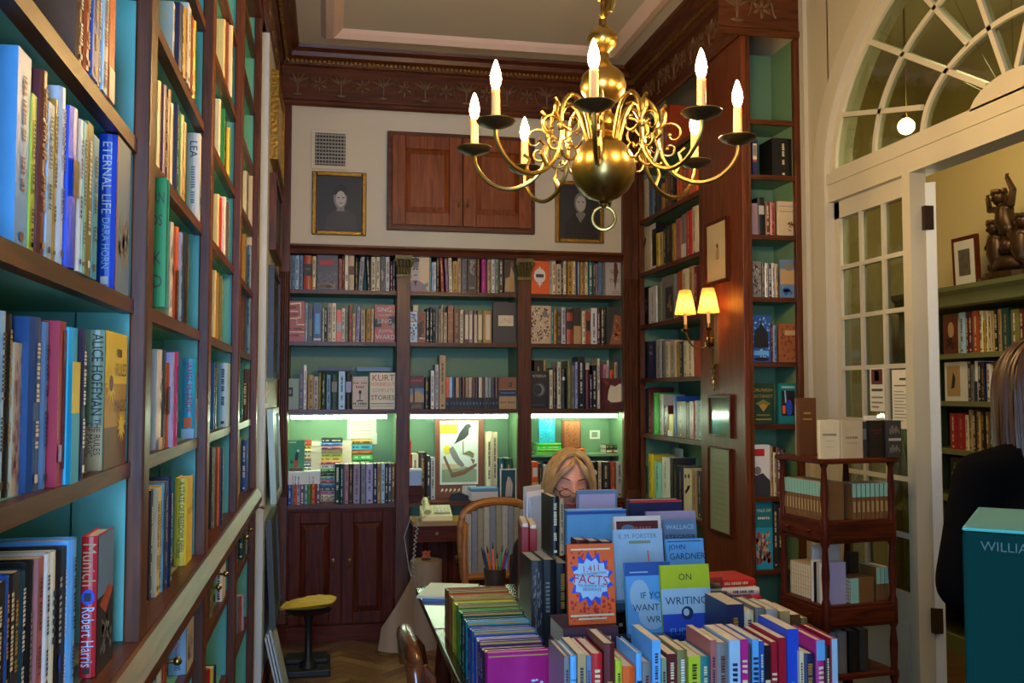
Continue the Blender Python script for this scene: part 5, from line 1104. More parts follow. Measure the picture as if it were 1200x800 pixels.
def frame_on_x(label, x0, y0, x1, y1, X, fr, m, inner=(), fw=.015, th=.02, name='picture_frame', cat='picture'):
    """hung on a plane of constant X that faces -X; x0 is the far edge"""
    p, q = on_x(x0, y0, X), on_x(x1, y1, X); Y1, Y0 = p.y, q.y; Z1 = on_x((x0+x1)/2, (y0), X).z; Z0 = on_x((x0+x1)/2, y1, X).z
    t = thing(name, label, cat, (X, Y0, Z0))
    MB().box(X-th, X-.001, Y0, Y0+fw, Z0, Z1).box(X-th, X-.001, Y1-fw, Y1, Z0, Z1).box(X-th, X-.001, Y0+fw, Y1-fw, Z0, Z0+fw).box(X-th, X-.001, Y0+fw, Y1-fw, Z1-fw, Z1).build('frame', fr, t)
    MB().box(X-th*.5, X-.002, Y0+fw, Y1-fw, Z0+fw, Z1-fw).build('picture', m, t)
    W, H = Y1-Y0-2*fw, Z1-Z0-2*fw
    for i, (poly, c) in enumerate(inner):
        MB().quad(*[(X-th*.5-.0005*(i+1), Y1-fw-u*W, Z0+fw+v*H) for u, v in poly]).build('printed_shape', inkmat(c), t)
    return t
CREAMP = mat('cream_print_paper', (206, 190, 146), .55, var=.05)
frame_on_x('cream print of a small figure framed above the wall sconce', 829, 258, 856, 332, XR, DWOOD('z'), CREAMP, [([(.44,.36),(.6,.36),(.62,.5),(.54,.62),(.46,.5)], 'tan'), (oval(.53,.6,.05,.04), 'brown')])
frame_on_x('small dark framed mirror-like picture below the wall sconce', 833, 463, 860, 512, XR, DWOOD('z'), mat('greenish_picture_glass', (92, 108, 76), .12, var=.4, scale=14, spec=.8))
frame_on_x('tall framed pale green document low on the mahogany pier', 833, 524, 860, 624, XR, DWOOD('z'), mat('pale_green_document', (150, 156, 120), .3, var=.05), [([(.18,.12+.07*k),(.82,.12+.07*k),(.82,.13+.07*k),(.18,.13+.07*k)], 'sage') for k in range(11)], fw=.008)

# pictures on the left return wall, seen almost edge-on
def frame_left(label, y0, y1, z0, z1, th, fr, m, lean=0, x=-.305, name='picture_frame', cat='picture'):
    t = thing(name, label, cat, (x, y0, z0)); M = Matrix.Translation((x+.001, 0, z0)) @ Matrix.Rotation(R(lean), 4, 'Y')
    if lean: M = Matrix.Translation((x+.002+abs(math.sin(R(lean)))*(z1-z0), 0, z0)) @ Matrix.Rotation(R(-abs(lean)), 4, 'Y')
    h = z1-z0; fw = .03
    MB().box(0, th, y0, y0+fw, 0, h, M).box(0, th, y1-fw, y1, 0, h, M).box(0, th, y0+fw, y1-fw, 0, fw, M).box(0, th, y0+fw, y1-fw, h-fw, h, M).build('frame', fr, t)
    MB().box(.002, th*.6, y0+fw, y1-fw, fw, h-fw, M).build('picture', m, t)
frame_left('gilt framed picture high on the left return wall', 5.0, 5.7, 2.75, 3.22, .04, GOLD(), CREAMP)
frame_left('brown wooden framed picture below the gilt frame', 5.0, 5.7, 2.28, 2.68, .035, WOOD('z'), DARKPH)
frame_left('black framed picture on the left return wall', 5.0, 5.65, 1.62, 2.2, .03, BLACK(), DARKPH)
SILV = mat('silver_green_frame', (150, 158, 140), .35, .3)
frame_left('silvery framed picture tilted out from the left return wall', 5.0, 5.6, .98, 1.46, .03, SILV, DARKPH, lean=3)
frame_left('dark framed picture tilted out low on the left return wall', 5.0, 5.6, .35, .90, .03, mat('dark_grey_frame', (58, 60, 58), .4), DARKPH, lean=3)
sw = thing('light_switch', 'small white light switch plate on the left return wall', 'switch', (-.305, 4.98, 1.52))
MB().box(-.305, -.297, 4.93, 5.0, 1.49, 1.60).build('plate', TRIMW(), sw, bevel=.002); MB().box(-.297, -.288, 4.955, 4.972, 1.535, 1.56).build('toggle', TRIMW(), sw)

# ================================================================ ITEMS IN THE BACK NICHES
p, q = on_y(407, 489, YBK), on_y(441, 514, YBK)
nt_ = thing('note', 'creased cream handwritten note pinned inside the left niche', 'note', (p.x, YBK, q.z))
MB().box(p.x, q.x, YBK-.003, YBK-.0015, q.z, p.z).build('paper', PAPER, nt_)
MB().box(q.x-.05, q.x+.004, YBK-.0014, YBK-.0002, q.z-.035, q.z+.04).build('second_sheet', PAPER, nt_)
for k in range(5): MB().box(p.x+.02, q.x-.03-.01*(k % 2), YBK-.0036, YBK-.0031, p.z-.03-.02*k, p.z-.027-.02*k).build('handwriting', inkmat('rose'), nt_)
p, q = on_y(691, 504, YBK), on_y(703, 514, YBK)
pc = thing('postcard', 'small cream picture card pinned inside the right niche', 'postcard', (p.x, YBK, q.z))
MB().box(p.x, q.x, YBK-.003, YBK-.001, q.z, p.z).build('card', PAPER, pc); MB().box(p.x+.014, q.x-.018, YBK-.0036, YBK-.0031, q.z+.012, p.z-.012).build('print', inkmat('sage'), pc)
# bird print
Y = YB+.20; p, q = on_y(510, 491, Y), on_y(567, 577, Y)
bp = thing('bird_print', 'brown mounted print of two grey birds leaning in the middle niche', 'print', (p.x, Y, BZ[3]))
zb, zt = BZ[3]+.001, on_y(540, 491, Y).z
MB().box(p.x, q.x, Y, Y+.006, zb, zt).build('mount', mat('brown_mount', (112, 58, 34), .6, var=.08), bp)
W, H = q.x-p.x, zt-zb
def bpoly(pts, c, k, nm='printed_shape'): MB().quad(*[(p.x+u*W, Y-.0006*k, zb+v*H) for u, v in pts]).build(nm, inkmat(c) if isinstance(c, str) else c, bp)
bpoly([(.1,.17),(.88,.17),(.88,.98),(.1,.98)], mat('print_paper', (206, 214, 206), .6, var=.05), 1, 'sheet')
bpoly([(.14,.20),(.85,.20),(.85,.36),(.6,.40),(.14,.36)], 'sage', 2); bpoly([(.14,.36),(.6,.38),(.6,.42),(.14,.44)], 'beige', 3)
bpoly([(.42,.72),(.5,.83),(.56,.88),(.62,.93),(.70,.94),(.75,.90),(.70,.89),(.68,.80),(.6,.75),(.5,.72),(.38,.68)], 'charcoal', 4)
bpoly([(.28,.62),(.36,.66),(.42,.60),(.50,.50),(.60,.42),(.56,.38),(.46,.42),(.36,.50),(.30,.58)], 'grey', 5); bpoly(oval(.25,.61,.08,.06), 'yellow', 4)
bpoly([(.56,.72),(.58,.72),(.585,.55),(.565,.55)], 'bronze', 6); bpoly([(.16,.52),(.2,.54),(.36,.32),(.6,.36),(.85,.44),(.85,.40),(.6,.30),(.34,.26)], 'bronze', 6)
bpoly([(.55,.56),(.7,.6),(.8,.56),(.78,.5),(.7,.54)], 'olive', 7); bpoly([(.72,.5),(.82,.48),(.78,.42)], 'olive', 7)
bpoly([(.1,.82),(.45,.82),(.45,.935),(.1,.935)], 'lime', 8, 'yellow_sticky_note')
for k in range(9): bpoly([(.12+.085*k,.075),(.175+.085*k,.10),(.16+.085*k,.125),(.13+.085*k,.11)], 'cream', 3, 'script_lettering')
# rabbit-free greeting card
Y = YB+.03; p, q = on_y(586, 549, Y), on_y(606, 585, Y)
gc = thing('greeting_card', 'white bordered dark greeting card standing in the middle niche', 'card', (p.x, Y, BZ[3]))
zb2 = BZ[3]+.001; zt2 = on_y(596, 549, Y).z
MB().box(p.x, q.x-.004, Y, Y+.003, zb2, zt2).build('card', PAPER, gc); MB().box(p.x+.008, q.x-.012, Y-.001, Y-.0002, zb2+.008, zt2-.008).build('picture', inkmat('dark_teal'), gc)
Wc, Hc = q.x-p.x, zt2-zb2
MB().quad(*[(p.x+u*Wc, Y-.0016, zb2+v*Hc) for u, v in [(.3,.1),(.7,.1),(.75,.5),(.6,.72),(.45,.75),(.35,.5)]]).build('printed_shape', inkmat('light_grey'), gc)
MB().quad(*[(p.x+u*Wc, Y-.0022, zb2+v*Hc) for u, v in [(.35,.45),(.6,.4),(.55,.6),(.42,.68)]]).build('printed_shape', inkmat('beige'), gc)
# boxes
def boxthing(name, label, cat, x0, x1, y0, y1, z0, z1, m, lid=None):
    t = thing(name, label, cat, ((x0+x1)/2, y0, z0))
    MB().box(x0, x1, y0, y1, z0, z1).build('body', m, t, bevel=.002)
    if lid: MB().box(x0-.002, x1+.002, y0-.002, y1+.002, z1+.0005, z1+.0005+lid[0]).build('lid', lid[1], t, bevel=.002)
    return t
zs = BZ[3]+.0008
a, b = on_y(479.5, 570, YB+.02), on_y(495, 570, YB+.02)
boxthing('wooden_box', 'plain brown wooden box at the left end of the middle niche', 'box', a.x, b.x, YB+.01, YB+.12, zs, on_y(487, 569, YB+.02).z, DWOOD('x'))
boxthing('card_box', 'pale blue and white card box on the brown wooden box', 'box', a.x, b.x-.005, YB+.02, YB+.11, on_y(487, 569, YB+.02).z+.0008, on_y(487, 552, YB+.02).z, mat('pale_blue_box', (150, 176, 206), .5), (.012, mat('white_box_lid', (222, 226, 228), .5)))
a, b = on_y(552, 588, YB-.0), on_y(584, 588, YB-.0)
boxthing('stationery_box', 'blue and white stationery box beside the greeting card', 'box', a.x, b.x, YB+.005, YB+.13, zs, on_y(568, 576, YB).z, mat('white_stationery', (206, 208, 216), .5), (.022, mat('blue_lid', (96, 140, 186), .5)))
ch_ = thing('card_holder', 'little wire holder with white cards in front of the bird print', 'card holder', on_y(550, 577, YB+.1))
a, b = on_y(542, 569, YB+.12), on_y(558, 577, YB+.12)
MB().box(a.x, b.x, YB+.12, YB+.126, zs, a.z).build('cards', PAPER, ch_)
for k in range(4): MB().tube([(a.x+.02*k+.01, YB+.115, zs), (a.x+.02*k+.01, YB+.115, a.z+.02), (a.x+.02*k+.015, YB+.135, a.z+.035)], .0015, 5).build('wire', mat('steel_wire', (150,150,150), .3, .8), ch_)
st_ = thing('stapler', 'black stapler lying on the shelf behind the telephone', 'stapler', on_y(538, 586, YB+.05))
a, b = on_y(527, 586, YB+.04), on_y(549, 586, YB+.04)
MB().box(a.x, b.x, YB+.03, YB+.065, zs, zs+.012).build('base', BLACK(), st_)
MB().prism([(a.x, zs+.013), (b.x, zs+.013), (b.x, zs+.03), ((a.x+b.x)/2, zs+.055), (a.x+.01, zs+.045)], YB+.032, YB+.062, 'y').build('arm', BLACK(), st_)
# telephone on the desk flap
zt = .7605
ph = thing('telephone', 'cream push-button desk telephone with corded handset', 'telephone', (.65, 5.88, zt))
IV = mat('ivory_plastic', (214, 204, 158), .4, var=.05)
a, b = on_y(494, 597, 5.86), on_y(530, 597, 5.86)
M = Matrix.Translation((a.x, 5.83, zt))
w_ = b.x-a.x
MB().prism([(0, .0), (.17, 0), (.17, .075), (.15, .08), (.01, .03)], 0, w_, 'x', M).build('body', IV, ph, bevel=.004)
MB().box(w_*.42, w_*.93, .035, .13, .0, .004, M @ Matrix.Translation((0, 0, .034)) @ Matrix.Rotation(R(17.5), 4, 'X')).build('keypad_plate', mat('keypad_grey', (188, 184, 150), .5), ph)
for i in range(3):
    for j in range(4):
        MB().box(w_*(.5+.13*i), w_*(.5+.13*i)+.012, .045+.02*j, .057+.02*j, .004, .010, M @ Matrix.Translation((0, 0, .034)) @ Matrix.Rotation(R(17.5), 4, 'X')).build('key', PAPER, ph)
hs = MB(); pts = [(.035, .0, .055), (.035, .02, .075), (.035, .085, .105), (.035, .15, .112), (.035, .17, .095)]
hs.tube([M @ Vector(q_) for q_ in pts], [.024, .02, .014, .02, .025], 10)
hs.build('handset', IV, ph, smooth=True)
cp_ = []
for k in range(120):
    t = k/119; a_ = k*1.05; cp_.append((a.x-.02-.03*math.sin(t*3)+.008*math.cos(a_), 5.785+.008*math.sin(a_), .80-.52*t if t > .08 else zt+.03))
MB().tube([(a.x+.02, 5.83, zt+.03)]+cp_, .0028, 5).build('coiled_cord', mat('grey_cord', (170, 166, 150), .5), ph)
MB().tube([(a.x+.01, 5.86, zt+.02), (a.x-.07, 5.79, .80), (a.x-.11, 5.785, .68), (a.x-.08, 5.785, .48), (a.x-.03, 5.785, .36)], .0025, 6).build('line_cord', mat('grey_cord', (170, 166, 150), .5), ph)

# ================================================================ FLOOR ITEMS AT THE BACK
KR = mat('kraft_paper', (150, 124, 96), .7, var=.06)
rx, ry = .60, 5.84
pr = thing('paper_roll', 'upright roll of kraft wrapping paper by the cupboards', 'paper roll', (rx, ry, 0))
MB().lathe([(.03, .0), (.098, 0), (.098, .52), (.03, .52)], 28, (rx, ry, .0065)).build('roll', KR, pr, smooth=True)
MB().lathe([(.03, .0), (.026, 0), (.026, .528), (.03, .528)], 20, (rx, ry, .0065)).build('core', mat('core_board', (96, 74, 54), .8), pr, smooth=True)
sh = MB(); n = 10
for k in range(n+1):
    t = k/n; x = rx-.075-.22*t; y = ry-.06-.02*t-.09*math.sin(t*2.6)
    sh.v += [(x, y, .012+.02*t), (x, y-.004, .012+.02*t), (x+.02*t, y+.01, .46-.30*t**1.1), (x+.02*t, y+.006, .46-.30*t**1.1)]
for k in range(n):
    b_ = 4*k; sh.f += [(b_+1, b_+5, b_+7, b_+3), (b_, b_+2, b_+6, b_+4), (b_+2, b_+3, b_+7, b_+6), (b_, b_+4, b_+5, b_+1)]
sh.build('loose_sheet', KR, pr, smooth=True)
tw = MB(); rr = random.Random(5)
pts = [(rx+.03*math.cos(k*.9)*rr.uniform(.4, 1), ry-.02+.03*math.sin(k*.9)*rr.uniform(.4, 1), .545+.012*(k % 4)) for k in range(26)]
tn = thing('twine', 'tangle of orange twine on top of the kraft paper roll', 'twine', (rx, ry, .53))
MB().tube(smooth_path(pts, 3), .0035, 5).build('string', mat('orange_twine', (190, 92, 56), .7), tn, smooth=True)
# old platform scale with a yellow parcel
zx, zy = -.10, 5.50
sc_ = thing('platform_scale', 'old black iron platform scale standing on the parquet', 'scale', (zx, zy, 0))
IRON = mat('black_iron', (26, 25, 24), .45, .4, var=.3)
z0 = .0065
MB().box(zx-.13, zx+.13, zy-.16, zy+.16, z0, z0+.035).build('base', IRON, sc_, bevel=.006)
MB().box(zx-.115, zx+.115, zy-.02, zy+.155, z0+.0355, z0+.055).build('platform', IRON, sc_, bevel=.004)
MB().lathe([(.0, 0), (.05, 0), (.045, .02), (.022, .05), (.018, .18), (.022, .25), (.03, .28), (.0, .282)], 14, (zx+.01, zy-.08, z0+.036)).build('column', IRON, sc_, smooth=True)
MB().lathe([(0, .0), (.05, .0), (.12, .018), (.125, .024), (.05, .012), (0, .012)], 24, (zx+.01, zy-.08, z0+.319)).build('pan', IRON, sc_, smooth=True)
MB().tube([(zx-.12, zy-.11, .325), (zx-.07, zy-.11, .335), (zx+.02, zy-.1, .335)], .006, 6).build('beam', BRASS(), sc_)
pk = thing('paper_parcel', 'crumpled yellow paper parcel lying on the iron scale', 'parcel', (zx, zy-.08, .345))
pm_ = MB(); rr = random.Random(2); nu, nv = 9, 7
for s_ in (1, -1):
    for i in range(nu+1):
        for j in range(nv+1):
            u, v = i/nu*2-1, j/nv*2-1; e = (1-u**4)*(1-v**4)
            pm_.v.append((zx+.01+u*.14+v*.015, zy-.08+v*.085, z0+.3445+.034+s_*.028*e*(1 if s_ > 0 else .6)+rr.uniform(-.006, .006)*e*(1 if s_ > 0 else 0)+u*.012*(1 if s_ > 0 else .2)+.012*e*v))
    b_ = len(pm_.v)-(nu+1)*(nv+1)
    for i in range(nu):
        for j in range(nv):
            f_ = (b_+i*(nv+1)+j, b_+(i+1)*(nv+1)+j, b_+(i+1)*(nv+1)+j+1, b_+i*(nv+1)+j+1); pm_.f.append(f_ if s_ > 0 else f_[::-1])
pm_.build('wrapping', mat('yellow_paper', (206, 170, 44), .55, var=.12), pk)
# pale folders leaning on the return wall
for k in range(3):
    t = thing('folder', ['pale blue-white folder leaning outermost beside the iron scale', 'white folder leaning between two pale folders', 'white folder leaning closest to the left return wall'][k], 'folder', (-.26+.0, 5.2, 0), 'folders leaning on the left return wall')
    M = Matrix.Translation((-.185-.016*k, 4.96+.01*k, .0065)) @ Matrix.Rotation(R(-13), 4, 'Y')
    MB().box(-.010, 0, 0, .30, 0, .36-.02*k, M).build('board', mat('folder_%d' % k, [(172, 186, 196), (214, 214, 210), (196, 200, 200)][k], .5), t, bevel=.002)
# ================================================================ CENTRE TABLE
TZ = .75
TX0, TX1, TY0, TY1 = .362, 1.58, 1.70, 3.93
def make_table(label, x0, x1, y0, y1):
    tb = thing('table', label, 'table', ((x0+x1)/2, (y0+y1)/2, 0))
    MB().box(x0, x1, y0, y1, TZ-.03, TZ).build('table_top', woodmat('table_top_wood', (44, 24, 14), (84, 50, 28), 'y', .22, coat=.5), tb, bevel=.006)
    MB().box(x0+.06, x1-.06, y0+.06, y1-.06, TZ-.13, TZ-.031).build('apron', DWOOD('y'), tb)
    for x in (x0+.07, x1-.13):
        for y in (y0+.07, y1-.13):
            MB().lathe([(0, 0), (.022, 0), (.026, .04), (.018, .07), (.03, .2), (.036, .4), (.024, .55), (.036, .58), (.04, .619), (0, .6195)], 14, (x+.03, y+.03, 0)).build('leg', DWOOD('z'), tb, smooth=True)
make_table('dark wooden display table under the foreground row of spines', TX0, 1.31, TY0, 3.243)
make_table('wide dark wooden desk before the seated woman', TX0, TX1, 3.245, TY1)
zt = TZ+.0006
# ---- rainbow run of little gift books, covers towards the camera
RB = [('brown','brown'),('rust','rust'),('copper','copper'),('orange','orange'),('tan','tan'),('gold','gold'),('yellow','yellow'),('lime','lime'),('olive','olive'),('bright_green','bright green'),('green','green'),('dark_green','dark green'),('teal','teal'),('dark_teal','dark teal'),('cyan','cyan'),('deep_blue','deep blue'),('blue','blue'),('steel_blue','steel blue'),('royal_blue','royal blue'),('lilac','lilac'),('purple','purple'),('purple','violet'),('plum','plum'),('magenta','magenta')]
N = len(RB)
for i, (c, nm) in enumerate(RB):
    f = i/(N-1); Y = 3.15-(3.15-2.335)*f; x0 = .386+.003*random.random(); wd = .205-.04*f
    art = (('s', 8, .3, .1, .95, .6, .06, 'pink'), ('s', 6, .5, .3, .95, .6, .05, 'light_blue'), ('r', .04, .93, .96, .95, 'gold')) if i == N-1 else (('r', .03, .95, .97, .985, 'gold'),)
    lab = 'shiny magenta gift book at the front of the rainbow row' if i == N-1 else '%s gift book, %s from the back of the rainbow row' % (nm, ORD[i+1])
    M = Matrix.Translation((x0, Y+.015, zt)) @ Matrix.Rotation(R(-90), 4, 'Z') @ Matrix.Rotation(R(-3), 4, 'Y')
    book(None, .027, .148+.004*(i % 3), wd, c, lab, M=M, hard=True, cover=art, mark=True, group='rainbow row of gift books', name='gift_book')
for o in col.objects:
    if o.name.startswith('gift_book'):
        o['category'] = 'gift book'
        for c_ in o.children:
            if c_.name.startswith('cover'):
                k_ = c_.data.materials[0].name[7:]; c_.data.materials[0] = mat('foil_'+k_, COL[k_], .28, .45, var=.2, scale=20)
# ---- foreground row, spines to the camera
S2 = lambda t_, c, L=.7: (('t', t_, .5, .55, .018, c, -90, 1, L),)
row_y([('grey',661,668,769,dict(n='grey backed book')),('sky_blue',668.4,676,768.5,dict(sp=S2('TOMB SONG','navy',.6))),('tan',676.6,687,766),('steel_blue',687.4,693,768),('red',693.4,706.6,766,dict(sp=S2('CARTOGRAPHER','cream',.7))),('maroon',708,721,754,dict(n='tall maroon book',sp=S2('LIGHT','gold',.3))),('lime',721.4,729.6,774),('orange',730,745,781,dict(n='orange and blue striped book',sp=(('r',0,.35,1,.6,'sky_blue'),('r',0,.1,1,.3,'yellow')))),('sky_blue',745.5,752.6,765,dict(n='thin sky blue book',sp=S2('WRITERS','navy'))),('grey',753,763.6,776),('sky_blue',764,774.4,750,dict(n='tall sky blue book')),('sage',775,781.4,771),('maroon',782,793.4,766,dict(n='second maroon book')),('olive',794,806,762),('lime',806.6,821,769,dict(n='wide lime book')),('teal',821.4,832,769),('rose',832.4,840,750),('grey',840.5,854,753,dict(n='broad grey book')),('light_blue',854.5,867.6,750,dict(sp=S2('BLOOMSBURY','navy'))),('magenta',868,877,749,dict(sp=S2('THE WRITERS','cream'))),('charcoal',877.4,881,755),('sky_blue',881.4,889.4,749,dict(n='third sky blue book',sp=S2('BETWEEN THEM','navy'))),('blue',889.8,895.6,751),('black',896,903,756,dict(sp=S2('PLAY','cream'))),('crimson',903.4,911,752,dict(sp=S2('HUNGER','cream'))),('crimson',912,921.4,747,dict(n='second crimson book',sp=(('r',.1,.05,.9,.3,'light_blue'),))),('royal_blue',922,936,737,dict(n='tall blue book with bright lettering',sp=(('t','T',.5,.5,.024,'cyan'),('t','O',.5,.36,.024,'rust'),('t','L',.5,.22,.024,'orange'))))], zt, 2.055, .15, 'foreground row of spines', 'foreground row of spines on the table')
row_y([('cream',936.6,942,763),('navy',942.4,956,766,dict(n='broad navy book')),('magenta',956.4,966.6,750,dict(n='magenta and blue book',sp=(('r',0,.8,1,1,'sky_blue'),)+S2('STORIES_','cream'))),('black',967,973,757),('crimson',973.4,982,748,dict(sp=(('r',.1,0,.9,1,'light_blue'),)))], zt, 2.045, .15, 'right end of the foreground row', 'foreground row of spines on the table')
# second, deeper row behind the foreground row
row_y([('navy',852,872,708,dict(n='thick navy book')),('cream',873,884,716),('grey',886,898,712),('light_grey',899,912,714),('tan',914,926,716),('brown',927,938,720),('olive',939,947,724)], zt, 2.36, .15, 'second row behind the spines', 'second row of books on the table')
# ---- display pieces
ds = thing('display_stand', 'stepped clear acrylic display stand holding face-out books', 'display stand', (1.0, 2.7, TZ))
AC = glassmat('clear_acrylic', (220, 226, 232), .05, .3, .0)
STEPS = [(2.58, 2.76, .845), (2.78, 2.98, .895), (3.0, 3.16, .905)]
for (ya, yb, z) in STEPS:
    MB().box(.80, 1.29, ya, yb, z-.006, z).build('step', AC, ds)
    for x in (.80, 1.284): MB().box(x, x+.006, ya, yb, zt, z-.0065).build('support', AC, ds)
    MB().box(.80, 1.29, ya-.006, ya-.0005, z-.006, z+.03).build('lip', AC, ds)
def display(x0, ytop, x1, yb_, Y, zbase, c, lab, art, lean=12, t=.02, h=None):
    p, q = on_y(x0, ytop, Y), on_y(x1, ytop, Y); H = h or (p.z+q.z)/2-zbase
    H = H/math.cos(R(lean))
    M = Matrix.Translation((p.x, Y+.004, zbase)) @ Matrix.Rotation(R(-lean), 4, 'X') @ Matrix.Translation((0, t/2, 0)) @ Matrix.Rotation(R(-90), 4, 'Z')
    return book(None, t, H, q.x-p.x, c, lab, M=M, hard=True, cover=art, mark=False, group='face-out books on the display stand')
star = [(.5+(.49 if k % 2 else .36)*math.cos(k*math.pi/13), .56+(.36 if k % 2 else .25)*math.sin(k*math.pi/13)) for k in range(26)]
star2 = [(.5+(.41 if k % 2 else .35)*math.cos(k*math.pi/13+.1), .56+(.27 if k % 2 else .22)*math.sin(k*math.pi/13+.1)) for k in range(26)]
# pile that carries the FACTS book
p0, p1 = on_y(668, 735, 2.50), on_y(740, 735, 2.50)
for k, (c, nm) in enumerate((('purple', 'purple book lying at the bottom of the pile under the FACTS book'), ('red', 'red and white book lying in the pile under the FACTS book'), ('plum', 'plum book lying on top of the pile under the FACTS book'))):
    M = Matrix.Translation(((p0.x+p1.x)/2-.035, 2.47, zt+k*.058)) @ Matrix.Rotation(R(90), 4, 'Y') @ Matrix.Translation((-.0285, 0, -.075))
    book(None, .057, .15, .17, c, nm, M=M, hard=True, group='pile under the FACTS book', spine=(('r', .2, .3, .8, .7, 'white'),) if k == 1 else ())
display(667, 639, 722, 730, 2.50, zt+.1745, 'rust', 'orange and blue FACTS book with starburst cover', (('r',0,0,1,1,'orange'),('s',110,0,.0,1,1,.05,'red'),('p',star,'royal_blue'),('p',star2,'light_blue'),('r',.08,.925,.92,.945,'cream'),('r',.04,.10,.96,.125,'cream'),('r',.2,.06,.8,.08,'cream'),('t','1,411',.5,.69,.024,'red',4),('t','QUITE INTERESTING',.5,.625,.009,'navy',4),('t','FACTS',.48,.55,.034,'red',-6),('t','TO KNOCK YOU',.5,.475,.010,'navy',-4),('t','SIDEWAYS',.5,.43,.011,'navy',-4)), lean=6, t=.03)
display(736, 661, 790, 740, 2.64, .8455, 'sky_blue', 'pale blue IF YOU WANT TO WRITE book on the stand', (('r',.0,.82,1,1,'blue'),('e',.3,.55,.22,.22,'light_blue'),('e',.55,.3,.3,.2,'light_blue'),('r',.1,.86,.5,.875,'light_blue'),('t','IF YOU',.6,.55,.026,'navy'),('t','WANT TO',.58,.39,.026,'navy'),('t','WRITE',.70,.23,.026,'navy')), lean=9)
display(778, 664, 836, 745, 2.60, .8455, 'lime', 'lime and blue ON WRITING book on the stand', (('r',0,0,1,.34,'royal_blue'),('r',0,.34,1,.68,'light_blue'),('t','ON',.5,.83,.026,'dark_green'),('t','WRITING',.5,.51,.030,'navy'),('e',.5,.35,.12,.09,'navy'),('e',.48,.36,.06,.05,'light_blue'),('t','EUDORA',.5,.10,.028,'sky_blue')), lean=9, t=.016)
display(722, 622, 781, 668, 2.86, .8955, 'light_blue', 'pale green and blue book with faint orange strokes, upper step', (('t','E. M. FORSTER',.5,.90,.020,'steel_blue'),('r',.32,.80,.75,.84,'sage'),('p',((.1,.2),(.3,.55),(.5,.3),(.55,.2)),'mint'),('p',((.7,.25),(.74,.25),(.70,.7),(.67,.7)),'salmon'),('p',((.3,.1),(.36,.1),(.5,.4),(.46,.4)),'yellow')), lean=10)
display(784, 633, 829, 668, 2.88, .8955, 'sky_blue', 'sky blue book with bold dark lettering, upper step', (('t','JOHN',.3,.86,.022,'navy'),('t','GARDNER',.55,.70,.028,'navy'),('r',.05,.95,.95,.965,'navy'),('t','THE ART OF',.55,.45,.018,'blue'),('t','FICTION',.55,.3,.02,'blue')), lean=10)
display(781, 610, 820, 632, 3.04, .9055, 'steel_blue', 'steel blue book with pale lettering, highest step', (('t','WALLACE',.5,.88,.022,'light_blue'),('t','STEGNER',.5,.72,.026,'navy')), lean=8)
display(722, 606, 778, 620, 3.05, .9055, 'white', 'white bordered maroon picture book, highest step', (('r',.06,.1,.94,.93,'maroon'),('e',.3,.82,.14,.06,'steel_blue'),('t','ESSAYS',.6,.82,.018,'rose')), lean=8)
# ---- low tray, tall volumes and books at the back of the table
rs = thing('book_riser', 'low dark wooden riser at the back of the display table', 'riser', (1.1, 3.35, TZ))
RX0, RX1, RY0, RY1, RZt = .82, 1.32, 3.20, 3.46, .985
MB().box(RX0, RX1, RY0, RY1, RZt-.015, RZt).build('shelf', DWOOD('x'), rs)
for x in (RX0, RX1-.015): MB().box(x, x+.015, RY0, RY1, zt, RZt-.0155).build('side', DWOOD('z'), rs)
MB().box(RX0+.015, RX1-.015, RY1-.012, RY1, zt, RZt-.0155).build('back', DWOOD('x'), rs)
zr = RZt+.0005
def tvol(x0, x1, ytop, Y, zb_, d, c, lab, sp=(), rz=0, hard=True, grp='tall volumes on the table'):
    p, q = on_y(x0, ytop, Y), on_y(x1, ytop, Y)
    return book(((p.x+q.x)/2, Y, zb_), q.x-p.x-.001, p.z-zb_, d, c, lab, rotz=rz, spine=sp, hard=hard, group=grp)
tvol(623, 637, 657, 3.0, zt, .19, 'charcoal', 'grey mottled large volume at the left of the dark volumes', (('s', 40, 0, 0, 1, 1, .1, 'grey'),))
tvol(637.5, 652, 656, 2.99, zt, .19, 'black', 'black large volume with grey title, middle of the dark volumes', (('t', 'ATLANTIS', .3, .55, .02, 'grey', -90, 1, .5),))
tvol(652.5, 666.5, 660, 3.0, zt, .19, 'black', 'plain black large volume at the right of the dark volumes')
tvol(646, 655.4, 582, 3.03, on_y(645, 656, 2.99).z+.006, .15, 'black', 'tall black book standing on the dark volumes')
tvol(655.8, 661, 584, 3.03, on_y(645, 656, 2.99).z+.006, .15, 'tan', 'tan book standing between the black and blue books')
p, q = on_y(663, 598, 3.22), on_y(734, 598, 3.22)
book((p.x, 3.245, zr), .045, p.z-zr, q.x-p.x, 'sky_blue', 'large bright blue book standing face-out on the riser', rotz=-90, hard=True, mark=False, cover=(('r', 0, .9, 1, .97, 'blue'),), group='tall volumes on the table')
for k, (c, x0) in enumerate((('maroon', 700), ('plum', 712), ('navy', 720), ('black', 728))):
    p, q = on_y(672+k*15, 633+k, 3.10), on_y(672+k*15+13, 633+k, 3.10)
    book(((p.x+q.x)/2+.01, 3.10, zt), q.x-p.x-.002, p.z-zt, .08, c, '%s book in the short row before the bright blue book' % c, hard=True, group='short row before the blue book')
p, q = on_y(737, 586, 3.28), on_y(798, 583, 3.28)
book((p.x, 3.30, zr), .05, p.z-zr, q.x-p.x, 'navy', 'thick navy book with red edge standing on the riser', rotz=-90, hard=True, mark=False, cover=(('r', 0, .95, 1, .99, 'red'),), group='tall volumes on the table')
p, q = on_y(757, 600, 3.215), on_y(815, 597, 3.215)
book((p.x, 3.225, zr), .018, p.z-zr, q.x-p.x, 'lilac', 'lilac grey book standing face-out at the right of the riser', rotz=-90, hard=True, mark=False, group='tall volumes on the table')
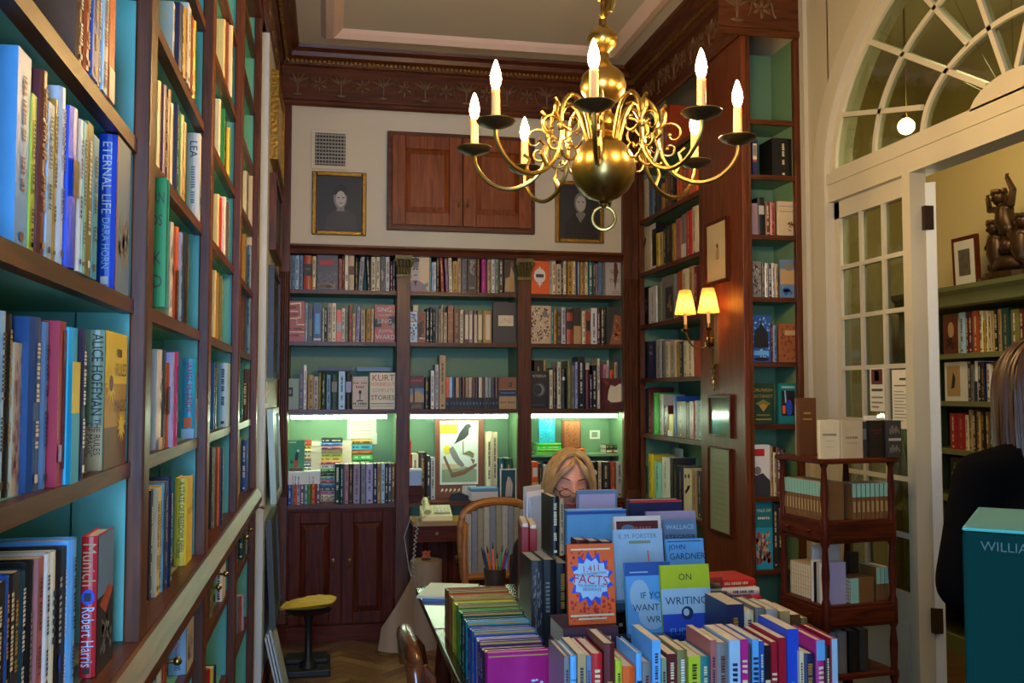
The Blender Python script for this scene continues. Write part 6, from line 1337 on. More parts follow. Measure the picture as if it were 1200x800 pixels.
p, q = on_y(677, 575, 3.40), on_y(724, 573, 3.40)
book((p.x, 3.42, zr), .02, p.z-zr, q.x-p.x, 'lilac', 'periwinkle blue book standing just below the seated woman\'s chin', rotz=-90, hard=True, mark=False, cover=(('r', 0, 0, 1, 1, 'steel_blue'), ('r', .05, .55, .95, .93, 'lilac')), group='tall volumes on the table')
# flat red, white and blue books at the right edge
for k, (c, nm, y0_, rz) in enumerate((('sky_blue', 'sky blue', 3.0, 4), ('red', 'lower red', 3.0, 2), ('white', 'white', 3.02, -2), ('red', 'upper red', 3.04, 3))):
    M = Matrix.Translation((1.45, 3.27+.02*k, zt+k*.0262)) @ Matrix.Rotation(R(rz), 4, 'Z') @ Matrix.Rotation(R(90), 4, 'Y') @ Matrix.Translation((-.013, 0, -.12))
    book(None, .0255, .24, .17, c, '%s book lying in the flat pile at the table edge' % nm, M=M, hard=True, group='flat pile at the table edge')
# red folders and white papers
for k in range(2):
    t = thing('folder', ['tall red folder standing upright beside the pen pot', 'second red folder standing behind the tall red folder'][k], 'folder', (.74, 3.5, TZ))
    MB().box(-.014, .014, 0, .22, 0, .30-.01*k, Matrix.Translation((.72+.035*k, 3.46+.02*k, zt)) @ Matrix.Rotation(R(-8), 4, 'Z')).build('board', mat('red_folder', (150, 30, 26), .45, var=.1), t, bevel=.003)
    MB().box(-.010, .010, .004, .21, .3005-.01*k, .314-.01*k, Matrix.Translation((.72+.035*k, 3.46+.02*k, zt)) @ Matrix.Rotation(R(-8), 4, 'Z')).build('papers', PAPER, t)
for k in range(3):
    t = thing('pamphlet', ['pale grey pamphlet standing in front of the woman', 'white pamphlet standing between two pamphlets before the woman', 'pale blue pamphlet standing nearest the woman'][k], 'pamphlet', (.82, 3.6, TZ))
    MB().box(-.004, .004, 0, .11, 0, .42-.02*k, Matrix.Translation((.775+.010*k, 3.745-.011*k, zt)) @ Matrix.Rotation(R(-48), 4, 'Z')).build('sheets', mat('pamphlet_%d' % k, [(176, 174, 168), (214, 214, 216), (170, 186, 206)][k], .5, var=.1), t)
# pen pot
pp = thing('pen_pot', 'dark pot crammed with pens and pencils on the table', 'pen pot', (.66, 3.76, TZ))
MB().lathe([(0, 0), (.04, 0), (.045, .10), (.041, .10), (.036, .006), (0, .006)], 20, (.66, 3.76, zt)).build('pot', mat('brown_pot', (62, 40, 26), .4), pp, smooth=True)
for k, c in enumerate(('blue', 'green', 'orange', 'dark_green', 'navy', 'orange', 'gold', 'red')):
    a_ = k*2*math.pi/8; b0 = Vector((.66+.012*math.cos(a_), 3.76+.012*math.sin(a_), zt+.01)); b1 = Vector((.66+.055*math.cos(a_), 3.76+.055*math.sin(a_), zt+.17+.012*(k % 3)))
    t = thing('pen', '%s pen leaning out of the dark pot, pen %s clockwise' % (c.replace('_', ' '), ORD[k+1]), 'pen', b0, 'pens in the dark pot')
    MB().tube([b0, b0+(b1-b0)*.85], .0042, 8).build('barrel', inkmat(c), t); MB().tube([b0+(b1-b0)*.851, b1], [.0042, .001], 8).build('tip', BLACK(), t)
# magazines on the far left corner
for k in range(2):
    t = thing('magazine', ['pale magazine lying on the far corner of the table', 'blue backed magazine lying under the pale magazine'][k], 'magazine', (.46, 3.85, TZ))
    MB().box(-.10, .10, -.13, .13, 0, .008, Matrix.Translation((.478, 3.78, zt+(.009 if k == 0 else 0))) @ Matrix.Rotation(R(-18 if k == 0 else -8), 4, 'Z')).build('pages', mat('magazine_%d' % k, [(196, 206, 196), (58, 100, 160)][k], .4, var=.1), t)

# ================================================================ CHAIRS
def side_chair(label, loc, rz, WM_, up=None, sw=.46, sd=.44, sh=.45, bh=1.0, arms=False):
    M = Matrix.Translation(loc) @ Matrix.Rotation(R(rz), 4, 'Z')     # faces local -y
    t = thing('chair', label, 'chair', M=M)
    s = MB(); s.prism([(-sw/2, sd/2), (-sw/2-.02, -sd/2+.05), (-sw/2+.03, -sd/2), (sw/2-.03, -sd/2), (sw/2+.02, -sd/2+.05), (sw/2, sd/2)], sh-.035, sh, 'z')
    s.build('seat', up or WM_('x'), t, False, bevel=.01)
    for sx in (-1, 1):
        MB().lathe([(0, 0), (.016, 0), (.02, .12), (.026, .3), (.02, .40), (0, .4145)], 12, (sx*(sw/2-.03), -sd/2+.05, 0)).build('leg', WM_('z'), t, False, smooth=True)
        MB().tube(smooth_path([(sx*(sw/2-.03), sd/2-.02+.04, 0), (sx*(sw/2-.03), sd/2-.02, .25), (sx*(sw/2-.03), sd/2-.02, sh), (sx*(sw/2-.035), sd/2+.02, .75), (sx*(sw/2-.05), sd/2+.06, bh-.05)]), [.018]*13, 8).build('leg', WM_('z'), t, False, smooth=True)
        MB().tube([(sx*(sw/2-.03), -sd/2+.05, .2), (sx*(sw/2-.03), sd/2-.02, .2)], .009, 8).build('stretcher', WM_('y'), t, False)
        if arms:
            a = MB(); a.tube(smooth_path([(sx*(sw/2-.03), sd/2+.02, .72), (sx*(sw/2+.01), 0, .71), (sx*(sw/2+.02), -sd/2+.1, .70), (sx*(sw/2+.02), -sd/2+.05, .67)]), [.024]*9+[.03], 10)
            a.tube([(sx*(sw/2-.02), -sd/2+.11, sh-.01), (sx*(sw/2+.01), -sd/2+.11, .69)], .014, 8); a.build('arm', WM_('y'), t, False, smooth=True)
    return t, M
oc, M = side_chair('oak side chair with striped upholstered back by the telephone', (.935, 4.80, 0), 6, OAK, mat('striped_seat', (120, 116, 104), .8), sw=.46, sd=.42, bh=.90)
fr = MB(); pts = [(-.19, .255, .56), (-.205, .27, .75), (-.20, .275, .86), (-.17, .28, .915), (-.08, .285, .955), (.08, .285, .955), (.17, .28, .915), (.20, .275, .86), (.205, .27, .75), (.19, .255, .56)]
fr.tube(smooth_path(pts), .022, 8); fr.tube([(-.19, .255, .57), (.19, .255, .57)], .018, 8); fr.build('back_frame', OAK('x'), oc, False, smooth=True)
for k in range(11):
    x0 = -.185+.37*k/11; x1 = -.185+.37*(k+1)/11; xm = (x0+x1)/2; top = .89+.05*(1-(xm/.19)**2)
    MB().box(x0+.0005, x1-.0005, .255, .285, .58, top).build('upholstery_stripe', mat('stripe_%d' % (k % 3), [(150, 148, 136), (112, 118, 128), (132, 126, 104)][k % 3], .85, var=.2, scale=40), oc, False, bevel=.004)
wc, M = side_chair('dark wooden armchair tucked under the left side of the table', (.48, 2.86, 0), 90, lambda ax='z': woodmat('chair_mahogany_'+ax, (70, 30, 12), (120, 62, 28), ax, .2, coat=.6), sw=.40, sd=.34, bh=.80)
bk = MB(); bk.tube(smooth_path([(-.19, .225, .70), (-.17, .235, .79), (-.08, .24, .815), (.08, .24, .815), (.17, .235, .79), (.19, .225, .70)]), .026, 10)
bk.build('back_rail', woodmat('chair_mahogany_x', (70, 30, 12), (120, 62, 28), 'x', .2, coat=.6), wc, False, smooth=True)
for k in range(5): MB().tube([(-.12+.06*k, .165, .45), (-.12+.06*k, .235, .80)], .008, 8).build('spindle', woodmat('chair_mahogany_z', (70, 30, 12), (120, 62, 28), 'z', .2, coat=.6), wc, False)

# ================================================================ WHAT-NOT STAND
EM = Matrix.Translation((1.885, 3.40, 0)) @ Matrix.Rotation(R(7), 4, 'Z')
et = thing('etagere', 'dark mahogany what-not stand with drawers and turned legs', 'stand', M=EM)
EW, ED = .335, .30
LG = [(.0, 0), (.016, 0), (.020, .03), (.012, .05), (.018, .12), (.022, .22), (.014, .34), (.018, .38), (.018, .44)]
leg_prof = [(.0, 0), (.014, 0), (.018, .05), (.010, .09), (.016, .20), (.018, .26), (.010, .40), (.018, .43), (.018, .45), (.013, .47), (.016, .56), (.010, .62), (.018, .64), (.018, .73), (.012, .75), (.016, .84), (.010, .94), (.018, .96), (.018, 1.05), (.012, 1.07), (.016, 1.15), (.010, 1.25), (.017, 1.268), (0, 1.2685)]
for x in (.012, EW-.012):
    for y in (.012, ED-.012): MB().lathe(leg_prof, 12, (x, y, .0)).build('leg', DWOOD('z'), et, False, smooth=True)
MB().box(-.012, EW+.012, -.012, ED+.012, 1.269, 1.289).build('top', DWOOD('x'), et, False, bevel=.004)
for z in (.96, .636):
    o = MB().box(.0, EW, .0, ED, z, z+.088).build('drawer_case', DWOOD('x'), et, False, bevel=.003)
    MB().box(.02, EW-.02, -.006, -.0005, z+.014, z+.076).build('drawer', DWOOD('x'), o, False, bevel=.002)
    MB().box(-.006, -.0005, .02, ED-.02, z+.014, z+.076).build('drawer', DWOOD('y'), o, False, bevel=.002)
    for yy in (.08, ED-.08): MB().ell((-.014, yy, z+.045), (.008, .008, .008), 10, 6).build('knob', DWOOD('z'), o, False, smooth=True)
MB().box(.0, EW, .0, ED, .44, .455).build('shelf', DWOOD('x'), et, False); MB().box(.0, EW, .0, ED, .10, .115).build('shelf', DWOOD('x'), et, False)
def ebook(x, y, z, t, h, d, c, lab, rz=0, sp=(), cover=(), name='book', grp='books on the what-not stand', mark=False, cat=None):
    o = book(None, t, h, d, c, lab, M=EM @ Matrix.Translation((x, y, z)) @ Matrix.Rotation(R(rz), 4, 'Z'), spine=sp, cover=cover, mark=mark, group=grp, hard=False if name != 'book' else True, name=name)
    if cat: o['category'] = cat
# top: face-out books
zt2 = 1.2895
top = [('cream', .00, .088, .150, (('t','UNTITLED',.5,.62,.013,'dark_brown'),('r',.3,.45,.7,.46,'tan'),('r',.3,.3,.7,.31,'tan')), 'cream'), ('beige', .09, .098, .147, (('t','THUNDER',.5,.55,.013,'brown'),('r',.25,.4,.75,.41,'brown')), 'beige')]
ebook(-.012, .012, zt2, .02, .15, .092, 'cream', 'cream face-out book at the left on the what-not top', -90, cover=top[0][4])
ebook(.084, .008, zt2, .02, .146, .10, 'beige', 'beige face-out book second on the what-not top', -90, cover=top[1][4])
ebook(.187, .02, zt2, .02, .142, .026, 'charcoal', 'narrow charcoal face-out book on the what-not top', -90, cover=(('r',.1,.5,.9,.8,'grey'),))
ebook(.216, .012, zt2, .022, .146, .074, 'black', 'black face-out book with faint red title on the what-not top', -90, cover=(('r',.2,.72,.8,.76,'maroon'),('r',.3,.64,.7,.67,'maroon')))
ebook(.293, .008, zt2, .05, .146, .062, 'charcoal', 'dark picture covered book at the right on the what-not top', -90, cover=(('r',.02,.45,.98,.52,'light_grey'),('s',20,0,.55,1,.95,.12,'grey'),('s',20,0,.05,1,.42,.12,'grey')))
ebook(.02, .20, zt2, .03, .235, .085, 'brown', 'tall brown hardcover standing at the back of the what-not top', -90, cover=(('r',.3,.72,.7,.75,'gold'),('r',.25,.62,.75,.64,'gold')))
cdm = thing('card', 'small white folded card on top of the what-not books', 'card', EM @ Vector((.24, .03, zt2+.15)))
MB().box(.215, .262, .012, .03, zt2+.1470, zt2+.165, EM).build('card', PAPER, cdm)
# middle shelf: uniform mint-banded pocket books along two faces
zm = 1.0485
two = lambda: (('r', 0, .62, 1, 1, 'mint'), ('r', .2, .2, .8, .5, 'tan'))
n = 13
for k in range(n):
    ebook(.012, .275-.25*k/(n-1)*.96, zm, .018, .148, .10, 'bronze', 'mint banded pocket book, %s along the left face of the stand' % ORD[k+1], -90, two(), name='pocket_book', grp='mint banded pocket books on the stand', cat='pocket book')
n = 9
for k in range(n):
    ebook(.150+.172*k/(n-1), .012, zm, .018, .140, .10, 'bronze', 'mint banded pocket book, %s along the front face of the stand' % ORD[k+1], 0, two(), name='pocket_book', grp='mint banded pocket books on the stand', cat='pocket book')
# lower shelf: mixed books
zl = .7245
for k, c in enumerate(('beige', 'cream', 'tan', 'cream', 'beige', 'tan', 'cream', 'beige')):
    book(None, .016, .15, .10, c, '%s booklet, %s from the top of the left pile in the stand' % (c, ORD[8-k]), M=EM @ Matrix.Translation((.022, .20, zl+.0165*k)) @ Matrix.Rotation(R(90), 4, 'Z') @ Matrix.Rotation(R(90), 4, 'Y') @ Matrix.Translation((-.008, -.11, -.075)), hard=False, mark=False, group='pile in the what-not stand')
for k, c in enumerate(('white', 'black', 'light_grey', 'white', 'lilac')):
    ebook(.014, .105-.018*k, zl, .0165, .16-.006*(k % 2), .10, c, '%s book standing in the left face of the stand, %s back' % (c.replace('_', ' '), ORD[k+1]), -90)
for k in range(7):
    book(None, .0135, .11, .085, 'bronze', 'mint banded pocket book, %s from the top of the front pile' % ORD[7-k], M=EM @ Matrix.Translation((.185, .02, zl+.0138*k)) @ Matrix.Rotation(R(90), 4, 'Y') @ Matrix.Translation((-.00675, 0, -.055)), hard=False, mark=False, spine=(('r', 0, 0, 1, .35, 'mint'),), group='mint banded pocket books on the stand', name='pocket_book')['category'] = 'pocket book'
for k in range(3):
    ebook(.27+.02*k, .03, zl, .018, .13, .10, 'bronze', 'mint banded pocket book standing %s at the right of the stand' % ORD[k+1], 0, (('r', 0, .5, 1, 1, 'mint'),), name='pocket_book', grp='mint banded pocket books on the stand', cat='pocket book')
ebook(.12, .25, zl, .02, .19, .13, 'white', 'white book standing at the back of the stand', -90); ebook(.27, .22, zl, .02, .16, .05, 'black', 'small black book at the back of the stand', -90)
for k, c in enumerate(('steel_blue', 'grey', 'black', 'charcoal')):
    ebook(.05+.05*k, .03, .4555, .04, .16, .14, c, '%s book on the dim lower shelf of the stand' % c.replace('_', ' '), 0)

# ================================================================ TEAL BOOK IN THE FOREGROUND
dsx, dsy = .93, .80
fs = thing('plinth', 'dark wooden plinth at the right foreground', 'plinth', (dsx, dsy, 0))
def fp(x, y, dep): return CAM+ray(x, y)*dep
c0 = fp(1127, 622, .98)     # front top-left corner of the teal volume
d_r = Vector((.75, -.66, 0)).normalized(); d_b = Vector((.66, .75, 0)).normalized()
ZB = c0.z-.34
pc_ = c0+d_r*.115+d_b*.10
MB().box(-.17, .17, -.12, .12, ZB-.03, ZB-.0006, Matrix.Translation((pc_.x, pc_.y, 0)) @ Matrix.Rotation(math.atan2(d_r.y, d_r.x), 4, 'Z')).build('top', DWOOD('x'), fs, bevel=.004)
MB().box(-.10, .10, -.08, .08, .03, ZB-.0305, Matrix.Translation((pc_.x, pc_.y, 0)) @ Matrix.Rotation(math.atan2(d_r.y, d_r.x), 4, 'Z')).build('column', DWOOD('z'), fs)
MB().box(-.16, .16, -.12, .12, .0, .0295, Matrix.Translation((pc_.x, pc_.y, 0)) @ Matrix.Rotation(math.atan2(d_r.y, d_r.x), 4, 'Z')).build('base', DWOOD('x'), fs)
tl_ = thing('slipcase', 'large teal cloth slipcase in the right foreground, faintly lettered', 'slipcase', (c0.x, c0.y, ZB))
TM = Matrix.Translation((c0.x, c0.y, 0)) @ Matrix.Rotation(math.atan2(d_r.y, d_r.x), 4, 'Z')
TEALC = mat('dark_teal_book_cloth', (6, 40, 38), .95, var=.1, scale=60, spec=.04)  # cloth darkened: the shade on the front is put into its colour
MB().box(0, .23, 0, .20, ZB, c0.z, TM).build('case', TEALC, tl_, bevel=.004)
MB().box(.0, .23, 0, .20, c0.z+.0003, c0.z+.004, TM).build('top_board', mat('teal_board', (40, 138, 128), .5), tl_, bevel=.002)  # added lighter sheet: light falling on the case top, put into colour
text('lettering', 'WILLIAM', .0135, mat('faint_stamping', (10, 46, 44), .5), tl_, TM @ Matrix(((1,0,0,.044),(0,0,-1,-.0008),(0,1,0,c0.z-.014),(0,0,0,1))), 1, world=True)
# ================================================================ PEOPLE
def head_mesh(mb, M, s=1.0, face=True):
    """one closed head surface in a local frame: face towards -y, z up, centre between the ears"""
    nu, nv = 44, 34; b = len(mb.v)
    G = lambda x, z, cx, cz, sx, sz: math.exp(-((x-cx)/sx)**2-((z-cz)/sz)**2)
    for i in range(nv+1):
        t = math.pi*i/nv
        for k in range(nu):
            a = 2*math.pi*k/nu
            x = .074*math.sin(t)*math.cos(a); y = .094*math.sin(t)*math.sin(a); z = -.118*math.cos(t)
            if z < 0: x *= 1-.30*(-z/.118)**1.6; y *= 1-(.20 if y > 0 else .04)*(-z/.118)**1.5
            if y < 0 and face:
                f = min(1, -y/.05)
                dy = 0
                dy -= .021*G(x, z, 0, -.022, .013, .020)*f + .012*G(x, z, 0, -.002, .009, .030)*f          # nose
                dy += .008*(G(x, z, .031, .012, .018, .012)+G(x, z, -.031, .012, .018, .012))*f             # eye sockets
                dy -= .0045*(G(x, z, .031, .008, .013, .009)+G(x, z, -.031, .008, .013, .009))*f            # lids
                dy -= .005*(G(x, z, .03, .034, .028, .010)+G(x, z, -.03, .034, .028, .010))*f               # brow
                dy -= .006*G(x, z, 0, -.062, .024, .010)*f - .003*G(x, z, 0, -.0625, .022, .0025)*f         # lips
                dy -= .007*G(x, z, 0, -.100, .022, .016)*f                                                  # chin
                dy -= .005*(G(x, z, .040, -.022, .020, .020)+G(x, z, -.040, -.022, .020, .020))*f           # cheeks
                y += dy
            mb.v.append(tuple(M @ Vector((x*s, y*s, z*s))))
    for i in range(nv):
        for k in range(nu):
            j = (k+1) % nu; mb.f.append((b+i*nu+k, b+i*nu+j, b+(i+1)*nu+j, b+(i+1)*nu+k))
    for sx in (-1, 1):
        mb.ell((sx*.074*s, .012*s, 0), (.010*s, .020*s, .032*s), 10, 8, M)
def remesh(o, vox=.006, smooth=4):
    m = o.modifiers.new('one_surface', 'REMESH'); m.mode = 'VOXEL'; m.voxel_size = vox; m.use_smooth_shade = True
    if smooth: m = o.modifiers.new('soften', 'SMOOTH'); m.factor = .5; m.iterations = smooth
def limb3(mb, pts, rs, seg=12):
    P = smooth_path(pts, 4) if len(pts) > 2 else [Vector(p) for p in pts]
    n = len(P); rr = []
    for i in range(n):
        u = i/(n-1)*(len(rs)-1); k = min(int(u), len(rs)-2); rr.append(rs[k]+(rs[k+1]-rs[k])*(u-k))
    mb.tube(P, rr, seg)
    for p, r in ((P[0], rr[0]), (P[-1], rr[-1])): mb.ell(p, (r, r, r), seg, 8)
def hand(mb, wrist, d, up, side):
    """palm and five unequal, slightly curled fingers; d = pointing direction"""
    wrist, d, up = Vector(wrist), Vector(d).normalized(), Vector(up).normalized(); sd = d.cross(up).normalized()*side
    limb3(mb, [wrist, wrist+d*.04, wrist+d*.085], [.022, .030, .030])
    for k, L in enumerate((.066, .076, .072, .056)):
        b0 = wrist+d*.085+sd*(.030-.020*k)
        limb3(mb, [b0, b0+d*L*.45-up*.004, b0+d*L*.78-up*.018, b0+d*L*.9-up*.036], [.0095, .009, .0085, .0075], 8)
    b0 = wrist+d*.03+sd*.026
    limb3(mb, [b0, b0+sd*.028+d*.018-up*.006, b0+sd*.036+d*.05-up*.014], [.012, .010, .008], 8)
SKIN = mat('skin', (206, 150, 128), .5, var=.06, scale=20)
SKIN.node_tree.nodes['Principled BSDF'].inputs['Subsurface Weight'].default_value = .08
BLKCL = mat('black_knit', (20, 20, 24), .8, var=.2, scale=60, bump=.2)

# ---- woman seated at the desk, looking down
hc = CAM+ray(667, 567)*4.16
wx, wy = hc.x, hc.y
HM = Matrix.Translation(hc) @ Matrix.Rotation(R(-4), 4, 'Z') @ Matrix.Rotation(R(8), 4, 'X') @ Matrix.Rotation(R(4), 4, 'Y') @ Matrix.Scale(1.12, 4)
pw = thing('person', 'seated woman with shoulder-length blond-brown hair and glasses, in black, looking down', 'person', (wx, wy, 0))
body = MB(); head_mesh(body, HM, 1.0)
L = lambda x, y, z: (wx+x, wy+y, z)
zs_ = hc.z-.27                      # shoulder height
limb3(body, [tuple(HM @ Vector((0, .03, -.07))), L(0, .07, hc.z-.17), L(0, .08, zs_+.02)], [.055, .052, .062])
limb3(body, [L(0, .10, .50), L(0, .11, .68), L(0, .10, zs_-.12), L(0, .085, zs_)], [.14, .125, .14, .08])
for sx in (-1, 1):
    limb3(body, [L(sx*.06, .085, zs_), L(sx*.17, .085, zs_-.02)], [.06, .05])
    limb3(body, [L(sx*.175, .08, zs_-.03), L(sx*.22, .02, zs_-.26)], [.048, .038])
    limb3(body, [L(sx*.22, .02, zs_-.26), L(sx*.17, -.16, .80), L(sx*.14, -.22, .80)], [.036, .028, .022])
    hand(body, L(sx*.14, -.22, .795), (-sx*.35, -1, -.02), (0, 0, 1), -sx)
    limb3(body, [L(sx*.09, .08, .52), L(sx*.11, -.16, .52), L(sx*.11, -.30, .50)], [.085, .075, .058])
    limb3(body, [L(sx*.11, -.31, .49), L(sx*.11, -.30, .30), L(sx*.11, -.26, .09)], [.055, .052, .036])
    limb3(body, [L(sx*.11, -.24, .05), L(sx*.115, -.34, .035), L(sx*.12, -.42, .03)], [.036, .036, .028])
bo = body.build('body', SKIN, pw); remesh(bo, .0055, 2)
top = MB()
limb3(top, [L(0, .10, .50), L(0, .11, .68), L(0, .10, zs_-.12), L(0, .085, zs_+.03)], [.155, .14, .158, .075])
for sx in (-1, 1):
    limb3(top, [L(sx*.05, .085, zs_+.005), L(sx*.175, .085, zs_-.02)], [.07, .062])
    limb3(top, [L(sx*.178, .08, zs_-.03), L(sx*.222, .02, zs_-.26)], [.060, .050])
    limb3(top, [L(sx*.222, .02, zs_-.26), L(sx*.18, -.13, .815)], [.048, .038])
to = top.build('black_top', BLKCL, pw); remesh(to, .010, 4)
tr = MB()
for sx in (-1, 1):
    limb3(tr, [L(sx*.085, .09, .53), L(sx*.11, -.16, .53), L(sx*.11, -.31, .505)], [.105, .092, .072])
    limb3(tr, [L(sx*.11, -.315, .495), L(sx*.11, -.30, .30), L(sx*.11, -.26, .12)], [.070, .066, .058])
    limb3(tr, [L(sx*.11, -.24, .045), L(sx*.115, -.34, .038), L(sx*.12, -.43, .034)], [.044, .042, .034])
to = tr.build('trousers', mat('dark_trousers', (28, 28, 36), .8), pw); remesh(to, .012, 3)
# facial details
LIP = mat('lips', (176, 84, 84), .4); BRW = mat('brow', (120, 86, 56), .7)
def on_face(x, z, off=.001):
    G = lambda cx, cz, sx, sz: math.exp(-((x-cx)/sx)**2-((z-cz)/sz)**2)
    xs = x/.074/(1-(.30*(max(0, -z)/.118)**1.6)); zz = z/.118
    y = -.094*math.sqrt(max(0, 1-xs*xs-zz*zz)); 
    if z < 0: y *= 1-.04*(-z/.118)**1.5
    y += -.021*G(0,-.022,.013,.020)-.012*G(0,-.002,.009,.030)+.008*(G(.031,.012,.018,.012)+G(-.031,.012,.018,.012))-.0045*(G(.031,.008,.013,.009)+G(-.031,.008,.013,.009))-.005*(G(.03,.034,.028,.010)+G(-.03,.034,.028,.010))-.006*G(0,-.062,.024,.010)
    return HM @ Vector((x, y-off, z))
lp = MB()
lp.tube([on_face(x, -.0585+.0015*math.cos(x*120), .0005) for x in (-.022, -.012, -.005, .005, .012, .022)], [.0015, .004, .0042, .0042, .004, .0015], 8)
lp.tube([on_face(x, -.0665, .0005) for x in (-.018, -.009, 0, .009, .018)], [.0015, .0045, .005, .0045, .0015], 8)
lp.build('lips', LIP, pw, smooth=True)
for sx in (-1, 1):
    MB().tube([on_face(sx*x, .036+.004*math.sin((x-.014)*70), .001) for x in (.014, .022, .031, .040, .047)], [.002, .0032, .003, .0024, .001], 6).build('eyebrow', BRW, pw, smooth=True)
    MB().tube([on_face(sx*x, .004-.004*math.sin((x-.018)*115), .0012) for x in (.017, .024, .031, .038, .045)], [.0008, .0018, .002, .0018, .001], 6).build('eyelashes', mat('lashes', (44, 30, 24), .7), pw, smooth=True)
gm = MB()
for sx in (-1, 1):
    c_ = Vector((sx*.031, -.108, -.012))
    gm.tube([HM @ (c_+Vector((.024*math.cos(a*math.pi/10), .004*abs(math.cos(a*math.pi/10)), .014*math.sin(a*math.pi/10)))) for a in range(21)], .0016, 6)
    gm.tube([HM @ Vector((sx*.055, -.104, -.008)), HM @ Vector((sx*.074, -.06, .0)), HM @ Vector((sx*.078, .01, .006))], .0014, 6)
gm.tube([HM @ Vector((-.008, -.112, -.010)), HM @ Vector((0, -.118, -.006)), HM @ Vector((.008, -.112, -.010))], .0016, 6)
gm.build('glasses', mat('dark_glasses_frame', (40, 24, 22), .3), pw, smooth=True)
# hair: parted strands falling to the shoulders
def hair_mesh(HMx, n, length, front, seedv, rad=.0065, part=.012, vol=1.16, zk=.120, bangs=0):
    hb = MB(); rr = random.Random(seedv)
    for q in range(n):
        az = rr.uniform(-math.pi, math.pi)               # 0 = to the right, -pi/2 = face
        if -math.pi/2-front < az < -math.pi/2+front:
            az = -math.pi/2+front*(1 if rr.random() < .5 else -1)*rr.uniform(1.0, 1.25)
        ca, sa = math.cos(az), math.sin(az); pts = []; v_ = vol*rr.uniform(.95, 1.07)
        ln = length*rr.uniform(.85, 1.06)
        st = Vector((part, rr.uniform(-.035, .05), zk*v_*.98))
        for j in range(10):
            u = j/9
            if u < .5:
                t = u/.5*math.pi/2*1.02; w0 = math.sin(t)
                x = st.x*(1-w0)+.080*v_*ca*w0; y = st.y*(1-w0)+.100*v_*sa*w0+.004; z = zk*v_*math.cos(t)
            else:
                k = (u-.5)/.5; x = .080*v_*ca*(1+.16*math.sin(k*2.4)-.10*k); y = .100*v_*sa*(1+.12*math.sin(k*2.4))+.004+.01*k; z = -ln*k
            if -math.pi/2-front*1.5 < az < -math.pi/2+front*1.5 and u < .5: y -= .006
            pts.append(HMx @ Vector((x+rr.uniform(-.002, .002), y, z)))
        hb.tube(smooth_path(pts, 2), [rad*(.7+.5*math.sin(math.pi*min(1, .15+i/19))) for i in range(19)], 5)
    for q in range(bangs):
        sg = 1 if q % 2 else -1; j = rr.uniform; o_ = j(0, 1)
        pts = [(part+j(-.004, .004), -.02+j(-.02, .02), .116), (part+sg*(.012+.02*o_), -.078-.006*o_, .098-.01*o_), (sg*(.040+.018*o_), -.090+.012*o_, .062), (sg*(.066+.014*o_), -.072+.01*o_, .018), (sg*(.078+.014*o_), -.052+.012*o_, -.035), (sg*(.080+.016*o_), -.040+.012*o_, -.085), (sg*(.072+.018*o_), -.030+.012*o_, -.125*j(.9, 1.1))]
        P_ = smooth_path([HMx @ Vector((p[0]+j(-.003, .003), p[1]+j(-.003, .003), p[2])) for p in pts], 3)
        hb.tube(P_, [rad*(.5+.6*math.sin(math.pi*min(1, .12+i/len(P_)))) for i in range(len(P_))], 5)
    hb.ell((0, .012, .006), (.083, .100, zk), 18, 12, HMx @ Matrix.Translation((0, .008, .006)) if False else HMx @ Matrix.Translation((0, .014, .012)))
    return hb
HAIR = mat('blond_brown_hair', (172, 138, 90), .42, var=.5, scale=40)
hb = hair_mesh(HM, 320, .125, 1.0, 11, .0045, .008, 1.18, .108, 90); hb.build('hair', HAIR, pw, smooth=True)
# her chair
side_c, _ = side_chair('plain dark wooden chair the woman is sitting on', (wx, wy+.10, 0), 0, DWOOD, sw=.44, sd=.42, sh=.40, bh=.82)
MB().box(-.17, .17, .24, .26, .62, .80).build('back_slat', DWOOD('x'), side_c, False, bevel=.004)

# ---- standing person seen from behind at the right edge
pc2 = CAM+ray(1222, 462)*2.62
sx0, sy0 = pc2.x, pc2.y
face_dir = math.atan2(-.80, -.60)
PM = Matrix.Translation((sx0, sy0, 0)) @ Matrix.Rotation(R(180-12), 4, 'Z')     # local -y is the facing direction
P = lambda x, y, z: tuple(PM @ Vector((x, y, z)))
ps = thing('person', 'standing person in a black coat with long dark brown hair, seen from behind', 'person', (sx0, sy0, 0))
body = MB(); H2 = PM @ Matrix.Translation((0, -.02, 1.535)) @ Matrix.Rotation(R(6), 4, 'X')
head_mesh(body, H2, 1.0)
limb3(body, [tuple(H2 @ Vector((0, .03, -.07))), P(0, .03, 1.40), P(0, .04, 1.34)], [.055, .054, .065])
limb3(body, [P(0, .02, .92), P(0, .03, 1.05), P(0, .03, 1.20), P(0, .03, 1.33)], [.15, .13, .15, .08])
for sx in (-1, 1):
    limb3(body, [P(sx*.06, .03, 1.34), P(sx*.18, .03, 1.31)], [.06, .052])
    limb3(body, [P(sx*.19, .03, 1.30), P(sx*.25, .05, 1.04)], [.05, .04])
    limb3(body, [P(sx*.25, .05, 1.03), P(sx*.16, -.18, 1.03)], [.038, .026])
    hand(body, P(sx*.16, -.18, 1.03), PM.to_3x3() @ Vector((-sx*.5, -1, .1)), (0, 0, 1), -sx)
    limb3(body, [P(sx*.09, .02, .90), P(sx*.095, .01, .50), P(sx*.09, .03, .09)], [.09, .06, .036])
    limb3(body, [P(sx*.09, .04, .05), P(sx*.095, -.06, .04), P(sx*.10, -.15, .032)], [.038, .036, .028])
bo = body.build('body', SKIN, ps); remesh(bo, .007, 2)
ct = MB()
limb3(ct, [P(0, .02, .62), P(0, .02, .85), P(0, .03, 1.05), P(0, .03, 1.22), P(0, .03, 1.37)], [.20, .19, .165, .18, .085])
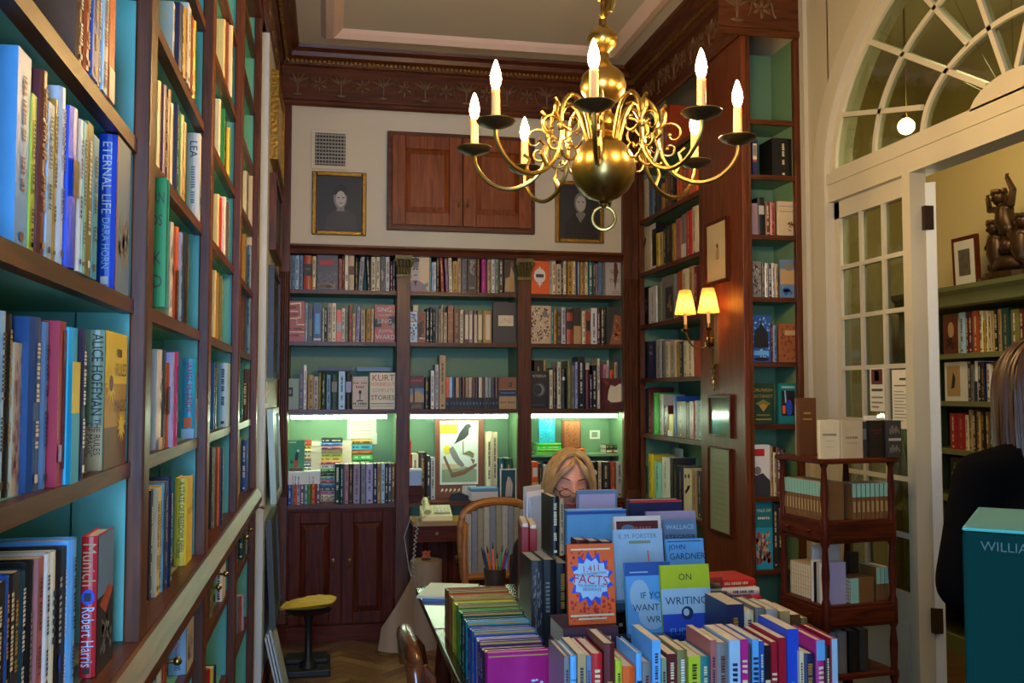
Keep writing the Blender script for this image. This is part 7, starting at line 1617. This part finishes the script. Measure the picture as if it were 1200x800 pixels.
for sx in (-1, 1):
    limb3(ct, [P(sx*.05, .03, 1.35), P(sx*.19, .03, 1.315)], [.078, .072])
    limb3(ct, [P(sx*.195, .03, 1.30), P(sx*.262, .055, 1.04)], [.072, .066])
    limb3(ct, [P(sx*.262, .055, 1.03), P(sx*.18, -.14, 1.03)], [.064, .048])
co_ = ct.build('coat', mat('black_coat', (12, 12, 15), .95, var=.15, scale=40, spec=.05), ps); remesh(co_, .012, 5)
tr = MB()
for sx in (-1, 1):
    limb3(tr, [P(sx*.09, .02, .88), P(sx*.095, .01, .50), P(sx*.09, .03, .10)], [.105, .075, .058])
    limb3(tr, [P(sx*.09, .04, .045), P(sx*.095, -.06, .04), P(sx*.10, -.16, .036)], [.044, .042, .034])
to = tr.build('trousers', mat('dark_trousers', (28, 28, 36), .8), ps); remesh(to, .012, 3)
hb = hair_mesh(H2, 420, .30, .75, 23, .005, 0, 1.28); hb.build('hair', mat('dark_brown_hair', (62, 36, 26), .4, var=.5, scale=30), ps, smooth=True)

# ================================================================ THE SMALLEST BOOKS ARE JOINED
from bpy_extras.object_utils import world_to_camera_view
bpy.context.view_layer.update()
def proj(v):
    d = v-CAM; z = d.dot(FWD)
    return (600+FPX*d.dot(RGT)/z, 400-FPX*d.dot(UPV)/z) if z > .05 else None
cand = []
for o in list(col.objects):
    if o.type == 'EMPTY' and o.get('category') in ('book', 'pocket book', 'gift book') and o.parent is None:
        cv = [c for c in o.children if c.name.startswith('cover')][0]; Mw = WM[o.name]
        pts = [proj(Mw @ Vector(b_)) for b_ in cv.bound_box]
        if any(p is None for p in pts): continue
        x0, x1 = max(0, min(p[0] for p in pts)), min(1200, max(p[0] for p in pts)); y0, y1 = max(0, min(p[1] for p in pts)), min(800, max(p[1] for p in pts))
        g = o.get('group', '')
        vis = .25 if 'lying in stacks' in g or 'in the left niche' in g and 'front row' not in g else (.35 if 'next room' in g else (.5 if 'what-not' in g or 'pocket' in g else 1))
        cand.append((max(0, x1-x0)*max(0, y1-y0)*vis, o))
cand.sort(key=lambda t: -t[0])
drop = [o for a_, o in cand[300:]]
jv, jf, jm, mats, midx = [], [], [], [], {}
for o in drop:
    Mw = WM[o.name]
    for c in list(o.children):
        me = c.data; b_ = len(jv); m_ = me.materials[0]
        if m_.name not in midx: midx[m_.name] = len(mats); mats.append(m_)
        jv += [tuple(Mw @ v.co) for v in me.vertices]
        for p in me.polygons: jf.append(tuple(b_+i for i in p.vertices)); jm.append(midx[m_.name])
        bpy.data.objects.remove(c)
    bpy.data.objects.remove(o)
if drop:
    me = bpy.data.meshes.new('shelved_books'); me.from_pydata(jv, [], jf); me.update()
    for m_ in mats: me.materials.append(m_)
    me.polygons.foreach_set('material_index', jm)
    so = bpy.data.objects.new('shelved_books', me); col.objects.link(so)
    tag(so, 'remaining small and half-hidden books packed on the shelves', 'books', kind='stuff')
